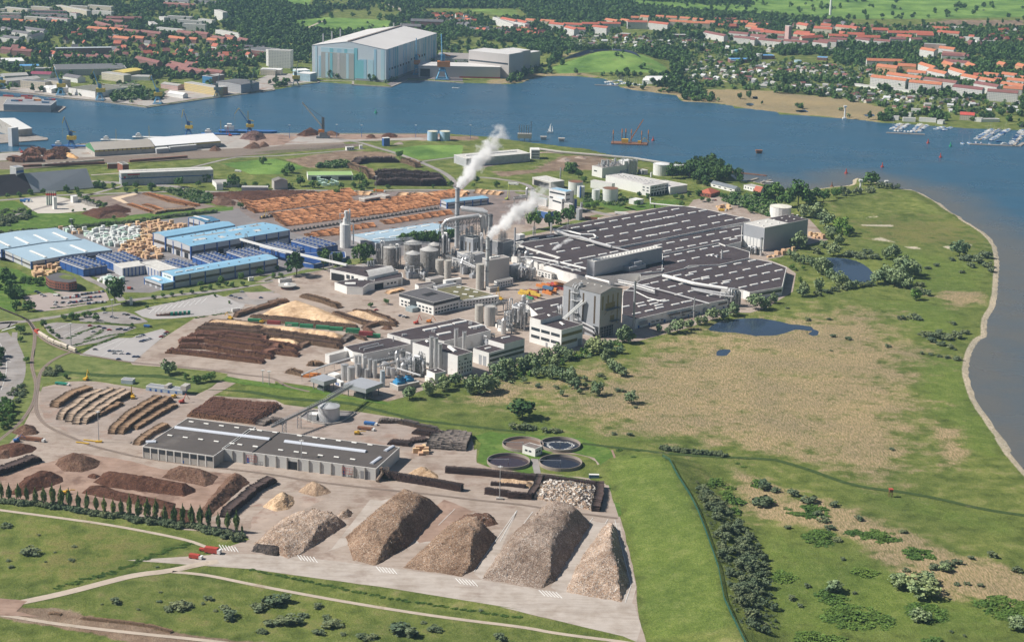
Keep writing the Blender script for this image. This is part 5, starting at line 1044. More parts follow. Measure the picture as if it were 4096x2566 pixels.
b=bld('cabin','pale blue flat cabin alone on the grass by the ditch','cabin',*px3('c1',1062,782,1082,762,1162,790),4,mat('cabin_blue_grey'),gd)
b=bld('gate_cabin','white gate cabin at the edge of the truck park','cabin',*px3('c1',2040,165,2030,160,2108,158),3.5,plz,plz)
b=bld('transformer_hut','white flat hut on the lawn before the trees by the round pavilion','hut',*px3('b2',262,1180,262,1172,368,1165),4,plz,bg_)
b=bld('transformer_hut','small white hut by the road under the long blue hall','hut',*px3('b1',2185,1163,2180,1158,2228,1158),4,plz,wte)
q=px('c1',1152,130);t=tg('pylon_sign','tall blank white pylon sign at the works entrance road','sign',g(q));pt('panel',M().box(-1.4,-.4,-.5,1.4,.4,hgt(q[0],q[1],px('c1',1,62)[1])),wte,t)
b=bld('logistics_hall','long grey hall with a blue band, big lettering and a white glazed office front','warehouse',px('f1',1665,320),px('f1',1533,280),px('b1',1872,216),16.5,mat('hall_grey',(.42,.43,.45),.5),mat('pale_membrane'))
b.face('x',.1,b.X-.1,b.h*.52,b.h*.6,blue,'blue_band');b.face('y',.1,b.Y-.1,b.h*.52,b.h*.6,blue,'blue_band')
b.text('x',8,b.h-7.3,4.6,'EGGER',mat('lettering_dark',(.05,.05,.06)));b.face('x',3,5.6,b.h-6.9,b.h-4.3,mat('sign_red',(.5,.03,.04)),'sign_mark',.2);b.face('x',8,24,b.h-3,b.h-1.4,mat('sign_red'),'sign_bar',.2)
for i in rg_(4):b.bx(b.X*(.12+.2*i),b.Y*.5,b.h-.2,b.X*(.12+.2*i)+24,b.Y*.5+2,b.h+.6,skyl,'skylight')
b.face('y',b.Y*.3,b.Y*.52,.1,7,gd,'gate');b.face('x',b.X*.14,b.X*.19,.1,6,gd,'gate')
b=bld('office_block','white two storey glazed office front built onto the long grey hall','office',*px3('b1',1272,300,1240,287,1552,274),7.4,wte,tm_)
for z in(1,4.3):b.row('x',9,z,z+1.6,.62);b.face('y',b.Y*.1,b.Y*.9,z,z+1.6,gz)
b.face('x',b.X*.63,b.X*.8,.2,7.6,mat('atrium_dark',(.05,.055,.06)),'entrance_glazing',.5)
b=bld('office_block','low white annex at the right end of the long grey hall','office',*px3('b1',1680,285,1668,280,1815,272),5.5,wte,tm_);b.row('x',4,1.5,3,.5)
def pitched(lab,p0,p1,q0,q1,zr,mt_,dark_=False):
 a,b2=g(p0,zr),g(p1,zr);c,d=g(q0,1.5),g(q1,1.5);o=VV((c.x,c.y,0));rt=tg('pitched_store',lab,'storage shed',o);n=(b2-a).normalized();mid=lambda p,r:p+2*((r-p)-n*(r-p).dot(n))
 e,f_=mid(c,a),mid(d,b2);e.z=f_.z=1.5;k=M()
 k.add([c-o,d-o,b2-o,a-o],[(0,1,2,3)]);k.add([f_-o,e-o,a-o,b2-o],[(0,1,2,3)]);pt('roof',k,mt_,rt)
 k=M();k.add([c-o,a-o,e-o,(c.x-o.x,c.y-o.y,-1),(e.x-o.x,e.y-o.y,-1)],[(0,1,2),(0,2,4,3)]);k.add([d-o,b2-o,f_-o,(d.x-o.x,d.y-o.y,-1),(f_.x-o.x,f_.y-o.y,-1)],[(0,2,1),(0,3,4,2)]);k.add([c-o,d-o,(d.x-o.x,d.y-o.y,-1),(c.x-o.x,c.y-o.y,-1)],[(0,3,2,1)]);pt('gable_wall',k,cw,rt);return rt
pitched('steep roofed bulk store, its roof pale grey sheeting',*px3('f1',330,318,1190,250,462,585),px('f1',1292,512),24,mat('sheet_grey',(.33,.35,.38),.6,.09,.04))
pitched('steep roofed bulk store, its roof almost black',*px3('f1',-420,375,328,318,-350,650),px('f1',458,586),24,mat('sheet_black',(.045,.035,.042),.8,.1,.05))
b=bld('bulk_elevator','pale block with blue bands behind the ridge of the steep store','building',*px3('b1',140,200,85,185,210,192),32,mat('hall_grey'),gd);b.face('x',.1,b.X-.1,25,28,blue,'blue_band')
b=bld('signal_house','red brick signal house, two blocks high, by the rail yard','building',*px3('b1',1075,170,1030,150,1152,175),12,brick,greyroof);b=bld('signal_house','low red brick wing with a blue shelter by the rail yard','building',*px3('b1',945,165,912,158,1050,162),7,brick,greyroof)
for i in rg_(5):silo('cement_silo','pale green cement silo with a red ring, number %s from the left'%NU[i],'f1',648+29*i,572,760-6*i,27,mat('silo_green',(.40,.46,.40)),rings=0)
for i in rg_(5):
 t=bpy.data.objects['cement_silo'+('' if i==0 else '.%03d'%i)];pt('red_ring',M().cyl(0,0,t['hh']-5,t['hh']-2,t['r']+.08,20),red,t)
b=bld('mixer_house','white mixing tower among rubble at the foot of the cement silos','building',*px3('f1',735,650,715,640,778,645),15,wte,wte)
b=bld('site_office','white stacked site office on the pale concrete lot','site office',*px3('f1',1000,640,965,628,1068,632),8,wte,wte)
for i,(x,y)in en(((1065,685),(1130,705),(1180,725),(1225,745),(1265,762))):
 q=G2('f1',x,y+15);t=tg('gravel_bay','concrete walled gravel bay on the pale lot, '+('farthest','second farthest','middle one','second nearest','nearest')[i],'storage bay',q,-.35);pt('wall',M().box(-6,-.4,-.5,6,.4,3).box(-6,0,-.5,-5.3,9,3).box(5.3,0,-.5,6,9,3),cw,t)
b=bld('warehouse','low warehouse with a bright green roof and an open front','warehouse',*px3('b2',508,266,508,232,903,263),7,plz,mat('green_roof',(.30,.46,.16),.6,.08,.05));b.face('x',b.X*.08,b.X*.52,.3,5,dk_,'opening');b.face('x',b.X*.68,b.X*.97,.3,5,dk_,'opening')
b=bld('warehouse','grey roofed plain shed beside the green roofed warehouse','warehouse',*px3('b2',212,320,202,300,330,315),11,bg_,greyroof,'gy',rise=3)
b=bld('flat_sheds','row of low flat workshops under small trees by the road','workshop',*px3('b1',2120,370,2115,355,2350,372),5,gp,bg_)
b=bld('warehouse','low light roofed yard building behind the row of trees','warehouse',*px3('b1',1895,335,1890,305,2100,325),6,plz,bg_);b=bld('warehouse','white two storey house with grey roof by the road','house',*px3('b1',1900,345,1892,332,1960,345),8,plz,greyroof)
b=bld('hut','white flat hut beside the rail yard road','hut',*px3('a2',848,1292,818,1288,915,1288),5,plz,wte);b.row('x',3,1.6,3)
b=bld('hut','tiny white hut at the bend of the rail yard road','hut',*px3('a2',962,1278,957,1272,988,1276),5,wte,wte)
b=bld('blue_shed','blue shed with white roof beside the log wall','shed',*px3('a2',1175,1213,1157,1206,1228,1210),12,blue,wte)
for x,lab in((1600,'left one of the two'),(1708,'right one of the two')):silo('fuel_tank','pale blue tank with white top on the quay, '+lab,'a2',x,1158,1238,92,mat('tank_blue',(.36,.52,.68),.5,.06,.1),'tank',n=28,capm=mat('cream_top',(.66,.63,.50)))
b=bld('distribution_hall','very long flat pale hall half veiled by the steam','warehouse',px('b2',1900,165-45),px('b2',1812,82),px('b3',265,62+10),12,mat('hall_grey'),mat('pale_membrane'))
b.bx(b.X*.1,b.Y*.55,b.h-.2,b.X*.9,b.Y*.6,b.h+1.2,skyl,'skylight')
b=bld('office_block','white office end with window rows at the long pale hall','office',px('b3',275,90-48),px('b3',262,70-48),px('b3',345,80-45),14,wte,tm_)
for z in(2,6,10):b.row('x',6,z,z+1.8,.7)
wpan=mat('bright_white_panel',(.72,.72,.70),.6,.04,.05)
b=bld('chemical_works','tall white works block with blue lettering and rooftop pipes','factory',*px3('g1',612,142,555,120,862,108),hgt(*[2100+612/1.98,600+222/1.98,600+142/1.98]),wpan,mat('dusty_roof'))
b.text('x',b.X*.56,b.h*.3,b.h*.30,'JACKON',mat('lettering_blue',(.10,.12,.42)));rr=RR(5);k=M()
for i in rg_(26):k.cyl(b.X*UU(rr,.1,.95),b.Y*UU(rr,.15,.9),b.h-.3,b.h+UU(rr,2,9),UU(rr,.4,1.7),8)
for i in rg_(26):x,y,z=b.X*UU(rr,.1,.9),b.Y*UU(rr,.15,.9),b.h+UU(rr,1,6);k.tube([(x,y,b.h),(x,y,z),(x+UU(rr,-6,6),y+UU(rr,-6,6),z)],.35,5)
pt('rooftop_plant',k,stl,b.root);b.face('y',b.Y*.5,b.Y*.8,b.h*.5,b.h*.62,gz)
b.bx(b.X*.7,0.3,b.h-.2,b.X-.2,b.Y*.6,b.h+5,wpan,'penthouse')
for i in rg_(5):silo('slim_silo','slim silver silo in the cluster behind the blue lettering, number %s'%NU[i],'g1',822+15*i,78+(i%2)*6,196,15,ss,rings=2)
rt,_=hl('chemical_works','big flat white factory hall with rooftop vents behind the round tanks','factory',P_('g1',"640,200 770,184 940,212 1085,240 1135,258 938,268"),14,wpan,mat('dusty_white_roof',(.50,.48,.46)))
for i in rg_(20):q=G2('g1',740+i*14,196+i*2.7+(i%3)*7,14)-VV(rt.location);pt('vent',M().obox((q.x,q.y,13.7),2,2,1.2),tm_,rt)
b=bld('chemical_works','white three storey office end with dock gates','factory',*px3('g1',992,285,938,268,1137,258),14,wpan,mat('dusty_white_roof'))
for z in(6,10):b.row('x',5,z,z+1.5,.8);b.row('y',2,z,z+1.5,.5)
b.row('x',6,.3,4.4,.7,dk_,name='gate')
rt,_=hl('chemical_works','lower flat white wing at the tree covered end of the works','factory',P_('g1',"1075,238 1110,238 1286,272 1286,276 1150,295 1137,290 1137,262"),10,wpan,mat('dusty_white_roof'))
b=bld('chemical_works','low white flat block left of the big white hall','factory',*px3('g1',688,267,520,240,722,262),10,wpan,mat('dusty_white_roof'))
for i,(lab,x,yt,yb,w_,rs)in en((('wide white open topped tank, upper left one',400,258,355,115,1),('wide white open topped tank, lower right one',676,312,410,122,1),('plain white tank between the two wide ones',561,318,400,62,0),('pale tank with a blue stack behind the blue roofed works',442,292,375,60,0))):
 silo('storage_tank',lab,'g1',x,yt,yb,w_,mat('tank_white',(.62,.64,.62),.6,.06,.1),'tank',capm=rust if rs else None,n=28,rings=1)
silo('storage_tank','large white tank with blue line by the water, left','g1',1080,120,205,125,wte,'tank',cone=.15,n=28);silo('storage_tank','large white tank beside the wooded knoll, right','g1',1216,122,195,80,wte,'tank',cone=.15,n=28);silo('storage_tank','small pale upright tank before the large white one','g1',1000,180,215,16,wte,'tank')
b=bld('canopy_shelter','small white flat canopy building on the green by the pipes','shelter',*px3('g1',888,400,836,385,940,388),6,wte,wte)
b=bld('canopy_shelter','small pale open canopy behind the silver silo cluster','shelter',*px3('g1',940,163,896,154,976,158),6,gd,bg_)
for lab,B,A,C,h,wl,rf in(('white process building with blue roof and dark window bands, highest part',(322,332),(190,305),(385,322),26,wpan,lblue),('white process building with blue roof, middle step',(292,388),(216,366),(345,375),17,wpan,lblue),('low blue walled shed with sandy roof',(188,492),(50,465),(262,478),9,mat('shed_blue',(.05,.13,.35)),mat('sandy_roof',(.36,.29,.22))),('pale tall block between two silos of the blue works',(350,432),(310,420),(365,422),18,bg_,bg_),('white low block with blue roof behind the steam',(170,388),(102,378),(185,384),10,wpan,lblue),('grey block at the right end of the blue works',(430,470),(418,462),(456,462),14,gp,gp),('open front scrap shed with curved pale roof',(205,255),(58,215),(306,240),10,bg_,mat('pale_membrane'))):
 b=bld('process_building',lab,'industrial building',px('g1',*B),px('g1',*A),px('g1',*C),h,wl,rf)
 if 'bands' in lab or 'middle' in lab:
  for z in(.6,.85)if 'bands' in lab else(.7,):b.face('y',b.Y*.05,b.Y*.95,h*z-1,h*z+1,gz);b.face('x',b.X*.1,b.X*.6,h*z-1,h*z+1,gz)
 if 'open front' in lab:b.face('y',b.Y*.1,b.Y*.9,.3,7.5,dk_,'opening')
for i,(x,yt,yb,w_,m2)in en(((352,325,445,18,stl),(373,325,440,22,stl),(398,392,475,24,blue),(380,395,480,18,stl),(438,290,380,13,blue),(445,420,500,20,gp))):silo('process_silo','narrow silo of the blue and white works, '+('grey, far left','grey, second','blue, full height','grey before the blue one','thin and blue, tallest','grey, far right')[i],'g1',x,yt,yb,w_,m2)
for lab,B,A,C,h,wl,rf,rt_,ri in(('red hipped roofed brick office by the car park',('b3',1850,430),('b3',1762,405),('b3',1932,405),5,brick,mat('tile_red',(.40,.11,.065),.8,.15,.3),'hip',5),('long low white house with grey blue pitched roofs by the shore',('b3',2060,388),('b3',1848,335),('b3',2100,378),4.5,plz,mat('slate_roof',(.16,.18,.20)),'gy',3),('white flat two storey house by the jetty',('b3',2245,375),('b3',2140,350),('b3',2292,362),6,plz,bg_,'flat',0),('tall white house with steep red roof near the jetty',('b3',2280,420),('b3',2225,408),('b3',2330,408),9,plz,mat('tile_red'),'gy',7),('small white hut with red roof by the buoy store',('b4',938,392),('b4',925,385),('b4',958,390),3,plz,mat('tile_orange',(.45,.16,.08)),'gy',2)):
 b=bld('house',lab,'house',px(*B),px(*A),px(*C),h,wl,rf,rt_,rise=ri)
 b.row('x',3,h*.4,h*.7,.4);b.row('y',4,h*.4,h*.7,.4)
b=bld('quay_shed','long quay shed with worn grey roof and a green gable','warehouse',*px3('g5',583,248,484,214,952,226),9,cw,mat('worn_roof',(.36,.33,.29),.9,.1,.05),'gx',rise=7)
b.face('y',.1,b.Y-.1,6,9,mat('gable_green',(.07,.22,.10)),'green_gable');b.face('x',.1,b.X-.1,6.4,8.8,mat('faded_yellow',(.55,.45,.15)),'yellow_band');b.row('x',12,6.4,8.8,.3,mat('brown_door',(.13,.09,.06)),name='hatch')
k=M();k.add([(-.08,0,9),(-.08,b.Y,9),(-.08,b.Y/2,15.8)],[(0,1,2)]);pt('green_gable',k,mat('gable_green'),b.root)
b=bld('quay_shed','long quay shed with brilliant white roof','warehouse',*px3('g5',958,222,893,182,1360,190),9,cw,mat('brilliant_white_roof',(.80,.80,.80),.5,.02,.05),'gx',rise=7);b.face('x',b.X*.5,b.X-.1,6.4,8.8,mat('faded_yellow'),'yellow_band')
b=bld('quay_shed','low white annex before the white roofed quay shed','warehouse',*px3('g5',965,240,955,232,1042,234),7,gp,wpan);b=bld('quay_shed','low grey annex in the middle of the white roofed quay shed','warehouse',*px3('g5',1048,228,1042,224,1212,214),8,gp,wpan)
b=bld('grain_store','white roofed quay store with a pale tower on the left pier','warehouse',px('g5',108,182-60),px('g5',-100,60),px('g5',214,118),11,cw,wpan,'gx',rise=8)
b=bld('grain_store','pale windowless tower with a slanting conveyor on the left pier','tower',*px3('g5',70,112,58,106,112,106),26,pan,wpan)
def vnoise(P,s,seed=0,oct=4):
 out=np.zeros(len(P));amp=1;tot=0;rs=np.random.default_rng(seed);T=rs.random((64,64))
 for o in rg_(oct):
  Q=P/s*(2**o)+seed*7.3+o*19;i=np.floor(Q).astype(int);f=Q-i;f=f*f*(3-2*f)
  a=T[i[:,0]%64,i[:,1]%64];b=T[(i[:,0]+1)%64,i[:,1]%64];c=T[i[:,0]%64,(i[:,1]+1)%64];d=T[(i[:,0]+1)%64,(i[:,1]+1)%64]
  out+=amp*((a*(1-f[:,0])+b*f[:,0])*(1-f[:,1])+(c*(1-f[:,0])+d*f[:,0])*f[:,1]);tot+=amp;amp*=.55
 return out/tot
def md_(name,label,cat,poly,H,mt,slope=.75,slopes=None,amp=.5,st=1.1,chips=None,nch=0,chs=(.35,1.0),seed=1,group=None,shape=None):
 P0=[VV((p[0],p[1]))for p in poly];cx=sum(p.x for p in P0)/len(P0);cy=sum(p.y for p in P0)/len(P0)
 L=np.array([(p.x-cx,p.y-cy)for p in P0]);lo,hi=L.min(0)-st,L.max(0)+st
 nx,ny=int((hi[0]-lo[0])/st)+2,int((hi[1]-lo[1])/st)+2
 X,Y=np.meshgrid(lo[0]+np.arange(nx)*st,lo[1]+np.arange(ny)*st);Pt=np.stack([X.ravel(),Y.ravel()],1)
 jit=(vnoise(Pt,5,seed+3)-.5)*2.4
 sd=-sdist(Pt,L)+jit
 if slopes:
  A=L;B=np.roll(L,-1,0);area=(A[:,0]*B[:,1]-B[:,0]*A[:,1]).sum();h=np.full(len(Pt),1e9)
  for a,b,sl in zip(A,B,slopes):
   d=b-a;n_=np.array([-d[1],d[0]])/np.linalg.norm(d)*(1 if area>0 else-1);h=np.minimum(h,((Pt-a)@n_+jit)*sl)
  h=np.where(sd<0,sd*.75,h)
 else:h=sd*slope
 ridge=vnoise(Pt,16,seed+9,2)
 Hh=H*(.86+.28*ridge)
 h=np.where(h>Hh*.8,Hh*.8+(Hh*.2)*(1-np.exp(-(h-Hh*.8)/(Hh*.28))),h)
 inn=np.clip(h/2,0,1)
 h=h+inn*amp*((vnoise(Pt,2.6,seed)-.5)*2.4+(vnoise(Pt,7,seed+5)-.5)*2.6)
 if shape is not None:h=shape(Pt,h)
 h=np.maximum(h,-.6)
 i=np.arange(nx*ny).reshape(ny,nx);f=np.stack([i[:-1,:-1].ravel(),i[:-1,1:].ravel(),i[1:,1:].ravel(),i[1:,:-1].ravel()],1)
 f=f[h[f].max(1)>-.1]
 rt=tg(name,label,cat,(cx,cy,0),0,group)
 link('heap_body',npmesh('heap_body',np.column_stack([Pt,h]),f,mt,smooth=False),rt)
 if nch:
  k=np.where(h>.5)[0];rs=np.random.default_rng(seed);k=rs.choice(k,min(nch,len(k)*3));n=len(k)
  c=np.column_stack([Pt[k]+rs.uniform(-.5,.5,(n,2))*st,h[k]+.1]);s=rs.uniform(chs[0],chs[1],(n,1))
  u=rs.normal(size=(n,3));u/=np.linalg.norm(u,axis=1)[:,None];v=rs.normal(size=(n,3));v-=u*(u*v).sum(1)[:,None];v/=np.linalg.norm(v,axis=1)[:,None]
  v*=rs.uniform(.15,.6,(n,1));vs=np.stack([c-u*s/2-v*s/2,c+u*s/2-v*s/2,c+u*s/2+v*s/2,c-u*s/2+v*s/2],1).reshape(-1,3)
  link('loose_pieces',npmesh('loose_pieces',vs,np.arange(4*n).reshape(n,4),chips if isinstance(chips,list)else[chips],rs.integers(0,len(chips),n)if isinstance(chips,list)else None),rt)
 return rt
ws=sk('shredded_waste_wood',[(.17,.105,.065),(.30,.195,.13),(.24,.16,.11),(.38,.27,.19),(.33,.24,.18),(.20,.13,.09),(.46,.38,.31)],2.4,bmp=.8)
wg=sk('grey_waste_wood',[(.17,.12,.09),(.32,.24,.19),(.27,.20,.16),(.42,.36,.31),(.34,.27,.22),(.22,.16,.12),(.52,.48,.44)],2.4,bmp=.8)
wp=sk('pale_waste_wood',[(.30,.20,.14),(.50,.38,.28),(.42,.30,.22),(.60,.50,.41),(.36,.30,.26),(.25,.18,.14),(.66,.60,.54)],1.9,bmp=.8)
bk=sk('bark_mulch',[(.085,.038,.025),(.13,.062,.04),(.10,.05,.034),(.17,.085,.055),(.065,.033,.024)],1.6,bmp=.7)
bkl=sk('worn_bark',[(.12,.065,.045),(.19,.115,.08),(.15,.085,.06),(.22,.15,.11),(.10,.055,.04)],1.4,bmp=.7)
chp=sk('fresh_wood_chips',[(.46,.32,.20),(.60,.44,.29),(.52,.37,.23),(.66,.52,.37)],1.6,bmp=.5)
swd=sk('sawdust',[(.62,.44,.27),(.70,.52,.34),(.66,.48,.30),(.74,.56,.38)],.5,bmp=.3)
swo=sk('orange_sawdust',[(.60,.37,.17),(.66,.43,.22),(.56,.34,.16)],.6,bmp=.3)
c_w=mat('white_board',(.64,.60,.55),.9,.15,1);c_t=mat('tan_board',(.48,.34,.22),.9,.2,1);c_b=mat('brown_board',(.13,.085,.06),.95,.2,1);c_g=mat('grey_board',(.36,.34,.33),.9,.2,1)
CHP=[c_t,c_b,c_w,c_t,c_g]
md_('waste_wood_heap','broad shredded wood heap with a tyre ramp, beside the small stack of black logs','wood heap',gl('d2',"20,800 280,905 370,880 400,860 560,800 705,640 620,600 330,585 200,640"),8.5,wp,slopes=[.55,.35,1.15,1.3,1.3,.8,.9,.8,.7],amp=.55,chips=CHP,nch=900,seed=2)
md_('waste_wood_heap','huge brown shredded wood heap with a wide flat top, long dark side facing right','wood heap',gl('d2',"560,870 750,915 770,985 860,990 930,950 1050,935 1400,545 1270,480 1100,420 960,520 860,600"),14.5,ws,slopes=[.42,.9,.26,1.2,1.35,1.35,1.2,.8,.9,.9,.85],amp=.5,chips=CHP,nch=1100,seed=3)
md_('waste_wood_heap','brown heap with a long ramp and a grey patch, middle one of the front row','wood heap',gl('d2',"1115,970 1545,1035 1640,990 1800,745 1700,660 1560,640 1470,640"),12.5,ws,slopes=[.30,1.3,1.35,1.2,.9,.8,.62],amp=.6,chips=CHP,nch=900,seed=4)
md_('waste_wood_heap','small rubble heap at the rear end of the middle brown heap','wood heap',gl('d2',"1480,660 1600,680 1740,670 1815,650 1790,600 1640,585 1530,610"),5,bkl,slope=.8,amp=.6,chips=CHP,nch=200,seed=5)
md_('waste_wood_heap','tall heap brown at its foot and grey on top, second from the right','wood heap',gl('d2',"1700,1055 2014,1105 d3:300,1125 400,1075 660,650 560,560 330,520 200,560 90,720 0,800"),15,wg,slopes=[.32,.32,1.2,1.35,1.3,.8,.9,.85,.85,.8],amp=.55,chips=[c_g,c_b,c_w,c_t],nch=1400,seed=6)
md_('waste_wood_heap','narrow pale pinkish heap with one sharp ridge, the rightmost of the front row','wood heap',gl('d3',"480,1150 890,1225 945,1080 860,700 800,635 740,690 600,890 530,1020"),13.5,wp,slopes=[.36,1.35,1.4,1.3,.8,.75,.72,.65],amp=.55,chips=[c_w,c_t,c_g,c_w],nch=1300,seed=7)
md_('waste_board_heap','heap of broken white boards inside the dark log walls','board heap',gl('d3',"230,460 680,555 720,380 600,370 300,330 260,380"),6.5,wp,slope=.5,amp=.9,chips=[c_w,c_w,c_t,c_w],nch=1800,chs=(1,3.2),seed=8)
for lab,poly,sd_ in(('leftmost of the small rubble heaps behind the broad heap',"420,590 540,600 545,570 480,548 430,565",9),('middle one of the small rubble heaps behind the broad heap',"530,610 620,615 625,585 580,570",10),('rightmost of the small rubble heaps behind the broad heap',"630,618 745,600 748,560 700,555 640,585",11)):md_('waste_wood_heap',lab,'wood heap',gl('d2',poly),3.5,wp,slope=.9,chips=[c_w,c_t,c_b],nch=120,seed=sd_)
md_('chip_heap','conical tan chip heap nearest the white ribbed shed','chip heap',gl('d2',"350,415 480,450 605,420 570,385 470,340 410,355"),6,sk('tan_chips',[(.36,.26,.18),(.46,.35,.25),(.30,.21,.15)],1.5),slope=.62,seed=12)
md_('chip_heap','pale orange chip heap cut steeply on its right, before the dark log wall','chip heap',gl('d2',"85,525 190,560 290,545 330,500 320,450 260,432 170,455"),6,chp,slope=.75,amp=.7,seed=13)
md_('chip_heap','low tan chip heap right behind the gable of the long shed','chip heap',gl('d2',"1150,285 1280,310 1390,318 1370,285 1290,240 1220,240"),5.5,chp,slope=.6,seed=14)
md_('chip_heap','row of tan chips penned between two dark log walls','chip heap',gl('d2',"1790,350 2014,385 d3:220,390 250,350 0,320 d2:1850,320"),3.2,chp,slope=.6,seed=15);md_('chip_heap','small tan chip heap behind the penned row','chip heap',gl('d3',"150,325 240,345 265,325 200,308"),2.6,chp,slope=.7,seed=16)
md_('black_log_stack','low stack of black logs beside the broad wood heap','log stack',gl('d2',"0,850 210,888 245,840 215,820 40,805"),2.6,sk('black_logs',[(.035,.03,.03),(.07,.06,.055),(.12,.10,.09)],1.4,stretch=(1.4,.28,1)),slope=1.2,seed=17)
for lab,f,poly,H,sl,mt_,sd_ in(('dark bark heap at the top left of the bark yard','d1',"400,215 470,265 600,272 720,235 740,190 620,150 520,145 430,170",6.5,.6,bkl,21),('dark red bark heap nearest the left end of the poplar row','d1',"60,440 200,440 470,340 470,310 400,275 280,275 180,310",7,.55,bk,22),('long narrow dark bark ridge in the middle of the bark yard','d1',"680,345 800,385 1350,450 1445,415 1420,380 1100,320 850,285 760,275",6.5,.7,bk,23),('tiny dark mound at the left tip of the long bark ridge','d1',"640,310 700,320 745,300 700,285 650,288",2.5,.7,bk,24),('broad bark heap in front of the shed corner','d1',"1180,310 1500,378 1560,360 1600,300 1520,265 1330,235 1250,245",6,.55,bkl,25),('slanting bark heap left of the dark log wall','d1',"1450,560 1470,610 1530,600 1830,345 1790,305 1710,280 1660,310",6.5,.7,bkl,26),('low flattened bark heap behind the poplars','d1',"590,425 1000,510 1280,560 1290,500 1100,455 860,410 780,368 660,370",4,.5,bk,27),('dark bark heap just behind the right end poplars','d1',"1160,600 1330,650 1450,640 1420,560 1300,530 1180,560",3.5,.5,bk,28),('brown bark cone by the branching rails','c1',"100,1250 180,1280 330,1265 350,1250 300,1195 240,1180 160,1200",5,.6,bkl,29),('reddish bark heap beside the blue grabber','c1',"-60,1400 100,1470 300,1420 320,1380 250,1355 120,1350 -20,1370",4,.5,bk,30),('pale brown debris heap at the left edge below the grabber','d1',"-60,180 60,170 130,120 100,75 0,100",3.5,.5,bkl,31)):
 md_('bark_heap',lab,'bark heap',gl(f,poly),H,mt_,slope=sl,seed=sd_,group='bark heaps of the lower yard')
for lab,f,poly,H,sl,mt_,sd_ in(('large dark bark heap on the lot behind the concrete works','b1',"705,600 870,650 1000,620 1150,590 1150,560 1040,530 900,560 760,580",5,.45,bk,33),('low brown debris heap beside the large dark bark heap','b1',"870,650 1100,635 1140,610 1040,590 920,610",3,.4,bkl,34),('wide dark mulch bank along the green strip','b2',"-450,430 0,500 400,495 650,440 600,410 300,402 0,408 -200,415",3.5,.35,bk,35),('grey brown earth heap with pale stones','b1',"1840,495 1900,530 2060,535 2080,500 1980,455 1880,470",4,.5,bkl,36),('dark chip cone on the quay beside the tall dark crane','a2',"400,1190 480,1200 600,1190 610,1160 540,1135 490,1140",8,.6,bk,37),('dark heap on the quay right of the tall dark crane','a2',"660,1190 780,1195 790,1175 720,1155 670,1160",5,.5,bkl,38),('scrap heap before the blue and yellow crane','a1',"2100,1220 2250,1240 2340,1215 2310,1175 2200,1165 2130,1185",7,.6,sk('scrap',[(.10,.055,.05),(.17,.10,.09),(.07,.05,.05),(.25,.17,.15)],.7),39),('small log heap behind the quay wall, left of two','a1',"2130,1300 2200,1310 2290,1305 2270,1265 2200,1262",5,.6,bkl,40),('small log heap behind the quay wall, right of two','a1',"2270,1300 2370,1285 2340,1255 2290,1250",5,.6,bkl,41),('small heap by the rail tracks right of the white shed','a1',"1830,1325 1900,1332 1950,1322 1920,1290 1860,1288",5,.6,bkl,42),('dark heap behind the quay fence, left of two','a2',"1015,1205 1060,1215 1110,1210 1090,1185 1040,1183",4,.5,bk,43),('dark heap behind the quay fence, right of two','a2',"1150,1210 1290,1210 1300,1190 1230,1175 1160,1185",4,.5,bk,44),('orange sawdust heap in the walled bay beside the wharf log pile','f1',"880,60 930,100 1060,125 1090,105 1000,50 920,35",5,.5,swo,45),('pale gravel ridge beside the blue shed','a2',"1250,1270 1350,1268 1330,1245 1280,1255",3,.4,conc,46),('soil heap on the cleared field, left','b3',"490,145 600,150 620,125 560,110",3,.4,dirt,47),('soil heap on the cleared field, right','b3',"650,115 750,125 770,105 700,95",3,.4,dirt,48)):
 md_('stock_heap',lab,'heap',gl(f,poly),H,mt_,slope=sl,st=1.6,amp=.6,seed=sd_)
md_('sawdust_heap','large pale yellow sawdust heap ringed by log walls','sawdust heap',gl('c2',"80,225 300,268 700,310 910,320 930,295 700,195 590,150 430,95 340,105 200,160"),6,swd,slope=.4,amp=.25,st=1.5,seed=51)
md_('sawdust_heap','long pale sawdust ridge lying behind the green wagons','sawdust heap',gl('c1',"1800,300 1850,280 2100,285 2414,330 c2:300,330 820,395 820,425 780,445 400,385 0,345 c1:2100,345 1800,318"),5.5,swd,slope=.55,amp=.35,st=1.5,seed=52)
md_('sawdust_heap','small pale sawdust ridge in the lower log yard','sawdust heap',gl('c2',"140,440 280,465 420,495 440,460 300,430 200,418"),4.5,swd,slope=.6,amp=.3,st=1.5,seed=53)
md_('chip_heap','reddish chip heap in the log ring before the office building','chip heap',gl('c2',"850,200 950,240 1100,275 1200,285 1190,265 1080,215 950,185"),5.5,chp,slope=.5,seed=54)
md_('chip_heap','orange log chip cone beside the dark container, left','chip heap',gl('c2',"985,370 1060,382 1110,375 1070,340 1020,320 990,335"),4,bkl,slope=.6,seed=55)
md_('chip_heap','chip cone at the road corner, right','chip heap',gl('c2',"1140,340 1200,352 1260,348 1240,318 1180,310"),3.5,bkl,slope=.6,seed=56)
def lm_(name,c,e=None):return mat(name,c,.95,.38,.9,rnd=0)
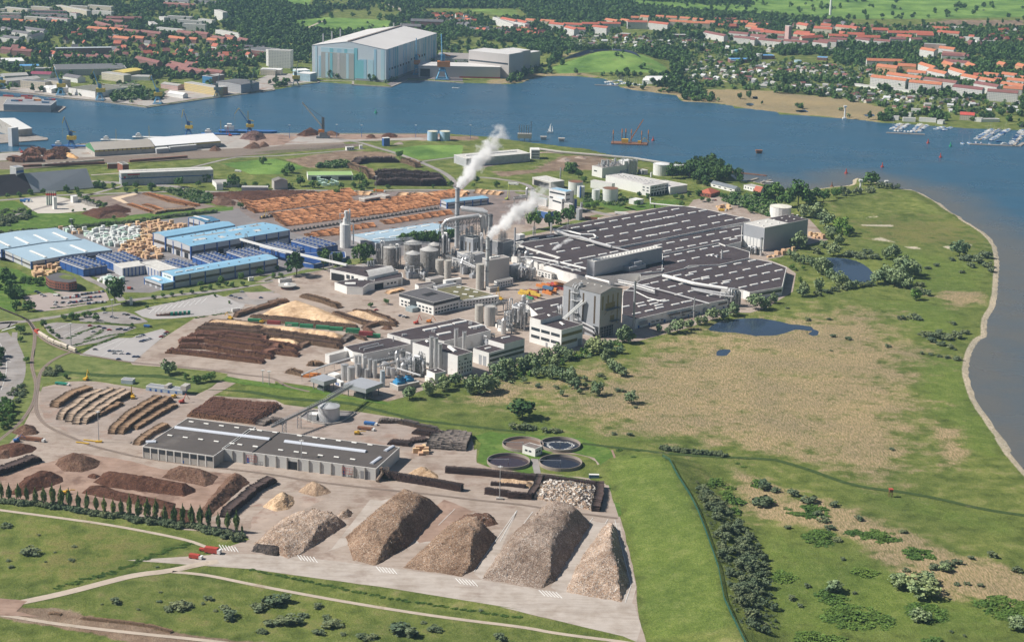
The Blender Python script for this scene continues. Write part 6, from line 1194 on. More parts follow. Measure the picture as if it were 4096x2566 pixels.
LM={'red':[lm_('log_bark_red',(.165,.075,.048)),lm_('log_end_red',(.36,.19,.11))],'brown':[lm_('log_bark_brown',(.15,.09,.06)),lm_('log_end_brown',(.34,.22,.14))],'dark':[lm_('log_bark_dark',(.062,.040,.036)),lm_('log_end_dark',(.085,.05,.044))],'grey':[lm_('log_bark_grey',(.15,.125,.11)),lm_('log_end_grey',(.12,.08,.06))],'pale':[lm_('log_bark_pale',(.36,.275,.205)),lm_('log_end_pale',(.16,.10,.065))],'orange':[lm_('log_bark_orange',(.46,.21,.095)),lm_('log_end_orange',(.54,.29,.14))],'fresh':[lm_('log_bark_fresh',(.58,.38,.22)),lm_('log_end_fresh',(.62,.42,.24))],'tan':[lm_('log_bark_tan',(.24,.155,.095)),lm_('log_end_tan',(.36,.24,.15))]}
def logs(name,label,cat,line,H,W,col,d=.75,group=None,taper=.12,hn=.25,seed=0,n6=5):
 L=[VV((p[0],p[1]))for p in line];o=L[0].copy();rs=np.random.default_rng(seed+11)
 seg=[(b-a).length for a,b in zip(L[:-1],L[1:])];T=sum(seg)
 def at(t):
  t=max(0,min(T,t))
  for i,s in en(seg):
   if t<=s or i==len(seg)-1:dd=(L[i+1]-L[i])/s;return L[i]+dd*t,dd
   t-=s
 c,ax,ln,rad=[],[],[],[]
 if 1:
  nx=max(2,int(T/d));hs=np.array([vnoise(np.array([[i*d,seed*13.]]),9,seed+1,3)[0]for i in rg_(nx)])
  for i in rg_(nx):
   t=(i+.5)*d;p,dd=at(t);e=min(1,min(t,T-t)/max(.1,H*taper*6));hh=H*(1-hn+hn*1.6*(hs[i]-.2))*(.35+.65*e if taper else 1)
   ny=max(1,int(hh/(d*.86)))
   for j in rg_(ny):
    z=d*.5+j*d*.86;off=(j%2)*d*.5;nn=VV((-dd.y,dd.x));jx=rs.normal(0,W*.03)
    q=p+dd*off+nn*jx-o;top=j>=ny-1
    a=math.atan2(nn.y,nn.x)+(rs.normal(0,.10)if top else rs.normal(0,.02));c.append((q.x,q.y,z+(rs.uniform(0,.25)*d if top else 0)));ax.append((cos(a),sin(a),rs.normal(0,.03)if top else 0));ln.append(W*rs.uniform(.9,1.08));rad.append(d*.5*rs.uniform(.8,1.15))
 n=len(c);c=np.array(c);ax=np.array(ax);ax/=np.linalg.norm(ax,axis=1)[:,None];ln=np.array(ln)[:,None];rad=np.array(rad)[:,None]
 up=np.tile([0,0,1.],(n,1));s1=np.cross(ax,up);s1/=np.linalg.norm(s1,axis=1)[:,None];s2=np.cross(ax,s1);V=[];m6=n6
 for e in(-.5,.5):
  for i in rg_(m6):a=2*math.pi*i/m6;V.append(c+ax*ln*e+s1*rad*cos(a)+s2*rad*sin(a))
 V=np.stack(V,1).reshape(-1,3);b0=(np.arange(n)*2*m6)[:,None]
 q4=np.concatenate([b0+np.array([[i,(i+1)%m6,m6+(i+1)%m6,m6+i]])for i in rg_(m6)],0)
 tri=[b0+np.array([[0,i,i+1]])for i in rg_(1,m6-1)]+[b0+m6+np.array([[0,i+1,i]])for i in rg_(1,m6-1)];tri=np.concatenate(tri,0)
 me=bpy.data.meshes.new('timber');nq,ntq=len(q4),len(tri);me.vertices.add(len(V));me.vertices.foreach_set('co',V.astype(np.float32).ravel());me.loops.add(nq*4+ntq*3)
 me.loops.foreach_set('vertex_index',np.concatenate([q4 .ravel(),tri.ravel()]).astype(np.int32));me.polygons.add(nq+ntq)
 me.polygons.foreach_set('loop_start',np.concatenate([np.arange(nq)*4,nq*4+np.arange(ntq)*3]).astype(np.int32))
 for q in LM[col]:me.materials.append(q)
 me.polygons.foreach_set('material_index',np.concatenate([np.zeros(nq),np.ones(ntq)]).astype(np.int32));me.update(calc_edges=True)
 rt=tg(name,label,cat,(o.x,o.y,0),0,group);link('timber',me,rt)
 return rt
NS=100
def LG(label,f,s,H,W,col,**k):
 global NS;NS+=1
 return logs(k.pop('name','log_stack'),label,'log stack',gl(f,s),H,W,col,seed=NS,**k)
LG('long dark log wall reaching from the shed gable to the right','d2',"930,300 1130,335 1350,370 1555,408",5.5,5,'dark',taper=0,hn=.06,name='log_wall')
LG('dark log wall slanting down toward the last poplars','d1',"1640,605 1740,520 1850,430 d2:0,430 100,375 175,340",6,7,'dark',name='log_wall')
LG('dark log wall at the left edge above the poplars','d1',"-60,300 60,260 150,225 290,180",5.5,8,'dark',name='log_wall')
LG('long dark log wall in front of the treatment basins','d2',"1430,270 1700,290 2014,325 d3:300,330 740,390",5,5,'dark',taper=0,hn=.08,name='log_wall')
LG('short dark log wall penning the tan chips, front side','d2',"1720,425 1900,450 d3:60,455 235,468",5,4,'dark',taper=0,hn=.06,name='log_wall');LG('short dark log wall penning the tan chips, rear side','d2',"1760,365 1900,370 2014,385 d3:100,375",3,3,'dark',taper=0,name='log_wall')
LG('dark cross wall of logs between the chips and the white boards','d3',"225,460 270,390 288,330",5.5,5,'dark',taper=0,name='log_wall');LG('dark log wall on the right of the white boards, shading the road','d3',"700,560 725,470 730,380",5.5,6,'dark',taper=0,name='log_wall')
for i in rg_(7):LG('old grey log stack in the block before the brown basin, row '+('one, nearest the road','two','three','four','five','six','seven, at the back')[i],'c2',"%d,%d %d,%d"%(1585+45*i,1395+3*i,1640+45*i,1275-4*i+8*abs(3-i)),6,7,'grey',hn=.2)
LG('long old log row curving along the green dyke','c2',"1120,1160 1300,1160 1480,1200 1650,1245",4,6,'grey',d=.8);LG('dark log row between the long old row and the block','c2',"1430,1250 1560,1270 1700,1290",4.5,7,'dark');LG('low jumbled dark log pile before the block of old stacks','c2',"1215,1340 1330,1350 1420,1360",3.5,9,'dark');LG('low jumbled dark log pile beside the block of old stacks','c2',"1400,1330 1480,1325 1560,1310",3.5,8,'dark')
for i in rg_(8):
 a,b=i/7,1-i/7
 LG('red brown log stack behind the long shed, row '+('one, nearest the shed','two','three','four','five','six','seven','eight, nearest the dyke')[i],'c1',"%d,%d c2:%d,%d"%(1650+25*i,1100-17*i,60+30*i,1170-20*i if i<7 else 1040),5.2,6.5,'red',hn=.25)
LG('small grey log pile between the red stacks and the tank','c2',"80,1190 170,1150 290,1170",4,8,'grey');
for i,(s,H,W,col,lab)in en((("470,1030 520,1000 620,930 800,870",5,8,'tan','leftmost long log stack of the round yard, curved and brown'),("520,1140 600,1070 750,960 890,895",5.5,6,'pale','pale weathered log stack, first of the group of four'),("600,1160 680,1080 850,965 1000,890",6,6,'pale','pale weathered log stack, second of the group of four'),("660,1180 740,1110 900,1000 1100,900",6,6,'pale','pale weathered log stack, third of the group of four'),("725,1175 850,1095 1000,990 1145,915",5.5,6,'pale','pale weathered log stack, fourth of the group of four'),("850,1110 960,1050 1060,1000",4,6,'tan','short log stack against the pale group'),("975,1265 1080,1160 1250,1040 1410,955",5.5,6,'tan','brown log stack in front of the loader, left of the pair'),("1050,1265 1180,1170 1350,1050 1500,965",5.5,6,'tan','brown log stack in front of the loader, right of the pair'),("1180,1225 1350,1120 1540,1015",3.8,5,'tan','low brown log stack on the right of the pair'),("1195,1360 1320,1265 1470,1195",4.2,6,'tan','log stack against the corner of the long shed'))):
 LG(lab,'c1',s,H,W,col)
for i,(f,s,H,W,col,lab)in en((('c1',"1460,545 1600,555 1900,590 2320,640",4.5,8,'red','red brown log stack nearest the road, lowest row'),('c1',"1560,500 1800,510 2100,560 2400,600",5,8,'red','red brown log stack, second row from the road'),('c1',"1565,460 1800,450 2100,500 2414,545 c2:100,575",5.5,8,'red','red brown log stack, third row from the road'),('c1',"1640,420 1900,420 2200,460 2414,500 c2:200,550 430,580",5.5,8,'red','red brown log stack, fourth row from the road'),('c1',"1700,390 2000,400 2300,430 c2:100,470 300,500 430,530",5,8,'red','red brown log stack, fifth row from the road'),('c1',"1720,355 2000,375 2300,395 c2:150,420 500,465 800,510",5.5,8,'brown','brown log wall in front of the long sawdust ridge, front row'),('c1',"1760,325 2000,340 2300,360 c2:100,375 500,430 820,470",5.5,8,'brown','brown log wall in front of the long sawdust ridge, rear row'),('c1',"1830,280 2100,285 2300,310",3,4,'brown','thin log row behind the long sawdust ridge'),('c1',"2060,240 2200,190 2414,130 c2:160,130 340,100",5,5,'brown','log wall on the left side of the large sawdust heap'),('c2',"0,235 300,262 600,300 950,335",4,5,'brown','log wall on the front side of the large sawdust heap, outer'),('c2',"0,265 300,290 600,322 940,350",3.5,5,'brown','log wall on the front side of the large sawdust heap, inner'),('c2',"730,210 860,250 1000,300 1090,320",4.5,6,'brown','log wall on the right side of the large sawdust heap'),('c2',"990,340 1120,305 1290,318",4.5,5,'brown','log wall in front of the reddish chips'),('c2',"900,185 1050,200 1200,250 1290,300",3.5,4,'brown','log wall behind the reddish chips'),('c2',"450,60 520,75 650,110 790,160",5.5,7,'tan','free standing log stack by the intake building'),('c2',"810,460 850,435 900,410",4,6,'grey','short grey log stack at the end of the sawdust ridge'),('c2',"820,400 920,415 1020,440",3,4,'brown','log row in front of the dark red container'),('c2',"430,510 490,480 510,465",4,6,'brown','short log stack closing the small sawdust ridge'),('c2',"320,720 400,735 470,755",5,6,'tan','orange log block before the concrete wall, near'),('c2',"500,655 560,660 640,650",5,7,'tan','orange log pile before the concrete wall, far'),('b2',"1200,1305 1270,1290 1335,1270",3.2,7,'fresh','bundle of pale fresh logs in front of the workshop'))):
 LG(lab,f,s,H,W,col)
LG('short row of cut logs on the dirt at the lower left corner','d1',"355,1305 400,1305 450,1315",1.4,3,'tan',d=.5);LG('long row of cut logs on the dirt at the lower left corner','d1',"590,1340 700,1352 900,1372 1100,1400 1260,1445",1.7,3,'tan',d=.5)
def hr(lab,f,p,q,n,wdt,H=4.2,col='orange',W=5,back=1):
 for i in rg_(n):
  t=(i+.5)/n;x,y=p[0]+(q[0]-p[0])*t,p[1]+(q[1]-p[1])*t
  o=LG(lab,f,"%d,%d %d,%d"%(x,y,x+wdt[0],y+wdt[1]),H*1.15,W*1.75,col,d=.85,hn=.35,group='orange log heaps of the timber yard',taper=.35)
LA='pale log heap beyond the shelters of the timber yard';LB='orange log heap in the middle rows of the timber yard';LC='orange log heap behind the row of concrete stands';LD='orange log heap in the row nearest the ditch'
hr(LD,'b2',(30,565),(930,445),24,(-92,-52),W=6.4);hr(LD,'b2',(60,600),(900,490),20,(-92,-50),W=6.4)
hr(LB,'b2',(270,660),(1230,520),24,(-90,-52),W=6.4);hr(LB,'b2',(1010,560),(1900,445),22,(-80,-50),W=5.6);hr(LB,'b2',(330,715),(1280,590),23,(-92,-55),W=6.4)
hr(LB,'b2',(1230,595),(1680,520),12,(-80,-48),W=6)
hr(LC,'b2',(600,800),(1100,720),8,(-55,-30),W=7);hr(LC,'b2',(1200,700),(1780,610),9,(-55,-30),W=7);hr(LC,'b2',(520,815),(800,790),3,(-50,-25),W=7);hr(LC,'b2',(940,800),(1760,680),8,(-20,-12),W=6,H=3)
hr(LA,'b2',(1270,465),(1560,470),3,(40,-35),col='fresh',W=7);hr(LA,'b2',(1380,475),(1880,450),4,(70,-40),col='fresh',W=7);hr(LA,'b2',(1960,425),(2180,445),4,(50,-25),col='fresh',W=5);hr(LA,'b2',(920,440),(1040,445),2,(30,-22),col='fresh',W=6)
for i,(s,H,W)in en((("1270,430 1400,460 1560,500 1740,540",3,9),("1330,445 1500,500 1650,530",3,8),("1130,520 1220,550 1340,590",2,8),("1260,525 1330,540 1420,575",2.5,8),("1340,605 1450,585 1600,575 1700,560",4,8),("2110,490 2200,510 2280,530",3,7))):LG('orange log row on the dark lot beyond the ditch, '+('long rear one','long middle one','short front one','short one right of the pool','pale one along the ditch edge','far right one')[i],'b1',s,H,W,'tan' if i==4 else 'orange',d=.9)
for i,(s,H,W,col)in en((("1090,350 1300,352 1500,356 1725,352",11,10,'dark'),("1080,300 1300,310 1500,320 1715,330",12,12,'dark'),("1080,262 1250,262 1480,285 1690,300",10,12,'dark'),("870,190 950,220 1040,250 1075,300",8,10,'tan'),("920,170 1000,150 1160,150 1310,150",9,12,'dark'),("1330,150 1400,165 1480,200",8,10,'tan'))):LG('log stack of the horseshoe beyond the road, '+('dark front wall','dark second wall','dark third wall','orange left flank','dark rear wall','orange right flank')[i],'b2',s,H,W,col,d=1.3,hn=.3)
for i,(s,H)in en((("f1:150,130 230,160 350,165",7),("f1:320,160 450,155 600,150",8),("f1:280,110 420,110 560,110",9),("f1:350,60 480,40 620,60",9),("f1:600,130 720,110 900,120",8),("f1:640,60 760,70 880,80",9),("f1:700,20 800,20 940,30",7))):LG('red brown log pile on the wharf, '+('left front','middle front','middle second','rear left','right front','right second','rear right')[i],'f1',s,H,14,'red',d=1.2)
pk={}
def pack(kind_,L,W,H):
 key=(kind_,L,W,H)
 if key not in pk:
  k=M().box(-L/2,-W/2,0,L/2,W/2,H);pk[key]=k.mesh('timber_pack',{'white':mat('white_wrap',(.70,.72,.70),.55,.06,.4,rnd=.12),'mint':mat('mint_wrap',(.52,.68,.58),.55,.08,.4),'wood':mat('sawn_timber',(.60,.40,.235),.85,.12,.6,rnd=.3)}[kind_])
 return pk[key]
def packs(label,cat,f,poly,n,kinds,an,L=(4,6),H=(2,5),group='',mind=4.0,seed=0):
 P=gl(f,poly);rr=RR(seed+len(poly));x0,x1=min(p.x for p in P),max(p.x for p in P);y0,y1=min(p.y for p in P),max(p.y for p in P);pts=[];tr=0
 while len(pts)<n and tr<9000:
  tr+=1;q=(UU(rr,x0,x1),UU(rr,y0,y1))
  if not inside(q,P)or any((q[0]-a)**2+(q[1]-b)**2<mind*mind for a,b in pts):continue
  pts.append(q);kd=rr.choice(kinds);l=rr.choice((4,5,6));hh=rr.choice((2,3,4,5));wd=rr.choice((2.4,3.6))
  o=link('timber_pack',pack(kd,l,wd,hh),None,(q[0],q[1],0),an+rr.choice((0,0,math.pi/2))+UU(rr,-.04,.04))
  tag(o,{'white':'white wrapped timber pack ','mint':'pale green wrapped timber pack ','wood':'bare sawn timber pack '}[kd]+label,'timber pack',{'white':'white wrapped packs ','mint':'pale green packs ','wood':'bare timber packs '}[kd]+label)
AN=SKA
packs('among the wrapped stock between the blue halls','timber pack','b1',"740,800 900,740 1230,720 1240,830 1100,880 1040,900 900,880",110,['white','white','white','mint'],AN,mind=5.0)
packs('among the wrapped stock between the blue halls','timber pack','b1',"500,750 640,735 800,760 760,780 640,790 560,775",12,['white','mint','wood'],AN,mind=6)
packs('in the bare stock before the sawmill','timber pack','b1',"1100,720 1340,670 1640,710 1600,740 1350,770 1340,880 1440,940 1420,1000 1200,1000 1050,940 1100,880 1240,830 1230,740",125,['wood'],AN,mind=5.2)
packs('beside the wide pale blue store','timber pack','b1',"290,1090 500,1040 530,1110 400,1170 300,1160",26,['wood'],AN,mind=4.2);packs('in front of the planing hall','timber pack','b1',"840,1190 940,1150 1060,1180 1110,1220 1060,1240 920,1220",18,['white','mint'],AN,mind=4.6)
packs('on the paved ground right of the tall grey store','timber pack','b4',"520,790 620,780 660,830 560,825",10,['wood'],AN,mind=5);packs('at the foot of the tall grey store','timber pack','b4',"160,980 270,950 380,930 385,940 280,970 170,990",7,['wood'],AN,mind=7);packs('by the round basins and grey log block','timber pack','d2',"1210,130 1290,100 1290,140 1240,145",6,['wood'],.2,mind=3.5)
packs('at the far corner behind the vast hall','timber pack','b3',"1880,545 2010,540 2030,575 1920,570",7,['wood'],AN,mind=6);packs('beside the green roofed warehouse','timber pack','b2',"600,310 720,310 780,360 620,365",16,['mint'],0,mind=6);packs('on the roof level by the blue annex','timber pack','b2',"350,985 850,950 840,975 400,1010",1,['wood'],0)
def leafmat(name,c,v=.5):
 mm,t,b=newmat(name);oi=nd(t,'ShaderNodeObjectInfo')
 n=nz_(t,.5,5,.7);n2=nz_(t,.045,3)
 c1=ramp(t,n,[(.3,tuple(q*(1-v)for q in c)),(.52,c),(.72,tuple(min(1,q*(1+v*.9))for q in c))])
 c1=mixc(t,1,c1,ramp(t,oi.outputs['Random'],[(0,(.72,.78,.75)),(.5,(1,1,1)),(1,(1.2,1.12,1.0))]),'MULTIPLY')
 c1=mixc(t,1,c1,ramp(t,n2,[(.35,(.75,.85,.85)),(.65,(1.2,1.12,1))]),'MULTIPLY')
 lk(t,c1,b.inputs['Base Color']);si(b,'Roughness',.75);si(b,'Specular IOR Level',.25)
 return mm
LF={'broad':leafmat('leaf_green',(.095,.185,.045)),'dark':leafmat('leaf_dark',(.065,.13,.037)),'willow':leafmat('leaf_willow',(.215,.285,.15),.4),'thorn':leafmat('leaf_buckthorn',(.15,.19,.11),.45),'fresh':leafmat('leaf_fresh',(0.124,0.231,0.043)),'poplar':leafmat('leaf_poplar',(.15,.21,.075)),'low':leafmat('leaf_thicket',(0.099,0.173,0.036))}
barkm=mat('tree_bark',(.09,.07,.05),.95,.3,1)
def crown(n,leaf,seed,shape='round',K=14):
 rs=np.random.default_rng(seed);C=[]
 while len(C)<K:
  p=rs.uniform(-1,1,3)
  if p@p<1:C.append(p/max(.25,math.sqrt(p@p))*rs.uniform(.35,.78))
 C=np.array(C);k=rs.integers(0,K,n);d=rs.normal(size=(n,3));d/=np.linalg.norm(d,axis=1)[:,None]
 rr=rs.uniform(.20,.42,K)[k][:,None];P=C[k]+d*rr*rs.uniform(.75,1.05,(n,1));P*=.5/np.percentile(np.abs(P),99)*.98
 if shape=='poplar':P[:,:2]*=(np.clip(1.15-np.abs(P[:,2:3]*2+.25)**2.2,.25,1))
 if shape=='low':P[:,2]=np.abs(P[:,2])*1.0-.02;
 P[:,2]+=.5 if shape!='low' else 0
 u=rs.normal(size=(n,3));u/=np.linalg.norm(u,axis=1)[:,None];nn=d+rs.normal(size=(n,3))*.5;v=np.cross(u,nn);v/=np.linalg.norm(v,axis=1)[:,None];u=np.cross(v,nn);u/=np.linalg.norm(u,axis=1)[:,None]
 s=leaf*rs.uniform(.6,1.3,(n,1));V=np.stack([P-u*s-v*s*.7,P+u*s*.6-v*s,P+u*s+v*s*.7,P-u*s*.7+v*s],1).reshape(-1,3)
 return V,np.arange(4*n).reshape(n,4)
TREE={}
def proto(kd,i):
 key=(kd,i)
 if key not in TREE:
  n,lf,sh,K={'poplar':(750,.055,'poplar',26),'low':(700,.045,'low',30),'thorn':(420,.065,'round',12)}.get(kd,(620,.055,'round',17))
  V,F=crown(n,lf,hash(key[1])*7+len(kd),sh,K);TREE[key]=(npmesh('crown',V,F,LF[kd]),M().cyl(0,0,-.06,.55,.030,6,r2=.012).bar((0,0,.2),(.15,.1,.5),.01).bar((0,0,.25),(-.14,.06,.55),.01).mesh('trunk',barkm))
 return TREE[key]
KN={'poplar':('poplar_tree','tree'),'thorn':('shrub','shrub'),'low':('thicket','shrub'),'willow':('willow_tree','tree'),'broad':('broadleaf_tree','tree'),'dark':('broadleaf_tree','tree'),'fresh':('broadleaf_tree','tree')}
_ti=0;MASS={'thorn':[],'low':[],'broad':[]}
def tree(kd,x,y,w_,h_,label,group=1):
 global _ti;_ti+=1;cm,tm=proto(kd,_ti%3);nm,cat=KN[kd];z=hz(x,y)
 t=tg(nm,label,cat,(x,y,z),_ti*1.9,label if group==1 else group or None);t.scale=(w_,w_*random.uniform(.88,1.12),h_)
 o=link('crown',cm,t,(0,0,.10 if kd not in('thorn','low')else-.06));o.scale=(1,1,.92)
 if kd not in('thorn','low'):link('trunk',tm,t)
 return t
def T(kd,f,s,label,group=1,asp=1.05):
 for e in s.split():
  x,y,w_=map(float,e.split(','));p=px(f,x,y);q=g(p);q=g(p,hz(q.x,q.y));mp=(g((p[0]+1,p[1]))-g(p)).length/FR[f][2];wm=w_*mp
  tree(kd,q.x,q.y+wm*.25,wm*(1 if kd=='thorn' else 1.18),wm*asp*(.8 if kd=='thorn' else 1.08),label,group)
def S(kd,f,poly,n,w0,w1,label,group=1,asp=.8,seed=1,mind=None):
 P=gl(f,poly);rr=RR(seed*77+n);x0,x1=min(p.x for p in P),max(p.x for p in P);y0,y1=min(p.y for p in P),max(p.y for p in P);c=0;tr=0;pts=[]
 while c<n and tr<n*60:
  tr+=1;q=(UU(rr,x0,x1),UU(rr,y0,y1));w_=UU(rr,w0,w1)
  if inside(q,P)and all((q[0]-a)**2+(q[1]-b)**2>(mind or w0*.7)**2 for a,b in pts):pts.append(q);tree(kd,q[0],q[1],w_,w_*asp*UU(rr,.85,1.15),label,group);c+=1
def LN(kd,f,s,n,w0,w1,label,group=1,asp=.9,jit=1.5,seed=1):
 L=gl(f,s);rr=RR(seed*13+n);mass=kd in('thorn','low');sg=[(b-a).length for a,b in zip(L[:-1],L[1:])];Tt=sum(sg)
 for i in rg_(n):
  t=Tt*(i+.5+UU(rr,-.3,.3))/n;j=0
  while j<len(sg)-1 and t>sg[j]:t-=sg[j];j+=1
  p=L[j].lerp(L[j+1],t/sg[j]);w_=UU(rr,w0,w1);x,y=p.x+UU(rr,-jit,jit),p.y+UU(rr,-jit,jit)
  if mass:MASS[kd]+=[(x+dx*w_*.3,y+dy*w_*.3,hz(x,y)-.2)for dx,dy in((0,0),(1,.4),(-1,.3))]
  else:tree(kd,x,y,w_,w_*asp,label,group)
px_=[12,68,135,195,260,322,385,448,508,573,638,705,765,830,890,952,1015,1082,1145,1208,1278,1342,1405,1468,1533,1600,1668,1735,1774]
rr=RR(4)
for i,x in en(px_):
 q=G2('d1',x,470+x*.14);h_=15*UU(rr,.82,1.15)*(.45 if x==1774 else 1)
 tree('poplar',q.x,q.y,h_*.30,h_,'slim upright poplar in the long row along the bark yard' if x!=1774 else 'shortest poplar, at the right end of the long row')
T('willow','c2',"1400,965,105 1565,935,125 1700,890,120 1800,850,110 1930,920,150 2050,925,160 2125,890,110 2160,780,130 2270,740,100 2390,700,90",'grey green willow below the white factory blocks')
T('willow','c3',"60,740,130 20,800,80 105,750,80 190,700,100 250,640,80 330,700,120 410,640,120 470,690,110 520,600,110 600,620,90 800,540,110 850,570,130 950,560,110 1110,470,140 1060,560,60 935,590,70 930,640,80 970,680,70 1010,730,90 1070,760,90 1560,380,110 1480,390,60 1400,370,60 1660,350,80 1740,310,70 1800,300,60 1870,270,100 1960,260,80 2040,230,100 2250,180,130 2330,170,80 2390,120,80",'grey green willow between the factory and the reed marsh')
T('willow','c3',"745,800,45 610,830,110 650,870,90 525,800,110 440,780,80 375,750,70 310,770,70 460,740,80 620,770,90 210,815,50 545,930,50 700,910,45 820,860,35 860,930,110 750,855,45 1150,1000,100",'small willow standing loose in the marsh meadow');T('thorn','c3',"325,855,70 490,865,60 880,760,70 915,780,40 1030,890,60 1080,895,55 1190,1035,40 1000,1270,50 1145,1280,65 130,1225,120 220,1230,110 290,1225,80 400,1250,90 470,1255,80 520,1250,70",'low shrub in the marsh meadow',1,.7)
T('dark','c3',"195,1135,235",'big round dark tree alone in the meadow above the basins',0,.62)
T('willow','b4',"420,920,130 360,1000,70 400,1030,70 450,1050,70 530,1070,80 640,1150,140 700,1180,80 590,1110,60 480,640,100 580,650,120 670,720,120 720,830,100 790,880,80 740,980,100 650,910,60 1280,990,100 1340,1120,120 1400,1180,140 1450,1150,120 1280,1250,150 1200,1220,130 1380,1270,130 1130,1230,110 780,1260,120 860,1270,90 930,1260,60 600,1290,100 470,1340,110 1850,990,130 1200,1010,90",'grey green willow in the thicket around the upper pond')
T('fresh','b4',"370,1100,40 440,1210,45 405,1110,25 470,1100,30 1460,1370,90 870,810,90 800,780,120 770,790,60",'fresh green tree on the grass by the upper pond');T('thorn','b4',"700,770,90 880,990,110 960,1000,120 1040,970,100 1100,1010,100 1470,1300,110 1550,1330,110 1500,1250,80 1900,1020,120 2000,1040,130 2080,1000,120 2100,1080,110 2120,1120,80 1950,1080,80 1870,1130,60 1640,1070,60 1780,1020,60 1570,1095,60 1000,1250,90 1060,1240,80 690,1310,90 600,1330,90 750,1290,80 830,1280,80 600,960,110",'dark scrub bush of the shore thickets',1,.7)
T('thorn','c4',"870,440,60 1215,505,65 1520,565,50 1595,575,50 1670,590,50 1745,605,60 1830,620,75 1450,260,110 1340,265,80 1500,270,50 1490,395,40 1560,420,110 1640,430,120 1730,440,130 1820,430,130 1900,390,80 1690,490,90 1760,515,80 1600,460,90 1810,530,35 1660,385,80 1790,305,60 330,165,40 730,415,60 510,270,60 700,265,50 715,540,35",'dark shrub on the shore meadow',1,.65)
T('broad','b4',"430,540,180 250,490,130 180,460,100 310,550,100 500,540,100 560,510,100 650,505,90 130,510,80 60,500,80 760,475,80 1070,350,95 590,445,60 1000,355,55 210,400,60",'broadleaf tree between the house by the jetty and the dyke');T('thorn','b4',"850,455,90 950,440,90 1060,425,90 1150,385,80 1230,388,70 1300,383,60 780,430,50 820,410,60",'low scrub along the dyke foot by the point')
S('dark','b3',"1430,290 1560,215 1700,185 1850,190 1920,200 2000,250 2080,310 1950,330 1850,345 1780,370 1720,350 1600,300",44,13,19,'tree of the wooded knoll by the water',1,1.0,3);T('broad','b3',"300,745,110 430,735,90 515,705,80 600,705,100",'one of the four tall trees before the vast dark hall',1,1.5)
T('broad','b3',"1220,455,40 1302,475,45 1540,475,40 1595,480,38 1660,460,38 1775,500,40 1830,505,35 1745,450,50 1205,545,55 1590,540,45 830,560,60 770,570,50 605,250,80 730,330,50 690,290,55 2110,330,60 1800,360,60 1960,490,60 2060,500,60 2200,600,50 2350,470,90 2250,520,60 2180,540,50",'small tree by the car parks of the chemical works')
T('dark','b2',"970,1040,120 1060,1015,90 640,1095,120 760,1085,100",'dark tall tree below the white conveyor',1,1.35);T('dark','b2',"405,1160,165",'large round dark tree where the white conveyor passes, by the round pavilion',0,1.15);T('dark','b1',"1000,1400,180",'large dark tree by the full car park',0,1.15)
LN('broad','b2',"1310,870 1400,850 1650,850 1790,830",16,9,13,'tree in the hedge line behind the grain silos',1,1.1);T('broad','b2',"870,1055,45 200,1170,45 268,1165,40 80,1125,55 235,1100,40 1197,1400,45 1060,1425,40 545,375,60 600,375,40 265,385,70 350,385,50 440,365,80 350,250,80 305,270,60 800,390,50 910,380,50 985,410,60 960,340,80 1010,380,70 980,240,35 760,440,50 1208,385,35 1610,380,30 1310,120,60 1985,330,50 2165,375,50 1960,375,35 1760,365,45 110,170,60",'small roadside tree of the works roads')
T('broad','b1',"1760,1250,50 1935,1210,55 2110,1180,55 2280,1150,55 1770,1285,40 1840,1270,45 1915,1250,40 1990,1240,40 2035,1250,45 2130,1240,40 1510,1330,35 1590,1310,35 1430,1340,35 1685,1305,35 1350,1355,40 65,470,40 168,460,45 270,440,50 378,430,40 580,420,60 680,420,50 850,380,60 897,385,55 998,385,50 1097,380,45 1188,380,45 1330,410,70 1568,375,80 2040,370,100 1810,330,70 1740,370,50 1970,375,45 2140,375,45 2237,370,45 2345,385,40 905,550,40 740,580,25 640,590,25 250,630,60 2110,560,50 950,720,50 1190,425,40 1105,420,40 1000,650,30 625,700,50",'small green tree on the verge by the timber works')
S('broad','b1',"-20,1200 60,1150 150,1250 230,1400 -20,1400",14,7,12,'tree in the grove left of the curved red office',1,1.0,4);S('thorn','b1',"0,560 250,580 280,640 0,760",26,6,12,'bush of the overgrown dyke by the left edge',1,.6,5);LN('thorn','b1',"0,775 300,760 650,730 900,700 1100,690 1500,630 1900,590",44,6,11,'bush in the hedge along the ditch behind the pale blue stores',1,.55,3);LN('broad','b1',"680,440 780,500 940,550",9,5,7,'hedge tree along the pale gravel lot');S('broad','b1',"180,1180 380,1200 340,1250 200,1240",8,6,9,'garden tree by the curved red office')
T('broad','c1',"175,390,75 180,455,45 620,260,60 560,270,50 675,260,50 735,240,50 785,240,50 845,270,50 910,190,40 380,330,60 510,425,40 455,380,40 430,350,30 575,780,45 1165,320,30 1290,165,30 1885,60,25 2015,120,25 1850,805,75 1720,825,70 1635,785,50 1800,810,60 245,190,90 140,180,80 230,640,50",'small tree among the car parks and lawns');T('willow','c1',"1470,745,125",'round pale willow alone on the lawn by the ditch',0,.95)
S('thorn','c1',"370,780 420,700 520,660 560,700 450,760",12,4,7,'bush by the lawn at the ditch head',1,.7);S('broad','c1',"-30,1000 90,1000 180,1060 100,1180 -30,1280",16,5,9,'tree in the left edge grove below the bend',1,.9);S('dark','c1',"-60,560 20,560 50,680 20,820 -60,900",12,6,9,'dark tree inside the road bend at the left edge',1,.9);S('thorn','c1',"80,920 200,830 230,900 150,990",12,4,7,'bush on the verge inside the road bend',1,.7)
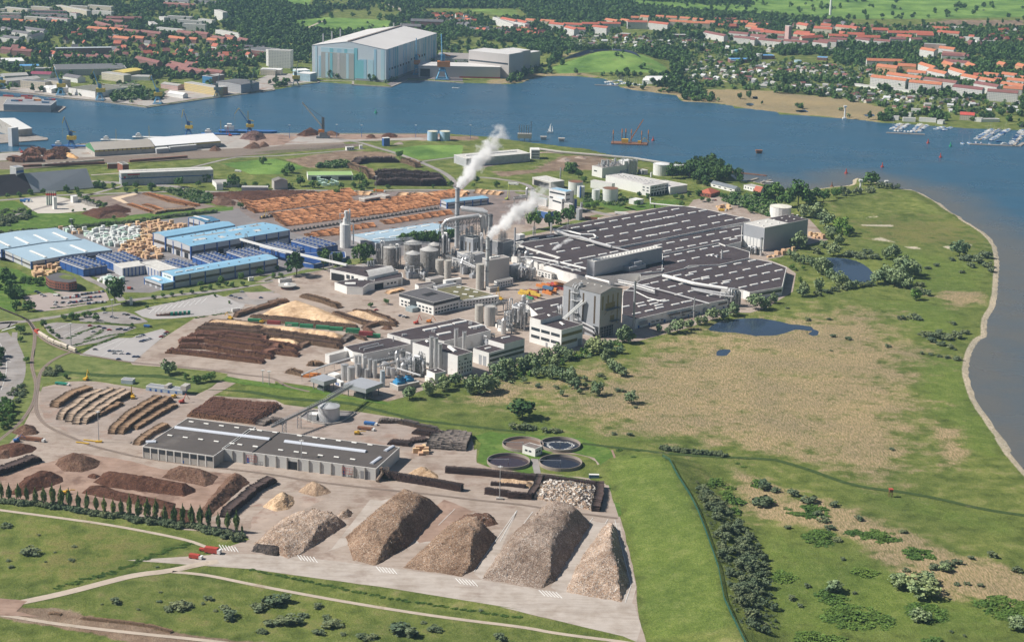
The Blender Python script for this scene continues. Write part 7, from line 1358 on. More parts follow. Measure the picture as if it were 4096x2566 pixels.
for s,n in(("590,430 740,360 860,320",14),("740,440 880,370 900,350",10),("640,490 800,440 960,400 1090,380",16),("680,540 900,460 1060,400 1240,385",24),("1130,130 1500,110 1900,20",20),("1700,250 2000,200 2240,165 2414,115",16),("440,160 560,150 740,120 900,100",14),("760,280 900,285 1150,310",14)):LN('low','c1',s,n,3.5,5.5,'low clipped hedge bush between parking rows',1,.45,.5)
LN('thorn','d1',"0,500 200,510 500,545 800,590 1100,640 1400,680 1650,740 1780,770",62,5,8.5,'bush at the foot of the poplar row',1,.62,3,7);LN('low','d1',"400,1120 620,1060 840,1000 1000,930 1200,850 1420,785",34,3.5,6,'bush of the hedge crossing the left meadow',1,.6,2,8)
T('thorn','d1',"215,880,130 520,925,60 850,1235,100 1300,1280,130 1350,1270,110 1690,1355,150 1230,1290,80 40,680,90 80,975,50 60,925,40 540,820,40 1175,1155,30 1150,970,30 1640,1280,80 1520,1215,80 1165,1225,40 1575,1290,40 1920,1455,70 1890,1280,110 1960,1240,110 1480,1240,40 1010,1280,30 745,1240,25 330,930,25 280,735,30 400,860,25",'loose dark shrub in the front meadows',1,.55)
T('thorn','d2',"180,1250,210 60,1290,120 280,1395,200 150,1400,120 590,1410,140 500,1465,110 1130,1470,220 1350,1440,100 820,1500,120 1840,1500,110 560,1340,60 380,1340,90 500,1270,90 680,1465,50 1270,1380,50 900,1500,90 1690,1290,40 80,1450,80",'loose dark shrub in the front meadows',1,.5);LN('low','d2',"0,985 500,1090 1000,1190 1500,1270 2014,1340",44,1.5,3,'tuft along the front edge of the paved yard',1,.5,1,9)
S('thorn','d3',"1400,380 1500,430 1620,560 1780,680 1900,800 1960,1000 2010,1300 2010,1512 1790,1512 1680,1250 1610,950 1560,780 1500,620",120,4,8.5,'dark buckthorn bush on the shaded bank behind the green fence',1,.75,6,2.6);S('thorn','d4',"-60,700 40,760 100,900 180,1150 190,1300 60,1400 -60,1400",30,3,6.5,'dark buckthorn bush on the shaded bank behind the green fence',1,.75,8,2.4)
T('low','d3',"1570,360,130 1540,380,80 1700,500,160 1640,440,110 1720,570,110 1900,375,140 1930,500,150 1690,400,90 1740,210,40 1785,235,40 980,170,40 875,115,50 1010,115,40",'leafy bush at the far foot of the bank',1,.55);LN('thorn','d3',"1170,100 1400,130 1640,155",16,4,6,'bush in the short dark hedge across the marsh',1,.6)
T('willow','d4',"1090,1120,160 1260,1190,210 1310,1095,130 620,1155,140 1250,1370,130 1970,1430,140 1440,1000,90",'grey willow bush of the lower right meadow',1,.62);T('thorn','d4',"95,520,150 90,400,130 315,445,90 440,500,120 610,525,80 800,625,70 1125,718,60 275,685,55 680,915,45 1450,965,100 1520,945,80 1350,985,80 1625,910,60 1780,895,90 1960,1005,80 1475,1445,40 1575,1475,35 1040,110,40 420,1115,62 315,1210,70 370,1258,50 1145,1000,60 770,1165,40 190,420,70 540,640,90 590,700,80 500,590,70 640,780,70 1590,1100,50 1690,1110,50 1515,1100,50 2180,600,60",'small dark shrub of the lower right meadow',1,.68)
def TK(s):
 for e in s.split():
  x,y,w_,h_=map(float,e.split(','));p=px('d4',x,y);q=g(p);mp=(g((p[0]+1,p[1]))-q).length/1.83;wx,wy=w_*mp,h_*mp/.40
  rr=RR(int(x));t=tg('thicket','broad low leafy thicket in the lower right meadow','thicket',(q.x,q.y,0),0,'leafy thickets of the lower right meadow');
  V=[];F=[];n=max(8,int(wx*wy/14));o=0
  for i in rg_(n):
   a,r_=UU(rr,0,6.28),math.sqrt(rr.random())*.47;v,f_=crown(130,.09,i+int(x),'low',7);s_=UU(rr,5,8);v=v*np.array([s_,s_,s_*.55*(1.15-r_*1.3)])+np.array([wx*r_*cos(a),wy*r_*sin(a),-.2]);V.append(v);F.append(f_+o);o+=len(v)
  link('foliage',npmesh('foliage',np.concatenate(V),np.concatenate(F),LF['low']),t)
TK("430,560,330,110 520,755,250,120 960,745,280,105 750,712,130,50 1240,870,220,100 240,1040,190,100 590,1190,240,110 840,1010,180,80 760,1330,500,170 980,1370,220,90 1290,1300,300,140 1850,1265,400,180 500,1490,400,110 1350,1505,180,40")
def facade(name,col,win=(.10,.12,.15),pu=3.2,pz=2.9,fu=.45,fz=.42):
 if name in MT:return MT[name]
 mm,t,b=newmat(name);tc=nd(t,'ShaderNodeTexCoord');so,sn=nd(t,'ShaderNodeSeparateXYZ'),nd(t,'ShaderNodeSeparateXYZ')
 lk(t,tc.outputs['Object'],so.inputs[0]);lk(t,tc.outputs['Normal'],sn.inputs[0])
 u=mth(t,'ADD',mth(t,'MULTIPLY',so.outputs[0],mth(t,'ABSOLUTE',sn.outputs[1])),mth(t,'MULTIPLY',so.outputs[1],mth(t,'ABSOLUTE',sn.outputs[0])))
 fr=lambda v,p,f:mth(t,'LESS_THAN',mth(t,'ABSOLUTE',mth(t,'SUBTRACT',mth(t,'FRACT',mth(t,'DIVIDE',v,p)),.5)),f/2)
 w_=mth(t,'MULTIPLY',fr(u,pu,fu),fr(so.outputs[2],pz,fz));w_=mth(t,'MULTIPLY',w_,mth(t,'LESS_THAN',mth(t,'ABSOLUTE',sn.outputs[2]),.5))
 c=mixc(t,nz_(t,.1,4),tuple(q*.88 for q in col),tuple(min(1,q*1.08)for q in col));lk(t,mixc(t,w_,c,win),b.inputs['Base Color']);si(b,'Roughness',.7);MT[name]=mm;return mm
fw,fc,fy,fo,fb,fp,fg=(facade('facade_'+n,c,(.24,.25,.28))for n,c in(('white',(.66,.65,.62)),('cream',(.60,.54,.42)),('yellow',(.60,.47,.20)),('orange',(.58,.32,.14)),('brick',(.24,.10,.075)),('pink',(.58,.38,.34)),('grey',(.40,.41,.42))))
tr_=mat('tile_red');tro=mat('tile_orange');trd=mat('tile_dark_red',(.21,.085,.075),.8,.15,.2,rnd=.2);trs=mat('slate',(.13,.125,.135),.8,.12,.2,rnd=.2);trg=mat('flat_grey',(.36,.35,.33),.9,.1,.1)
def AP(f,s,wall,roof,rt,rise,label,group=1,dep=12):
 group=label if group==1 else group or None
 for e in s.split():
  x0,y0,x1,y1,h=map(float,e.split(','));p,q=px(f,x0,y0),px(f,x1,y1);a,b=g(p,h),g(q,h);d=(b-a).normalized();n=VV((-d.y,d.x,0));A=proj(a+n*dep)
  B_('apartment_block' if h>8.5 else 'terrace_house',label,'apartment block' if h>8.5 else 'house',p,A,q,h,wall,roof,rt,rise=rise,group=group)
AP('a1',"40,62,240,84,15 270,55,435,68,15 0,78,40,80,15 490,45,760,95,15 610,50,765,58,17 770,45,975,60,17 0,112,175,118,15 210,145,400,158,15",fc,trg,'flat',0,'long pale slab block among trees at the far left',1)
AP('a1',"270,92,575,98,15 270,118,580,128,15 400,150,590,168,15 610,112,670,118,20 0,140,175,145,15",fw,mat('wine_red_attic',(.20,.06,.08)),'flat',0,'white slab block with wine red attic at the far left',1)
AP('a1',"1395,145,1440,155,15 1465,140,1680,150,15 1560,175,1770,185,15 1600,210,1800,218,15 1880,85,1955,110,22 1300,188,1345,215,12 1370,240,1600,262,10 1890,262,2100,300,10 1740,165,1860,180,12 805,92,975,105,12",fw,trg,'flat',0,'pale slab block amid the trees at the upper left',1)
AP('a1',"20,178,85,180,9 110,185,195,190,9 225,195,315,200,9 445,190,510,195,9 760,248,930,262,9 950,255,1070,268,9 985,330,1120,345,9 1148,332,1255,340,9 1470,330,1610,348,9 1810,350,1900,360,8 1650,345,1720,350,8 1950,345,2030,352,8",fb,tro,'gx',4,'brick terrace with bright orange roof among the trees',1)
AP('a1',"820,200,955,235,9 900,185,1070,195,9 1000,235,1110,245,9 1080,270,1210,285,9 1220,280,1400,300,9 1545,280,1690,300,9 1700,290,1815,305,9 1830,325,1960,345,9 1960,320,2040,335,9 2080,345,2160,360,9 930,160,1240,165,10 1430,35,1700,50,9 1480,555,1640,590,9 1450,575,1530,600,9 1180,510,1380,555,11 1480,580,1660,625,9 1640,610,1800,638,9 1800,622,1940,640,9 0,430,90,440,9 100,445,270,455,10 1620,560,1700,570,9",fb,trd,'gx',4,'brick terrace with dark red roof among the trees',1)
AP('a1',"0,250,90,270,10 100,280,240,300,10 180,248,380,275,11 280,330,390,300,11 0,325,160,345,11 330,175,440,180,10 1430,5,1650,20,8 1700,15,1960,30,8",fw,trs,'gx',4,'white barrack block with slate roof at the left',1)
AP('a1',"530,495,660,505,9 665,495,715,505,8 870,498,975,512,8 750,500,840,505,8",fw,trd,'gx',4,'white terrace with dark red roof behind the long store',1)
AP('a1',"490,425,980,418,13",facade('facade_brickglass',(.25,.13,.12)),mat('pale_blue_grey_roof',(.42,.46,.50)),'flat',0,'long curved office with pale roof and brick front',0,16)
for lab,s,wl,rf,rt_,ri,dp in(('long dark roofed shipyard store with white roof lights',"490,610,1110,600,12",fg,mat('dark_shed_roof',(.13,.13,.135)),'flat',0,70),('yellow gabled hall with yellow roof',"1090,640,1255,612,13",mat('wall_yellow',(.45,.36,.12)),mat('roof_yellow',(.60,.48,.12)),'gx',2,30),('cream office block before the yellow hall',"890,635,1085,662,13",fc,trg,'flat',0,18),('grey moss roofed quay warehouse',"600,770,835,805,11",plz,mat('moss_roof',(.16,.16,.13),.95,.2,.06),'flat',0,75),('pale low store behind the quay trees',"1060,770,1255,750,8",mat('store_pale',(.36,.39,.38)),mat('moss_roof'),'flat',0,40),('cream quay office with dark sawtooth roof',"178,705,395,722,13",fc,mat('dark_shed_roof'),'flat',0,20),('cream quay office, right wing',"385,700,515,715,14",fc,mat('dark_shed_roof'),'flat',0,30),('white workshops on the quay, left',"360,765,450,785,7",wte,wpan,'gx',2,25),('white workshops on the quay, right',"430,775,595,770,8",wte,wpan,'gx',3,25),('wine red roofed white hall',"260,650,440,655,8",wte,mat('roof_wine',(.25,.05,.09)),'gx',3,30),('long grey sheds by the left crane, front',"60,715,360,690,10",fg,trg,'gx',3,30),('long grey sheds by the left crane, rear',"40,670,250,660,10",fg,trg,'gx',3,30),('white supermarket hall at the left edge',"0,540,215,535,9",wte,wpan,'flat',0,50),('white low hall with blue roof at the left',"170,580,345,578,7",wte,mat('roof_blue',(.08,.28,.55)),'flat',0,25),('grey flats behind the first crane',"310,600,460,600,10",fg,trg,'flat',0,14),('white villa blocks behind the second crane',"550,670,680,690,8",wte,trs,'gx',4,18),('white row before the yellow hall',"1120,670,1315,675,7",wte,trg,'flat',0,25),('white red doored hall before the blue block',"1410,735,1560,755,8",fp,trg,'gx',2,20),('blue walled office tower block',"1775,665,1860,672,17",mat('wall_blue',(.06,.24,.45)),trg,'flat',0,14),('brown glazed long office beside the blue wall',"1862,672,1970,655,17",facade('facade_brown',(.20,.15,.12)),trg,'flat',0,18),('yellow and red striped quay office',"1615,722,1895,770,14",fy,trg,'flat',0,16),('orange end wing of the striped quay office',"1897,770,2000,760,13",fo,trg,'flat',0,20),('dark grey ship section hall',"2115,745,2275,722,15",fg,mat('dark_shed_roof'),'gx',2,60),('white long quarantine block at the quay',"2290,612,2414,618,10",fc,trg,'flat',0,12),('white office high rise beside the huge hall',"2355,440,2414,438,32",fw,trg,'flat',0,14),('white tent hall near the striped office',"1470,815,1605,835,6",wte,wpan,'gx',3,12),('brick and glass market hall',"2140,430,2380,455,12",fb,mat('dark_shed_roof'),'flat',0,50)):
 x0,y0,x1,y1,h=map(float,s.split(','));p,q=px('a1',x0,y0),px('a1',x1,y1);a,b=g(p,h),g(q,h);d=(b-a).normalized();A=proj(a+VV((-d.y,d.x,0))*dp);B_('yard_building',lab,'building',p,A,q,h,wl,rf,rt_,rise=ri)
B_('office_high_rise','white office high rise with window rows beside the huge hall','office',*px3('a2',162,440,170,428,355,448),34,fw,trg)
for lab,s,h in(('low pale blue annex left of the huge hall',"412,640,528,650",14),('white sawtooth shed left of the huge hall',"420,620,528,615",12),('cream yard block with flat roof on the left quay',"90,610,270,615",10)):
 x0,y0,x1,y1=map(float,s.split(','));p,q=px('a2',x0,y0),px('a2',x1,y1);a,b=g(p,h),g(q,h);d=(b-a).normalized();B_('yard_building',lab,'building',p,proj(a+VV((-d.y,d.x,0))*25),q,h,fc if 'cream' in lab else mat('annex_blue',(.36,.50,.56)),wpan)
HH=60
b=B_('shipbuilding_hall','gigantic white and turquoise striped shipbuilding hall with a tall roller gate','shipbuilding hall',*px3('a2',1195,437,530,402,1640,293),HH,mat('hall_white',(.60,.66,.70),.5,.04,.01),mat('hall_roof',(.62,.60,.58),.6,.06,.02),'gx',rise=11,over=.5)
lb,tq,lt=mat('stripe_blue',(.33,.54,.66),.5,.05,.02),mat('stripe_turquoise',(.20,.50,.56),.5,.05,.02),mat('stripe_pale',(.45,.63,.70),.5,.05,.02);rr=RR(9)
for i in rg_(30):u=UU(rr,0,.97);b.face('x',b.X*u,b.X*min(.995,u+UU(rr,.006,.022)),rr.choice((4,4,20)),HH-rr.choice((.5,.5,12)),rr.choice((lb,lb,tq,lt)),'stripe',.25+.02*i)
for i,(u0,u1,z1,mt_)in en(((.02,.07,HH,lt),(.13,.16,HH,lb),(.17,.24,40,lt),(.26,.36,40,lb),(.30,.40,38,tq),(.385,.43,HH,tq),(.88,.91,42,lb),(.93,.955,HH,lt),(.43,.875,HH-2,lt),(.52,.56,HH-3,tq),(.60,.66,HH-3,lb),(.71,.76,HH-3,tq))):b.face('y',b.Y*u0,b.Y*u1,3 if i<8 else HH-11,z1-.5,mt_,'stripe',.3+.02*i)
gt=mat('roller_gate',(.43,.44,.42),.6,.05,.05)
for i in rg_(22):b.face('y',b.Y*.43,b.Y*.875,1+i*2.2,1+i*2.2+1.95,gt,'gate_slat',.8)
for u,m3 in((.50,lt),(.62,mat('stripe_grey',(.50,.48,.47))),(.72,tq),(.78,lt)):b.face('y',b.Y*u,b.Y*(u+.035),2,HH-12,m3,'stripe',.95)
for i in rg_(14):b.bx(b.X*i/14,.2,HH+.3,b.X*i/14+.6,b.Y-.2,HH+.5,tm_,'roof_rib')
b.bx(b.X*.0,b.Y*.5-2.5,HH+9.8,b.X*.98,b.Y*.5+2.5,HH+12.8,mat('ridge_brown',(.25,.21,.19)),'ridge_vent')
for i in rg_(14):b.face('x',b.X*(.05+.053*i),b.X*(.05+.053*i)+4,20+(4 if i>7 else 0),24+(4 if i>7 else 0),dk_,'window',.9)
b.face('x',.5,b.X-.5,.1,4,gd,'plinth',.9);b.face('y',.5,b.Y*.4,.1,4,gd,'plinth',.9)
for x,y in((.3,.97),(.45,.97),(.15,.97),(.97,.6),(.98,.5)):pt('vent_stack',M().cyl(b.X*x,b.Y*y,HH,HH+17,1.3,8),stl,b.root)
for lab,f,B,A,C,h,wl,rf in(('low pale yard hall joined to the huge hall, dark gate at its front','a2',(2198,590),(1480,575),(2270,558),22,mat('shed_pale',(.50,.47,.45),.6,.05,.03),mat('hall_roof')),('tall pale hall block on top of the low yard hall','a2',(2275,478),(1920,442),(2345,450),46,mat('shed_pale'),mat('hall_roof')),('tall pale hall block, rear step','a3',(155,452),(0,430),(268,440),42,mat('shed_pale'),mat('hall_roof')),('tall pale hall block, lowest rear step','a3',(268,462),(200,455),(355,450),30,mat('shed_pale'),mat('hall_roof')),('low hall with wavy brown roof behind the portal crane','a2',(1925,520),(1640,490),(1960,470),16,fw,mat('wavy_roof',(.30,.27,.25)))):
 b=B_('yard_hall',lab,'industrial hall',px(f,*B),px(f,*A),px(f,*C),h,wl,rf)
 if 'low pale' in lab:b.face('y',b.Y*.86,b.Y*.98,1,16,dk_,'gate');b.face('y',b.Y*.0,b.Y*.5,0,3,red,'red_plinth')
 if 'on top' in lab:b.face('y',b.Y*.02,b.Y*.98,26,29,gz,'window')
AP('a2',"1410,185,1695,195,14 1335,230,1500,235,14",fb,trs,'gx',5,'old brick barrack with grey roof above the huge hall',1);AP('a2',"2130,150,2310,215,16 2320,195,2414,215,16",fw,trg,'flat',0,'long white slab block by the fields',1)
AP('a3',"0,165,125,190,16 130,185,220,205,16 425,210,555,222,16 560,240,650,262,16 650,258,748,262,13 805,235,935,250,16 1120,195,1295,198,16 1300,200,1470,218,16 555,215,720,222,14 720,212,880,215,13 860,208,1060,212,12",fw,tr_,'gx',4,'white long block with red roof in the middle of the far town',1)
AP('a3',"915,175,1020,190,11 1050,178,1120,188,11 1150,158,1220,160,10 1225,148,1300,155,10 1365,148,1435,152,10 1455,155,1550,160,10 1575,162,1665,168,10 1685,172,1775,180,10 1480,190,1690,200,12 1640,202,1840,210,12 220,178,300,185,10 350,185,480,195,10 1800,195,1885,200,11 2150,235,2250,245,9 2170,215,2240,222,9 2050,195,2130,200,9",fc,tro,'gx',4,'cream block with orange roof in the far town',1)
AP('a3',"1785,285,1965,320,13 2005,290,2175,305,13 2050,330,2220,345,13 2195,315,2340,325,13 2262,350,2414,365,13 2180,275,2300,285,12 2300,270,2414,290,12",fw,trd,'gx',4,'white block with dark red roof at the town edge',1)
AP('a4',"0,318,130,335,13 70,350,270,372,13 290,362,505,380,13 240,335,430,345,13 550,370,680,385,13 600,360,760,372,13 920,345,1050,360,13 1085,358,1230,370,13 1235,345,1375,350,13 1420,350,1520,350,14 700,345,850,355,13 0,350,40,355,13",fw,trd,'gx',4,'white block with dark roof in the right hand town',1)
AP('a4',"0,260,110,275,12 90,285,300,300,12 400,290,520,300,12 380,300,560,320,12 460,340,650,330,12 695,320,865,325,13 860,305,1010,310,13 750,235,935,255,13 1078,265,1220,270,13 1215,290,1400,295,13 1290,320,1420,330,13 1400,290,1610,300,13 1470,310,1620,315,13 1645,285,1700,290,12 1700,290,1840,300,13 410,215,500,230,11 560,250,720,262,11 620,225,710,232,11 945,330,1150,335,13 1600,250,1760,260,9",fc,tr_,'gx',5,'cream block with red roof in the dense part of the right hand town',1)
AP('a4',"1200,655,1500,695,14 1495,435,1620,455,15 1660,425,1795,440,15 1480,565,1610,605,15 1555,620,1715,655,15 1380,635,1545,650,11 1745,610,1875,650,13 1855,668,1990,695,13 1980,695,2150,720,12 2050,655,2180,670,12 2210,655,2340,670,12 2260,705,2414,720,12 2205,740,2400,765,12 2230,780,2400,790,12 1060,680,1370,715,16 1398,725,1685,750,17 1030,535,1360,545,12",fw,tro,'gx',4.5,'white block with bright orange roof on the right shore quarter',1)
AP('a4',"1525,700,1810,735,13 1970,735,2175,770,15 1785,765,2045,795,16 2090,805,2360,825,17 1690,470,1890,490,13 1690,490,1930,500,11 1700,540,1930,560,12",fw,trd,'gx',4.5,'white block with dark red roof on the right shore quarter',1)
AP('a4',"1110,585,1290,605,16 1300,580,1460,590,13 1685,555,1770,580,12 1890,565,1960,590,10 2170,560,2230,575,14 2335,575,2400,590,14",fo,tro,'gx',5,'orange or yellow block with orange roof on the right shore quarter',1);AP('a4',"1535,385,1640,390,12 1640,390,1725,395,12",fp,trg,'flat',0,'pink flat block in the trees of the right hand town',1)
AP('a4',"1530,228,1690,240,9 1750,232,1910,245,9 1880,325,2020,335,9 2000,360,2200,362,8 600,430,960,432,4 845,730,1145,770,4 1175,770,1540,815,4 745,690,855,700,4 1420,960,1500,965,6 1310,990,1420,1000,6 1240,1025,1310,1030,6 1350,1040,1460,1045,6 1490,1040,1640,1050,6 1650,1060,1700,1065,6 2050,1050,2200,1050,5 1980,1040,2040,1045,6",wte,trg,'flat',0,'low white shed or garage row of the right shore',1);AP('a4',"1850,1010,1978,1018,9",fc,mat('roof_bright_red',(.50,.08,.06)),'gx',4,'cream clubhouse with bright red roof by the marina',0)
B_('tower_block','tall pink tower block standing above the red roofs','tower block',*px3('a4',345,232,310,225,390,235),45,fp,trg)
for lab,s,wl,rf in(('brick works building with blue roof beside the round white tank',"110,490,220,490,8",fb,mat('roof_blue')),('low brick building with blue roof on the green plain',"590,505,680,510,6",fb,mat('roof_blue'))):AP('a4',s,wl,rf,'flat',0,lab,None,20)
AP('a3',"2025,520,2210,520,8 2020,530,2120,535,6",fb,mat('roof_blue'),'flat',0,'long brick building with blue roof by the digester towers',1,20);AP('a3',"1250,705,1410,715,6 1300,690,1485,690,7",wte,wpan,'gx',3,'white boat shed behind the sailing harbour',1,25);AP('a3',"1505,308,1640,308,9 1050,295,1130,300,7",mat('wall_red',(.40,.12,.09)),trg,'flat',0,'red flat building at the sports field',1,20)
for i,(x,yt,yb)in en(((2045,445,500),(2075,440,500),(2110,432,498))):silo('digester_tower','white and turquoise digester tower, '+('left','middle','right')[i],'a3',x,yt,yb,34,tq if i%2 else wpan,'tank')
silo('storage_tank','round white tank on the green plain of the town','a4',82,478,525,50,wte,'tank',cone=.2);silo('storage_tank','flat round pale tank on the green plain of the town','a4',427,535,553,65,mat('annex_blue'),'tank')
HP={}
def house_proto(wall,roof,w_,d_,h_,r_):
 key=(wall.name,roof.name,w_)
 if key not in HP:
  k=M().box(-w_/2,-d_/2,-.5,w_/2,d_/2,h_);k.add([(-w_/2,-d_/2,h_),(-w_/2,d_/2,h_),(-w_/2,0,h_+r_),(w_/2,-d_/2,h_),(w_/2,d_/2,h_),(w_/2,0,h_+r_)],[(0,1,2),(3,4,5)]);q=M();o=.5;e=.3;dz=r_*o/(d_/2)
  for s_ in(-1,1):q.add([(-w_/2-o,s_*(d_/2+o),h_-dz),(w_/2+o,s_*(d_/2+o),h_-dz),(w_/2+o,0,h_+r_+e),(-w_/2-o,0,h_+r_+e),(-w_/2-o,s_*(d_/2+o),h_-dz+e)],[(0,1,2,3)])
  HP[key]=(k.mesh('wall',wall),q.mesh('roof',roof),M().box(w_*.2,-.5,h_+r_*.3,w_*.2+.9,.5,h_+r_+1.2).mesh('chimney',brick))
 return HP[key]
def HS(f,poly,n,kinds,label,name='house',cat='house',s0=.85,s1=1.2,an=None,seed=1,mind=15,dims=(12,9,5.5,4.5),yfar=1):
 P=gl(f,poly);rr=RR(seed*5+n);x0,x1=min(p.x for p in P),max(p.x for p in P);y0,y1=min(p.y for p in P),max(p.y for p in P);pts=[];tr=0;fo_=np.array(FOOT)
 while len(pts)<n and tr<n*80:
  tr+=1;q=(UU(rr,x0,x1),UU(rr,y0,y1))
  if not inside(q,P)or any((q[0]-a)**2+(q[1]-b)**2<mind*mind for a,b in pts)or(((fo_[:,0]-q[0])**2+(fo_[:,1]-q[1])**2<(fo_[:,2]+4)**2).any()):continue
  pts.append(q);wl,rf,lb_=rr.choice(kinds);a,b,c=house_proto(wl,rf,*dims);t=tg(name,lb_+label,cat,(q[0],q[1],0),(an if an is not None else UU(rr,0,3))+rr.choice((0,1.57)),lb_+label);sc_=UU(rr,s0,s1);t.scale=(sc_*UU(rr,.9,1.3),sc_,sc_)
  link('wall',a,t);ro=link('roof',b,t)
  if name=='house':link('chimney',c,ro)
  FOOT.append((q[0],q[1],8*sc_))
KH=[(fw,tr_,'white red roofed house '),(fb,trd,'brick dark roofed house '),(fw,tro,'white orange roofed house '),(fw,trs,'white grey roofed house '),(fc,trd,'cream dark red roofed house '),(fb,tr_,'brick red roofed house ')]
HS('a1',"0,440 270,440 400,480 560,440 1100,440 1450,400 1800,420 2000,430 2300,440 2414,500 2300,560 1990,560 1900,640 1700,590 1500,540 1100,500 800,520 300,500 0,500",64,KH,'behind the left quays');HS('a1',"560,270 900,290 1400,360 1500,400 1000,420 560,400",14,KH,'in the wooded left quarter',mind=22);HS('a2',"1610,140 1900,150 2000,200 2400,215 2414,300 2250,310 1950,290 1800,240 1620,180",44,[KH[0],KH[2],KH[3]],'on the slope above the huge hall');HS('a3',"0,260 230,265 400,290 350,330 0,330",18,[KH[5],KH[1]],'in the brick estate',mind=13);HS('a3',"1880,190 2150,200 2414,230 2414,265 2000,260 1900,235",26,KH,'at the edge of the far town');HS('a4',"400,210 720,215 1000,250 1200,260 1200,320 900,330 600,300 400,280",26,KH,'in the right hand town',mind=20);HS('a4',"2230,270 2414,280 2414,420 2200,400 1900,400 1800,350 2100,340",22,KH,'in the far right trees',mind=20);HS('a4',"2000,690 2414,700 2414,830 2200,800",8,KH,'of the right shore',mind=20)
KG=[(wte,trg,'white garden hut '),(mat('hut_brown',(.22,.13,.08)),trs,'brown garden hut '),(fc,trd,'cream garden hut '),(wte,mat('hut_pale',(.55,.56,.57)),'pale roofed garden hut ')]
AL=[]
for f,poly,n in(('a3',"500,330 900,300 1500,350 2000,370 2414,400 2414,470 2000,440 1600,420 1200,480 700,440",80),('a4',"0,560 700,560 1050,600 1150,700 850,720 500,700 0,640",60),('a3',"1600,430 2000,480 2000,600 2414,620 2414,790 2000,740 1700,760 1560,700 1700,560",60),('a4',"0,740 700,740 1200,820 2000,880 2400,920 2400,1000 1800,990 1250,950 700,840 0,780",84)):AL.append((f,poly));HS(f,poly,n,KG,'in the allotment gardens','garden_hut','garden hut',.8,1.5,None,n,11,(7.5,5.5,3,1.4))
def wood(name,label,pts,kd,smin,smax,asp=1.0):
 o=link(name,npmesh(name,np.array(pts,float),np.zeros((0,4),int),[]));kind(o,'stuff');o['label']=label;o['category']='woodland'
 ng=bpy.data.node_groups.new(name,'GeometryNodeTree');ng.interface.new_socket('Geometry',in_out='INPUT',socket_type='NodeSocketGeometry');ng.interface.new_socket('Geometry',in_out='OUTPUT',socket_type='NodeSocketGeometry')
 N=ng.nodes;gi,go=N.new('NodeGroupInput'),N.new('NodeGroupOutput');ip=N.new('GeometryNodeInstanceOnPoints');si(ip,'Pick Instance',True)
 ji=N.new('GeometryNodeGeometryToInstance')
 for k_ in kd:
  oi=N.new('GeometryNodeObjectInfo');si(oi,0,k_);ng.links.new(oi.outputs['Geometry'],ji.inputs[0])
 rv=N.new('FunctionNodeRandomValue');rv.data_type='FLOAT_VECTOR';si(rv,0,(smin,smin,smin*asp));si(rv,1,(smax,smax,smax*asp))
 rr_=N.new('FunctionNodeRandomValue');rr_.data_type='FLOAT_VECTOR';si(rr_,0,(0,0,0));si(rr_,1,(0,0,6.28));si(rr_,8,3)
 ri=N.new('FunctionNodeRandomValue');ri.data_type='INT';si(ri,4,0);si(ri,5,len(kd)-1);si(ri,8,5)
 L=ng.links.new;L(gi.outputs[0],ip.inputs['Points']);L(ji.outputs[0],ip.inputs['Instance']);L(rv.outputs[0],ip.inputs['Scale']);L(rr_.outputs[0],ip.inputs['Rotation']);L(ri.outputs[2],ip.inputs['Instance Index']);L(ip.outputs[0],go.inputs[0])
 md=o.modifiers.new('scatter','NODES');md.node_group=ng
_fp=[]
def farproto(kd,n,leaf,seed,mt=None):
 V,F=crown(n,leaf,seed,'round',12);V[:,2]+=.08;t=tg('broadleaf_tree','single broadleaf tree beside the boat sheds','tree',G2('a3',1500+14*len(_fp),690),0,'trees beside the boat sheds');t.scale=(11,)*3;o=link('crown',npmesh('crown',V,F,LF[kd]),t);link('trunk',proto('broad',0)[1],t);_fp.append(o);return o
fk=[farproto('broad',110,.13,1),farproto('dark',110,.13,2),farproto('broad',90,.14,3),farproto('dark',120,.12,4),farproto('willow',90,.13,5)]
DENSE=[gl('a1',q)for q in("1850,90 2000,0 2414,-60 2414,380 2200,330 1950,180",)]+[gl('a2',q)for q in("-10,0 200,0 330,70 540,90 600,160 390,180 400,250 640,290 790,330 790,390 500,390 300,370 0,400","1300,30 1600,-30 2414,-40 2414,100 2100,70 1700,90 1400,110")]+[gl('a3',q)for q in("0,-40 800,-60 2414,-60 2414,40 1300,20 1250,70 1500,90 1850,110 2414,150 2414,175 1900,150 1400,140 800,150 400,130 0,80","1250,440 1600,410 1700,470 1600,560 1350,560 1240,500","1500,600 1650,600 1640,740 1500,740","100,340 700,380 600,450 350,470 150,390")]+[gl('a4',q)for q in("-50,140 200,140 480,180 200,200 0,200","800,340 950,340 960,400 860,440 700,400","1000,370 1330,360 1330,410 1000,430","260,430 560,440 560,480 260,490","760,470 980,480 960,560 760,560","420,580 640,620 640,700 420,690","100,620 400,660 400,730 100,740","2050,420 2414,400 2414,540 2100,520","1350,85 1500,70 1800,110 1800,150 1350,150","1950,30 2060,40 2060,100 1950,100")]
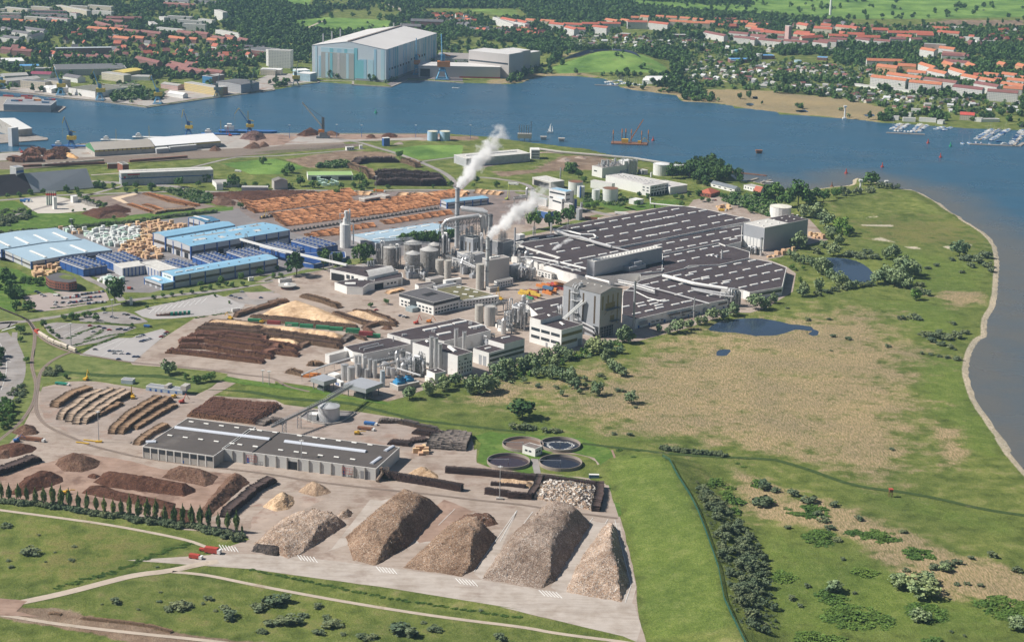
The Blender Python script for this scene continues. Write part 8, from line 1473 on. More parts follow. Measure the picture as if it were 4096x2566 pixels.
OPEN=[gl('a2',q)for q in("380,640 620,600 620,760 300,800","600,690 1240,730 1500,560 2300,690 2250,740 1200,790 600,760","390,180 620,160 1240,185 1240,260 1080,290 640,290 400,250","330,70 300,-60 560,-60 560,70","760,90 1340,110 1340,150 850,180 700,130","1380,70 2414,60 2414,160 2100,140 1600,130","60,560 520,560 520,720 60,720")]+[gl('a3',q)for q in("430,600 560,540 800,480 1100,480 1500,600 1500,665 1000,665 480,660","1050,280 1370,290 1370,325 1050,320","0,90 180,100 160,150 0,150","1150,10 1300,20 2414,95 2414,150 2000,130 1500,90 1200,60","290,500 460,480 400,620 260,640","900,690 1300,690 1320,760 1050,760","1700,780 2414,795 2414,985 2000,930")]+[gl('a4',q)for q in("0,-400 2900,-400 2900,170 2414,240 1900,235 1300,240 900,230 860,200 480,170 0,120","150,500 600,490 740,560 500,570 0,560","0,820 500,835 1250,960 1120,1075 0,980","1230,1060 2414,1080 2414,1140 1230,1110")]+[gl('a1',q)for q in("0,740 330,790 560,800 900,840 1280,930 1800,860 2414,780 2414,700 1950,720 1500,690 1300,700 1100,720 600,700 0,640",)]
ALLOT=[gl(f,q)for f,q in AL]
def scatter():
 rs=np.random.default_rng(21);x=np.arange(-1750,2300,9.2);y=np.arange(2560,5100,9.2);X,Y=np.meshgrid(x,y);P=np.stack([X.ravel(),Y.ravel()],1)+rs.uniform(-4,4,(X.size,2))
 P=P[np.abs(P[:,0])<P[:,1]*.31+60];SA=np.array([(v.x,v.y)for v in SEA]);P=P[sdist(P,SA)>9];P=P[np.array([proj((a,b,0))[1]<520 for a,b in P])]
 v=vnoise(P,90,4,3);pr=np.clip((v-.38)*3.2,.10,.8)
 for q in DENSE:pr=np.where(sdist(P,q)<4,.96,pr)
 for q in ALLOT:pr=np.where(sdist(P,q)<0,.34,pr)
 for q in OPEN:pr=np.where(sdist(P,q)<0,.012,pr)
 k=rs.random(len(P))<pr;P=P[k];fo_=np.array(FOOT);ok=np.ones(len(P),bool)
 for a,b,r in fo_[fo_[:,1]>2500]:ok&=(P[:,0]-a)**2+(P[:,1]-b)**2>(max(5,r*.62)+2)**2
 return P[ok]
P=scatter();z=height(P)-.3;P3=np.column_stack([P,z]);sp=rng.random(len(P3))
sp=np.where(np.min([sdist(P,q)for q in ALLOT],0)<0,.9,sp);wood('woodland','broadleaf woods and gardens across the water, trees beyond counting',P3[sp<.8],fk[:4],7.5,14.5,1.05);wood('woodland','grey green willows and bushes among the far gardens, beyond counting',P3[sp>=.8],fk[2:],5,10,.9)
x=rng.uniform(-3500,4500,26000);y=rng.uniform(4950,11500,26000);P=np.stack([x,y],1);P=P[(np.abs(x)<y*.32)];v=vnoise(P/np.array([2.4,1.0]),150,8,3);P=P[(v>.60)|(np.abs(v-.47)<.006)]
wood('woodland','distant hedges and copses between the fields',np.column_stack([P,height(P)-.5]),fk[:4],11,20,.9)
_th=TREE[('thorn',0)][0];_lo=TREE[('low',0)][0]
def _src(kd):return next(o for o in bpy.data.objects if o.name.startswith('crown')and o.data==TREE[(kd,0)][0])
wood('scrub','low dark bushes in continuous hedges, beyond counting',MASS['thorn'],[_src('thorn')],4,7,.7);wood('scrub','clipped hedges and tufts along pavings, beyond counting',MASS['low'],[_src('low')],2.6,4.4,.5)
_A=np.array([(p.x,p.y)for p in gl('d3',"1380,380 1500,430 1620,560 1780,680 1920,800 1980,1000 2030,1300 2030,1512 1770,1512 1660,1250 1590,950 1540,780 1480,620")]);_q=rng.uniform(_A.min(0),_A.max(0),(900,2));_q=_q[sdist(_q,_A)<0][:330];wood('scrub','small buckthorn seedlings on the shaded bank, beyond counting',np.column_stack([_q,height(_q)-.2]),[_src('thorn')],1,3.2,.7)
for f,poly,n,s0,s1,lab in(('b1',"1400,390 1700,400 1850,440 1880,500 1750,520 1560,450",260,3,6,'green scrub between the log lots'),('b2',"560,200 860,200 860,160 740,160",120,5,9,'scrub copse before the horseshoe of logs'),('b3',"560,230 720,250 560,170 680,180",80,4,7,'scrub on the cleared field'),('b3',"1950,500 2050,440 2250,480 2414,520 2414,640 2300,610 2180,560",300,5,9,'green scrub between the car parks'),('b3',"720,430 1000,420 1200,480 1050,540 900,520 720,500",160,2.5,4.5,'scrub round the pale round tanks'),('a1',"960,840 1050,790 1100,750 1250,770 1300,830 1450,840 1400,880 1000,880",150,7,14,'trees of the overgrown quay corner'),('c3',"60,840 220,660 560,570 800,520 1050,430 1130,480 1000,560 700,600 480,680 260,760",90,3,6,'undergrowth below the factory willows')):
 Pp=gl(f,poly);A=np.array([(p.x,p.y)for p in Pp]);q=rng.uniform(A.min(0),A.max(0),(n*6,2));q=q[sdist(q,A)<0][:n];wood('scrub',lab+', beyond counting',np.column_stack([q,np.zeros(len(q))-.3]),[fk[2],fk[0],fk[4]],s0,s1,.8)
cbl,cyl_,cgr,clb=mat('crane_blue',(.03,.13,.36)),mat('crane_yellow',(.62,.45,.06)),mat('crane_grey_green',(.20,.25,.24)),mat('crane_light_blue',(.14,.38,.58))
def crane(f,x,yb,yt,bx,by,c1,c2,lab,sc_=1,grp=None):
 p=px(f,x,yb);q=g(p);H=hgt(p[0],p[1],px(f,x,yt)[1]);mp=(g((p[0]+1,p[1]))-q).length/FR[f][2];t=tg('harbour_crane',lab,'crane',q,0,grp);w_=H*.13*sc_;X=bx*mp;s_=1 if X>0 else-1
 k=M()
 for sx in(-1,1):
  for sy in(-1,1):k.tube([(sx*w_,sy*w_,0),(sx*w_*.4,sy*w_*.4,H*.2)],H*.014,4)
 k.box(-w_*1.2,-w_*1.1,0,w_*1.2,-w_*.9,H*.03).box(-w_*1.2,w_*.9,0,w_*1.2,w_*1.1,H*.03).box(-w_*.6,-w_*.6,H*.18,w_*.6,w_*.6,H*.22);pt('portal',k,c1,t)
 pt('tower',M().tower(0,0,H*.2,H*.55,w_*.7,4,H*.010).cyl(0,0,H*.2,H*.55,w_*.25,6),c1,t)
 pt('machine_house',M().box(-w_*.9,-w_*.6,H*.28,w_*1.3,w_*.6,H*.40),c2,t)
 k=M();a,b=VV((0,0,H*.38)),VV((X,0,H));k.tube([a+VV((0,-w_*.3,0)),b],H*.012,4).tube([a+VV((0,w_*.3,0)),b],H*.012,4)
 for i in rg_(1,7):c=a.lerp(b,i/8);k.bar(c+VV((0,-w_*.25,0)),c+VV((0,w_*.25,-.5)),H*.006)
 pt('boom',k,c1,t);k=M().tube([(0,0,H*.55),(X*.5,0,H*.8),b],H*.006,4).bar((-s_*w_*1.3,0,H*.52),(0,0,H*.56),H*.02);pt('stay',k,c2,t)
 if by:pt('beak',M().tube([b-VV((X*.12,0,0)),b,b+VV((X*.35,0,-by*mp*1.1))],H*.016,4).bar(b+VV((X*.35,0,-by*mp*1.1)),b+VV((X*.35,0,-H*.75)),.12),c2,t)
 return t
for i,a in en(((625,1300,1030,-52,50,'half hidden by the wharf log piles'),(1655,1190,965,-42,60,'behind the brilliant white shed roof'),(2190,1178,955,-95,45,'beside the scrap heap, boom stretched wide'))):crane('a1',*a[:5],cbl,cyl_,'blue quay crane with yellow beak and cab, '+a[5],1,'blue and yellow quay cranes')
for x,yb,yt,c,l in((20,775,600,clb,'at the far left edge'),(535,835,580,clb,'second from the left on the far quay'),(880,880,618,clb,'on the far quay before the moss roofed warehouse'),(1385,910,660,clb,'at the corner of the far quay'),(1905,850,640,cgr,'grey green, before the striped quay office'),(2205,805,620,cgr,'grey green, before the dark ship section hall')):crane('a1',x,yb,yt,-55 if c is clb else 30,30 if c is clb else 0,c,cyl_ if c is clb else cgr,'old quay crane '+l)
crane('a2',400,755,530,25,0,cgr,cyl_,'old quay crane with cream cab left of the huge hall');crane('a2',1460,655,335,-3,0,clb,orange,'slim blue and orange crane against the side of the huge hall',.6);crane('a2',1688,695,300,-14,0,clb,orange,'largest portal crane, blue legs and orange head, on the shipyard quay',1)
p=px('a2',642,1212);q=g(p);H=hgt(p[0],p[1],px('a2',1,1030)[1]);t=tg('mobile_crane','tall dark mobile harbour crane with a long silver lattice boom','crane',q)
pt('carriage',M().box(-10,-5,.5,10,5,3).box(-5,-4,3,6,4,9),sd2,t);pt('machine_house',M().box(-7,-3,8,2,3,13),orange,t);pt('tower',M().tower(0,0,9,H,3.4,8,.4).cyl(0,0,9,H,1.2,6),sd2,t);mp=(g((p[0]+1,p[1]))-q).length/2.1945;b=VV((-182*mp,0,H*1.66));pt('boom',M().truss((-2,0,H*.55),b,2.4,2,18,.32),alu,t);pt('stay',M().bar((0,0,H),b,.2).bar((0,0,H*.98),b,.15).bar(b,b-VV((0,0,18)),.15),sd2,t)
def hull(L,W,H,m_):
 n=8;top=[(L*(i/n-.5),W/2*min(1,2.2*sin(math.pi*min(.5,(1-i/n)*.9+.03))))for i in rg_(n+1)];P=[(x,-w_)for x,w_ in top]+[(x,w_)for x,w_ in reversed(top)];k=M();k.prism([(x*.94,y*.7)for x,y in P],-.4,0);m2=len(P);k.add([(x*.94,y*.7,-.1)for x,y in P]+[(x,y,H)for x,y in P],[(i,(i+1)%m2,m2+(i+1)%m2,m2+i)for i in rg_(m2)]+[tuple(rg_(m2,2*m2))]);return k.mesh('hull',m_)
HM=[hull(9,3,1.1,m_)for m_ in(wte,wte,mat('boat_navy',(.03,.08,.22)))];cabm=M().box(-2.6,-1,1.1,1.6,1,2).mesh('cabin',wte);cabb=M().box(-2.6,-1.05,1.1,.8,1.05,1.7).mesh('cover',mat('boat_cover',(.06,.2,.45)));mastm=M().bar((.5,0,1),(.5,0,13),.09).bar((.5,0,2.4),(-3.2,0,2.2),.1).mesh('mast',alu);nb_=0
def bo(f,s,lab,ms=.5):
 global nb_
 for e in s.split():
  x0,y0,x1,y1,n=map(float,e.split(','));a,b=G2(f,x0,y0,-.9),G2(f,x1,y1,-.9);an=math.atan2((b-a).y,(b-a).x)+1.57
  for i in rg_(int(n)):
   nb_+=1;q=a.lerp(b,i/max(1,n-1));rr=RR(nb_);t=tg('moored_boat',lab,'boat',q,an+UU(rr,-.06,.06),lab);t.scale=(UU(rr,.8,1.25),)*3;link('hull',HM[rr.choice((0,1,0,1,2))],t);link('cabin',rr.choice((cabm,cabb)),t)
   if rr.random()<ms:link('mast',mastm,t)
bo('a4',"1255,1140,1320,1098,8 1320,1142,1390,1098,8 1430,1165,1500,1100,9 1480,1165,1555,1108,9 1275,1158,1420,1165,6",'white boat moored at the left pontoons of the right hand marina',.15);bo('a4',"1635,1140,1700,1122,5 1700,1150,1770,1125,5 1995,1225,2130,1140,12 2050,1230,2180,1150,10 2120,1240,2280,1140,14 2290,1275,2400,1150,12 2330,1270,2414,1180,8",'yacht moored at the right pontoons of the right hand marina',.6);bo('a4',"1870,1268,1990,1262,3 2035,1265,2110,1268,2 2190,1250,2240,1270,2",'yacht lying before the marina breakwater',1);bo('a3',"925,725,1060,712,9 950,745,1170,738,12 1060,725,1190,745,9 1180,755,1290,742,6",'yacht packed in the small sailing harbour below the solar hill',.9)
pw=mat('pontoon_wood',(.32,.28,.23))
for f,s,w_,lab in(('a4',"1200,1172 1540,1188",5,'dark floating breakwater of the left marina basin'),('a4',"1280,1148 1355,1095",3,'boarded pontoon of the left marina basin, first'),('a4',"1460,1168 1530,1102",3,'boarded pontoon of the left marina basin, second'),('a4',"1930,1272 2370,1290 2414,1260",6,'stone breakwater of the right marina basin'),('a4',"2020,1235 2200,1135",3,'boarded pontoon of the right marina basin, first'),('a4',"2320,1290 2414,1165",4,'boarded pontoon of the right marina basin, second'),('a3',"830,748 1040,757",3,'low dark pier before the small sailing harbour'),('b3',"1985,235 2340,272",3,'rust red log boom in the water behind the wooded knoll'),('b3',"2180,320 2260,296",4,'short wooden jetty by the shore houses'),('b3',"2290,332 2380,312",3,'thin wooden landing stage with a small boat')):
 L=gl(f,s,-.9);o=L[0];k=M()
 for a,b in zip(L[:-1],L[1:]):d=(b-a).normalized();n=VV((-d.y,d.x,0))*w_/2;k.prism([a-n-o,b-n-o,b+n-o,a+n-o],-1.5,1.2)
 t=tg('pontoon',lab,'pontoon',o);pt('deck',k,rust if 'rust' in lab else(quay if 'stone' in lab or 'dark' in lab else pw),t)
q=G2('a3',440,1172,-.9);mp=(G2('a3',441,1172)-G2('a3',440,1172)).length;H=88*mp*1.05;t=tg('sailing_yacht','white yacht under full sail in the open water','yacht',q);link('hull',hull(56*mp,8*mp,3,wte),t);pt('mast',M().bar((2,0,2),(2,0,H),.25),alu,t)
pt('mainsail',M().add([(1,0,3),(1,.25,3),(-20*mp,1.5,4),(1,.2,H)],[(0,2,3),(1,3,2),(0,1,2),(0,3,1)]),wte,t);pt('foresail',M().add([(3,0,H*.85),(3,-.2,4),(24*mp,-1,3),(3,.2,4)],[(0,1,2),(0,2,3),(1,3,2),(0,3,1)]),wte,t)
for f,x,y,L,c,lab in(('a1',1020,1238,46,wte,'white workboat with red deck beyond the quay sheds, left'),('a1',1310,1215,50,wte,'white tug with cream crane mast beyond the quay sheds, right'),('a1',1940,1188,60,cbl,'dark blue barge moored by the scrap heap'),('a1',2180,1170,90,cbl,'long dark freighter moored behind the scrap heap'),('a1',620,1292,55,cbl,'blue ship hull moored at the left quay crane'),('a2',1805,775,14,wte,'little sailing boat before the shipyard quay'),('b3',2350,326,16,wte,'small white and red boat at the landing stage')):
 q=G2(f,x,y,-.9);t=tg('ship',lab,'ship',q,.05);link('hull',hull(L,max(4,L*.16),L*.05,c),t);pt('deckhouse',M().box(-L*.4,-L*.05,L*.05,-L*.24,L*.05,L*.12).box(-L*.36,-L*.04,L*.12,-L*.28,L*.04,L*.16),wte,t);pt('mast',M().bar((0,0,L*.05),(0,0,L*.38),L*.008),cyl_,t)
q=G2('a3',1150,1262,-.9);t=tg('work_barge','floating work barge with yellow crawler crane, excavator and tall piles','barge',q,-.08);pt('deck',M().box(-42,-16,-.5,34,12,2.4),rust,t)
for x,y in((-38,-12),(-20,8),(-12,10),(0,8),(22,-10),(36,6)):o=pt('pile',M().cyl(x,y,-1,26,.9,8),rust,t);pt('pile_top',M().cyl(x,y,22,30,1,8),orange,o)
pt('crane_house',M().box(-20,-5,2.4,-6,4,10),yel,t);pt('crane_boom',M().truss((-2,0,6),(24,0,52),2.4,2,14,.5),orange,t);t.scale=(.72,)*3;pt('excavator',M().box(14,-4,2.4,22,3,7).tube([(20,0,6),(28,0,14),(40,0,5)],.8,4),yel,t)
q=G2('a3',215,1240,-.9);t=tg('jetty_station','grey jetty building on stilts with five thin stacks','building',q);k=M()
for x in(-14,0,14):k.box(x-1,-1,-3,x+1,1,8)
pt('stilts',k,cw,t);t.scale=(.6,)*3;pt('wall',M().box(-18,-6,8,18,8,20),bg_,t)
for i in rg_(6):pt('stack',M().cyl(-14+6*i,0,20,42 if i<5 else 52,.9,6),sd2,t)
for f,x,y,lab in(('a3',382,1225,'concrete mooring block left of the yacht'),('a3',540,1240,'concrete mooring block right of the yacht'),('a3',2272,1345,'brown wooden dolphin alone in the open water')):t=tg('mooring_dolphin',lab,'dolphin',G2(f,x,y,-.9));pt('block',M().box(-4,-3,-3,4,3,3).box(-5,-4,3,5,4,5),rust if 'brown' in lab else cw,t)
for f,x,y,c,lab in(('a3',1343,1235,red,'red buoy right of the work barge'),('a2',1104,992,'g','green buoy in mid water before the huge hall'),('b4',1678,110,red,'red buoy near the right marina, lower'),('a4',1568,1262,red,'red buoy between the two marinas'),('b4',1165,195,red,'red buoy off the grassy point'),('b4',847,250,red,'red buoy nearest the buoy yard'),('b4',720,370,rust,'rusty post buoy by the buoy yard quay'),('a4',1766,1290,'g','green buoy before the right marina')):t=tg('buoy',lab,'buoy',G2(f,x,y,-.9));pt('float',M().cyl(0,0,-.5,1.6,2.4,10).cyl(0,0,1.6,7,1.1,8,r2=.4),mat('buoy_green',(.02,.30,.16))if c=='g' else c,t)
for f,x,yb,yt,lab in(('b4',970,400,310,'white beacon tower on the point, left'),('b4',1200,365,318,'white beacon tower on the point, right'),('a4',832,1046,935,'white leading light tower on the reed shore')):
 p=px(f,x,yb);t=tg('beacon_tower',lab,'beacon',g(p));h=hgt(p[0],p[1],px(f,x,yt)[1]);pt('shaft',M().cyl(0,0,-1,h,1.5,8,r2=1).box(-2.4,-2.4,h-2,2.4,2.4,h+.8).box(-3,-3,-1,3,3,2),wte,t)
t=tg('wind_turbine','white wind turbine tower standing in the far fields','wind turbine',G2('a4',706,134));pt('tower',M().cyl(0,0,-1,105,3.4,12,r2=1.8),wte,t);pt('nacelle',M().box(-2,-5,104,2,4,108),wte,t)
for i in rg_(3):a=R(90+120*i);pt('blade',M().add([(0,-6,106),(1.8*sin(a),-6,106-1.8*cos(a)),(45*cos(a),-6.2,106+45*sin(a)),(0,-5.4,106)],[(0,1,2),(1,3,2),(3,0,2)]),wte,t)
b=hl('pier_building','dark pier building carrying red, blue and orange container cabins','building',P_('a1',"30,915 445,925 495,885 480,870 60,868"),11,gd,gd)[0]
cc=[mat('container_red',(.42,.06,.05)),mat('container_blue'),mat('container_orange',(.58,.20,.04)),mat('container_green',(.03,.20,.09)),mat('container_yellow',(.58,.38,.05)),mat('container_maroon',(.25,.04,.04)),mat('container_white',(.6,.6,.6))];cm={}
def cbox(i):
 if i not in cm:cm[i]=M().box(-6.1,-1.22,0,6.1,1.22,2.6).mesh('shipping_container',cc[i])
 return cm[i]
for x,y,z,i in((90,850,11,0),(150,852,11,1),(130,890,11,1),(165,888,11,0),(215,850,11,0),(260,850,11,5),(250,868,14,0),(330,885,11,2),(400,905,11,1),(420,880,11,1),(455,880,11,0),(60,848,14,0)):tag(link('container_cabin',cbox(i),None,G2('a1',x,y,z),-.1),'%s container cabin on the dark pier building, about %s'%(('red','blue','orange','green','yellow','maroon')[i],'row %d'%(x//60+1)),'container','container cabins on the pier building')
_d=G2('e1',1905,893)-G2('e1',1790,865);CA=math.atan2(_d.y,_d.x)
for x,y,z,i in((1780,860,0,4),(1815,850,0,4),(1850,845,0,0),(1800,838,2.6,4),(1885,840,2.6,4),(1900,890,0,5),(1930,870,2.6,4),(1905,830,2.6,5),(1845,905,0,3),(1990,770,0,2),(2050,760,0,2),(2065,815,0,5),(2065,795,2.6,1),(2060,850,0,2),(2075,790,5.2,1),(2110,760,0,0),(2160,750,0,0),(2200,745,2.6,2),(2200,770,0,1),(2180,790,0,5),(2230,800,0,5),(2120,800,0,2),(2110,835,0,2)):
 o=link('shipping_container',cbox(i),None,G2('e1',x,y+8,z),CA);tag(o,('red','blue','orange','green','yellow','maroon')[i]+' shipping container in the stack on the plant yard','container','containers stacked on the plant yard')
 if i==3:
  lm=letters(o,'UASC',2,wte,Matrix.Translation((-4.5,-1.3,.6))@Matrix.Rotation(R(90),4,'X')).data
for n_,(x,y,i,z)in en(((40,280,3,0),(210,298,5,0),(368,315,3,0),(495,328,3,0),(638,340,3,0),(757,353,3,0),(900,375,3,0),(905,365,3,2.6),(1015,400,5,0),(1018,392,5,2.6),(1085,412,3,0))):
 o=link('shipping_container',cbox(i),None,G2('c2',x,y,z),-.13);o.scale=(1.05,1.2,1.3);tag(o,('green' if i==3 else 'dark red')+' container in the line between the log walls','container','containers between the log walls')
 if i==3 and n_ in(2,6):link('lettering',lm,o)
for x,y in((525,765),(562,752)):tag(link('shipping_container',cbox(2),None,G2('c2',x,y),-.13),'orange container beside the small canopy','container','orange containers by the canopy')
cg_=M().box(-1.2,-.75,.8,1.1,.75,1.42).mesh('cabin_glass',gz);CB=[(M().box(-2.2,-.88,.25,2.2,.88,.85).box(-1.1,-.7,1.38,1,.7,1.46)).mesh('body',mat('car_'+n,c,.35,.03,1))for n,c in(('white',(.7,.7,.7)),('silver',(.42,.43,.45)),('black',(.03,.03,.035)),('dark_blue',(.03,.06,.16)),('red',(.4,.03,.03)),('grey',(.16,.17,.18)))];wh_=M();
for x in(-1.35,1.35):wh_.box(x-.32,-.92,0,x+.32,.92,.6)
wm_=wh_.mesh('wheels',dk_);nc_=0;CN=('white','silver','black','dark blue','red','grey')
def cars(f,s,where,ang=None):
 global nc_
 for e in s.split():
  x0,y0,x1,y1,n=map(float,e.split(','));a,b=G2(f,x0,y0),G2(f,x1,y1);an=math.atan2((b-a).y,(b-a).x)+1.3 if ang is None else ang
  for i in rg_(int(n)):
   nc_+=1;rr=RR(nc_*7);c=rr.choice((0,0,1,1,2,2,3,3,4,5));q=a.lerp(b,i/max(1,n-1));t=tg('parked_car',CN[c]+' car parked '+where,'car',(q.x,q.y,.3),an+UU(rr,-.08,.08),CN[c]+' cars '+where);link('body',CB[c],t);link('cabin_glass',cg_,t);link('wheels',wm_,t)
cars('b1',"545,1348,690,1335,9 650,1325,905,1290,16 640,1385,800,1362,11 720,1345,880,1335,9 770,1395,920,1380,9 490,1385,600,1390,3 320,1290,390,1330,4",'in the full car park by the curved red office');cars('c1',"490,110,620,110,3 485,133,515,155,2 870,325,960,355,3 1035,350,1060,345,2 1100,355,1150,335,3 790,318,790,318,1 820,370,820,370,1",'between the hedges of the main car park',.1);cars('c1',"840,215,920,205,2 985,240,1015,248,2 1090,215,1120,222,2 1150,245,1215,262,4 1290,318,1290,318,1",'in the small car park by the road',.2);cars('c1',"1210,415,1255,400,3 1240,455,1315,432,4 1415,415,1465,375,4 965,540,1055,540,4 1005,560,1125,565,3 1180,590,1210,590,2 1040,612,1040,612,1 835,525,835,525,1",'on the fenced paved yard',.1);cars('b1',"2030,1328,2110,1350,3 2125,1292,2125,1292,1 2290,1345,2290,1345,1",'on the paved circle by the round pavilion',0);cars('e1',"355,1118,430,1138,3 72,1052,72,1052,1",'before the black roofed office',.3);cars('b3',"2100,550,2145,545,4 2255,550,2340,555,4 2040,415,2075,410,3 1870,490,1890,488,2 540,785,540,785,1",'near the wooded shore end',.2)
q0=gl('c1',"330,385 365,410 405,435 455,465 515,490 565,508 640,540");wg_=(M().box(-6,-1.3,.9,6,1.3,1.3).tube([(-5.6,0,2.7),(5.6,0,2.7)],1.45,10).mesh('tank_body',mat('tank_cream',(.50,.44,.37))))
for i in rg_(7):
 a,b=q0[max(0,i-1)],q0[min(6,i+1)];an=math.atan2((b-a).y,(b-a).x)
 if i==0:t=tg('locomotive','red diesel locomotive at the head of the tank train','locomotive',q0[0]+VV((0,0,.5)),an);pt('body',M().box(-6,-1.4,.8,6,1.4,2.8).box(-1,-1.4,2.8,2,1.4,4.2),red,t)
 else:t=tg('tank_wagon','pale rusty tank wagon, number %s behind the red locomotive'%NU[i-1],'wagon',q0[i]+VV((0,0,.5)),an,'tank wagons behind the red locomotive');link('tank_body',wg_,t)
 pt('bogie',M().box(-4.8,-1,0,-2.6,1,.9).box(2.6,-1,0,4.8,1,.9),sd2,t)
ow=M().box(-8,-1.4,1,8,1.4,3.6).mesh('wagon_body',mat('wagon_rust',(.24,.10,.07)))
for s,n,tk in(("230,205,890,180",12,0),("1160,160,1620,125",8,0),("380,200,900,155",10,1)):
 x0,y0,x1,y1=map(float,s.split(','));a,b=G2('b1',x0,y0),G2('b1',x1,y1)
 for i in rg_(n):t=tg('freight_wagon','rust red open wagon standing in the rail yard' if not tk else 'white tank wagon standing in the rail yard','wagon',a.lerp(b,(i+.5)/n)+VV((0,0,.4)),math.atan2((b-a).y,(b-a).x),'open wagons in the rail yard' if not tk else 'tank wagons in the rail yard');link('wagon_body',wg_ if tk else ow,t);t.scale=(1.1,1.3,1.3)
def mast(f,x,yb,yt,lab,m_=stl,blk=None):p=px(f,x,yb);h=hgt(p[0],p[1],px(f,x,yt)[1]);t=tg('lamp_mast',lab,'lamp mast',g(p));pt('pole',M().cyl(0,0,-.5,h,.38,6,r2=.2),m_,t);pt('lamp_head',M().box(-1.8,-.4,h,1.8,.4,h+.5).box(-.4,-1.8,h,.4,1.8,h+.5),wte,t);(pt('concrete_foot',M().box(-2.4,-1.4,-.4,2.4,1.4,1.4),blk,t)if blk else None)
mast('c1',868,1335,1070,'tall lamp mast on a yellow block in the round log yard',stl,yel);mast('d2',1828,468,232,'tall lamp mast on a concrete block before the penned chips',stl,cw);mast('d2',378,245,42,'lamp mast in front of the long ribbed shed');mast('c1',625,485,295,'lamp mast in the main car park');mast('c1',988,250,85,'lamp mast by the small car park');mast('c2',113,820,705,'lamp mast by the dyke, left of two');mast('c2',168,830,715,'lamp mast by the dyke, right of two');mast('b2',1105,410,275,'lamp mast before the horseshoe of dark logs');mast('b1',628,760,650,'lamp mast behind the pale blue store')
for i,(x,yt,yb)in en(((348,1100,1215),(762,1095,1205),(980,1100,1205),(1455,1100,1205),(1935,1100,1215))):mast('a2',x,yb,yt,'blue lamp mast on the quay, number %s from the left'%NU[i],cbl)
def dg(f,x,y,c,lab,an=0,arm=1):
 t=tg('excavator',lab,'excavator',G2(f,x,y),an);pt('tracks',M().box(-2.4,-1.7,0,2.4,-1,.9).box(-2.4,1,0,2.4,1.7,.9),dk_,t);pt('body',M().box(-2.6,-1.5,.9,1.6,1.5,2.4).box(-.2,-1.4,2.4,1.4,-.2,3.6),c,t);pt('arm',M().tube([(1.2,.4,2),(3.4,.4,7*arm),(6.4,.4,2.5)],.35,4),c,t)
for a in(('c1',755,790,yel,'yellow log loader on the gravel by the ditch lawn',1.2,1.2),('c1',1165,950,yel,'yellow grabber at the end of the pale log stacks',1.9,1.5),('c1',1600,990,red,'red excavator at the tip of the brown log stacks',.5,1.1),('c1',1530,945,yel,'yellow wheel loader beside the red excavator',.2,.4),('c1',150,1330,cbl,'blue grabber beside the long rusty shredder',.4,.8),('c1',2020,255,yel,'yellow excavator at the tip of the log wall by the truck park',2.6,1),('c1',2300,290,yel,'yellow loader beside the green containers',0,.4),('e1',690,1190,orange,'orange lifting platform by the office building',-.3,1),('e1',540,1205,red,'red and white cherry picker by the office building',.6,1.2),('e1',1520,930,yel,'yellow mobile crane on the plant yard',2.4,2),('c2',945,1265,yel,'yellow dumper in the yard below the silver tank',0,.4),('d1',485,430,yel,'yellow loader behind the poplars',.3,.4),('b3',60,480,mat('lime',(.4,.45,.1)),'lime green mobile crane in the scrap yard',.9,3),('b2',120,640,yel,'yellow log loader at the left end of the orange logs',.5,1.6),('a1',2020,1195,red,'red material handler by the scrap heap',2.8,2.2),('f1',300,40,red,'red excavator on top of the wharf logs',2.4,1)):dg(*a)
for a in(('c2',1010,1225,rust,12,3,2.5,'rusty trailer in the yard below the silver tank'),('c2',1050,1180,cbl,9,3,2.5,'blue trailer in the yard below the silver tank'),('d1',1425,900,red,7,3,3,'red and blue shredding machine on the meadow corner'),('d1',1550,860,red,9,3.5,4,'red container truck on the meadow corner'),('d1',1488,845,red,5,2.2,1.9,'red pickup on the meadow corner'),('c1',270,1318,rust,20,3,3,'long rusty shredder in the left yard'),('c1',540,830,mat('truck_green',(.02,.22,.15)),11,2.6,2.2,'green trailer at the head of the round log yard'),('b1',205,500,cbl,8,2.6,3.4,'blue and white mixer truck, left of two'),('b1',240,495,cbl,8,2.6,3.4,'blue and white mixer truck, right of two'),('b1',490,1325,wte,5,2,2.2,'white van by the hedge of the full car park'),('c1',1290,325,cbl,6,2.2,2.4,'blue van at the yard gate'),('b2',1130,410,orange,14,2.6,3,'orange truck with blue cab on the road by the horseshoe'),('b3',800,655,rust,16,2.6,3.4,'red truck on the road behind the vast hall'),('b3',1060,610,wte,15,2.6,3.4,'white articulated truck near the vast hall'),('b3',1945,580,yel,8,2.6,3,'yellow container at the far corner of the vast hall'),('b3',110,350,wte,12,2.6,3.4,'white tanker truck in the scrap yard'),('b1',1135,1265,red,4,2,2.6,'red forklift before the white wrapped packs'),('b1',2085,235,wte,7,2.4,2.6,'white truck on the road beyond the long grey hall'),('c1',725,1345,yel,11,1.2,1,'yellow barrier beam, left of two'),('c1',790,1325,yel,11,1.2,1,'yellow barrier beam, right of two')):
 f,x,y,c,L,W,H,lab=a;t=tg('vehicle' if 'beam' not in lab else 'barrier',lab,'truck' if 'beam' not in lab else 'barrier',G2(f,x,y),-.25);pt('body',M().box(-L/2,-W/2,.5,L/2,W/2,H),c,t)
 if 'beam' not in lab:pt('wheels',M().box(-L*.4,-W*.52,0,-L*.22,W*.52,.9).box(L*.2,-W*.52,0,L*.38,W*.52,.9),dk_,t);pt('cab',M().box(L/2,-W/2,.5,L/2+2,W/2,max(1.6,H*.8)),gz if W<2.3 else wte,t)
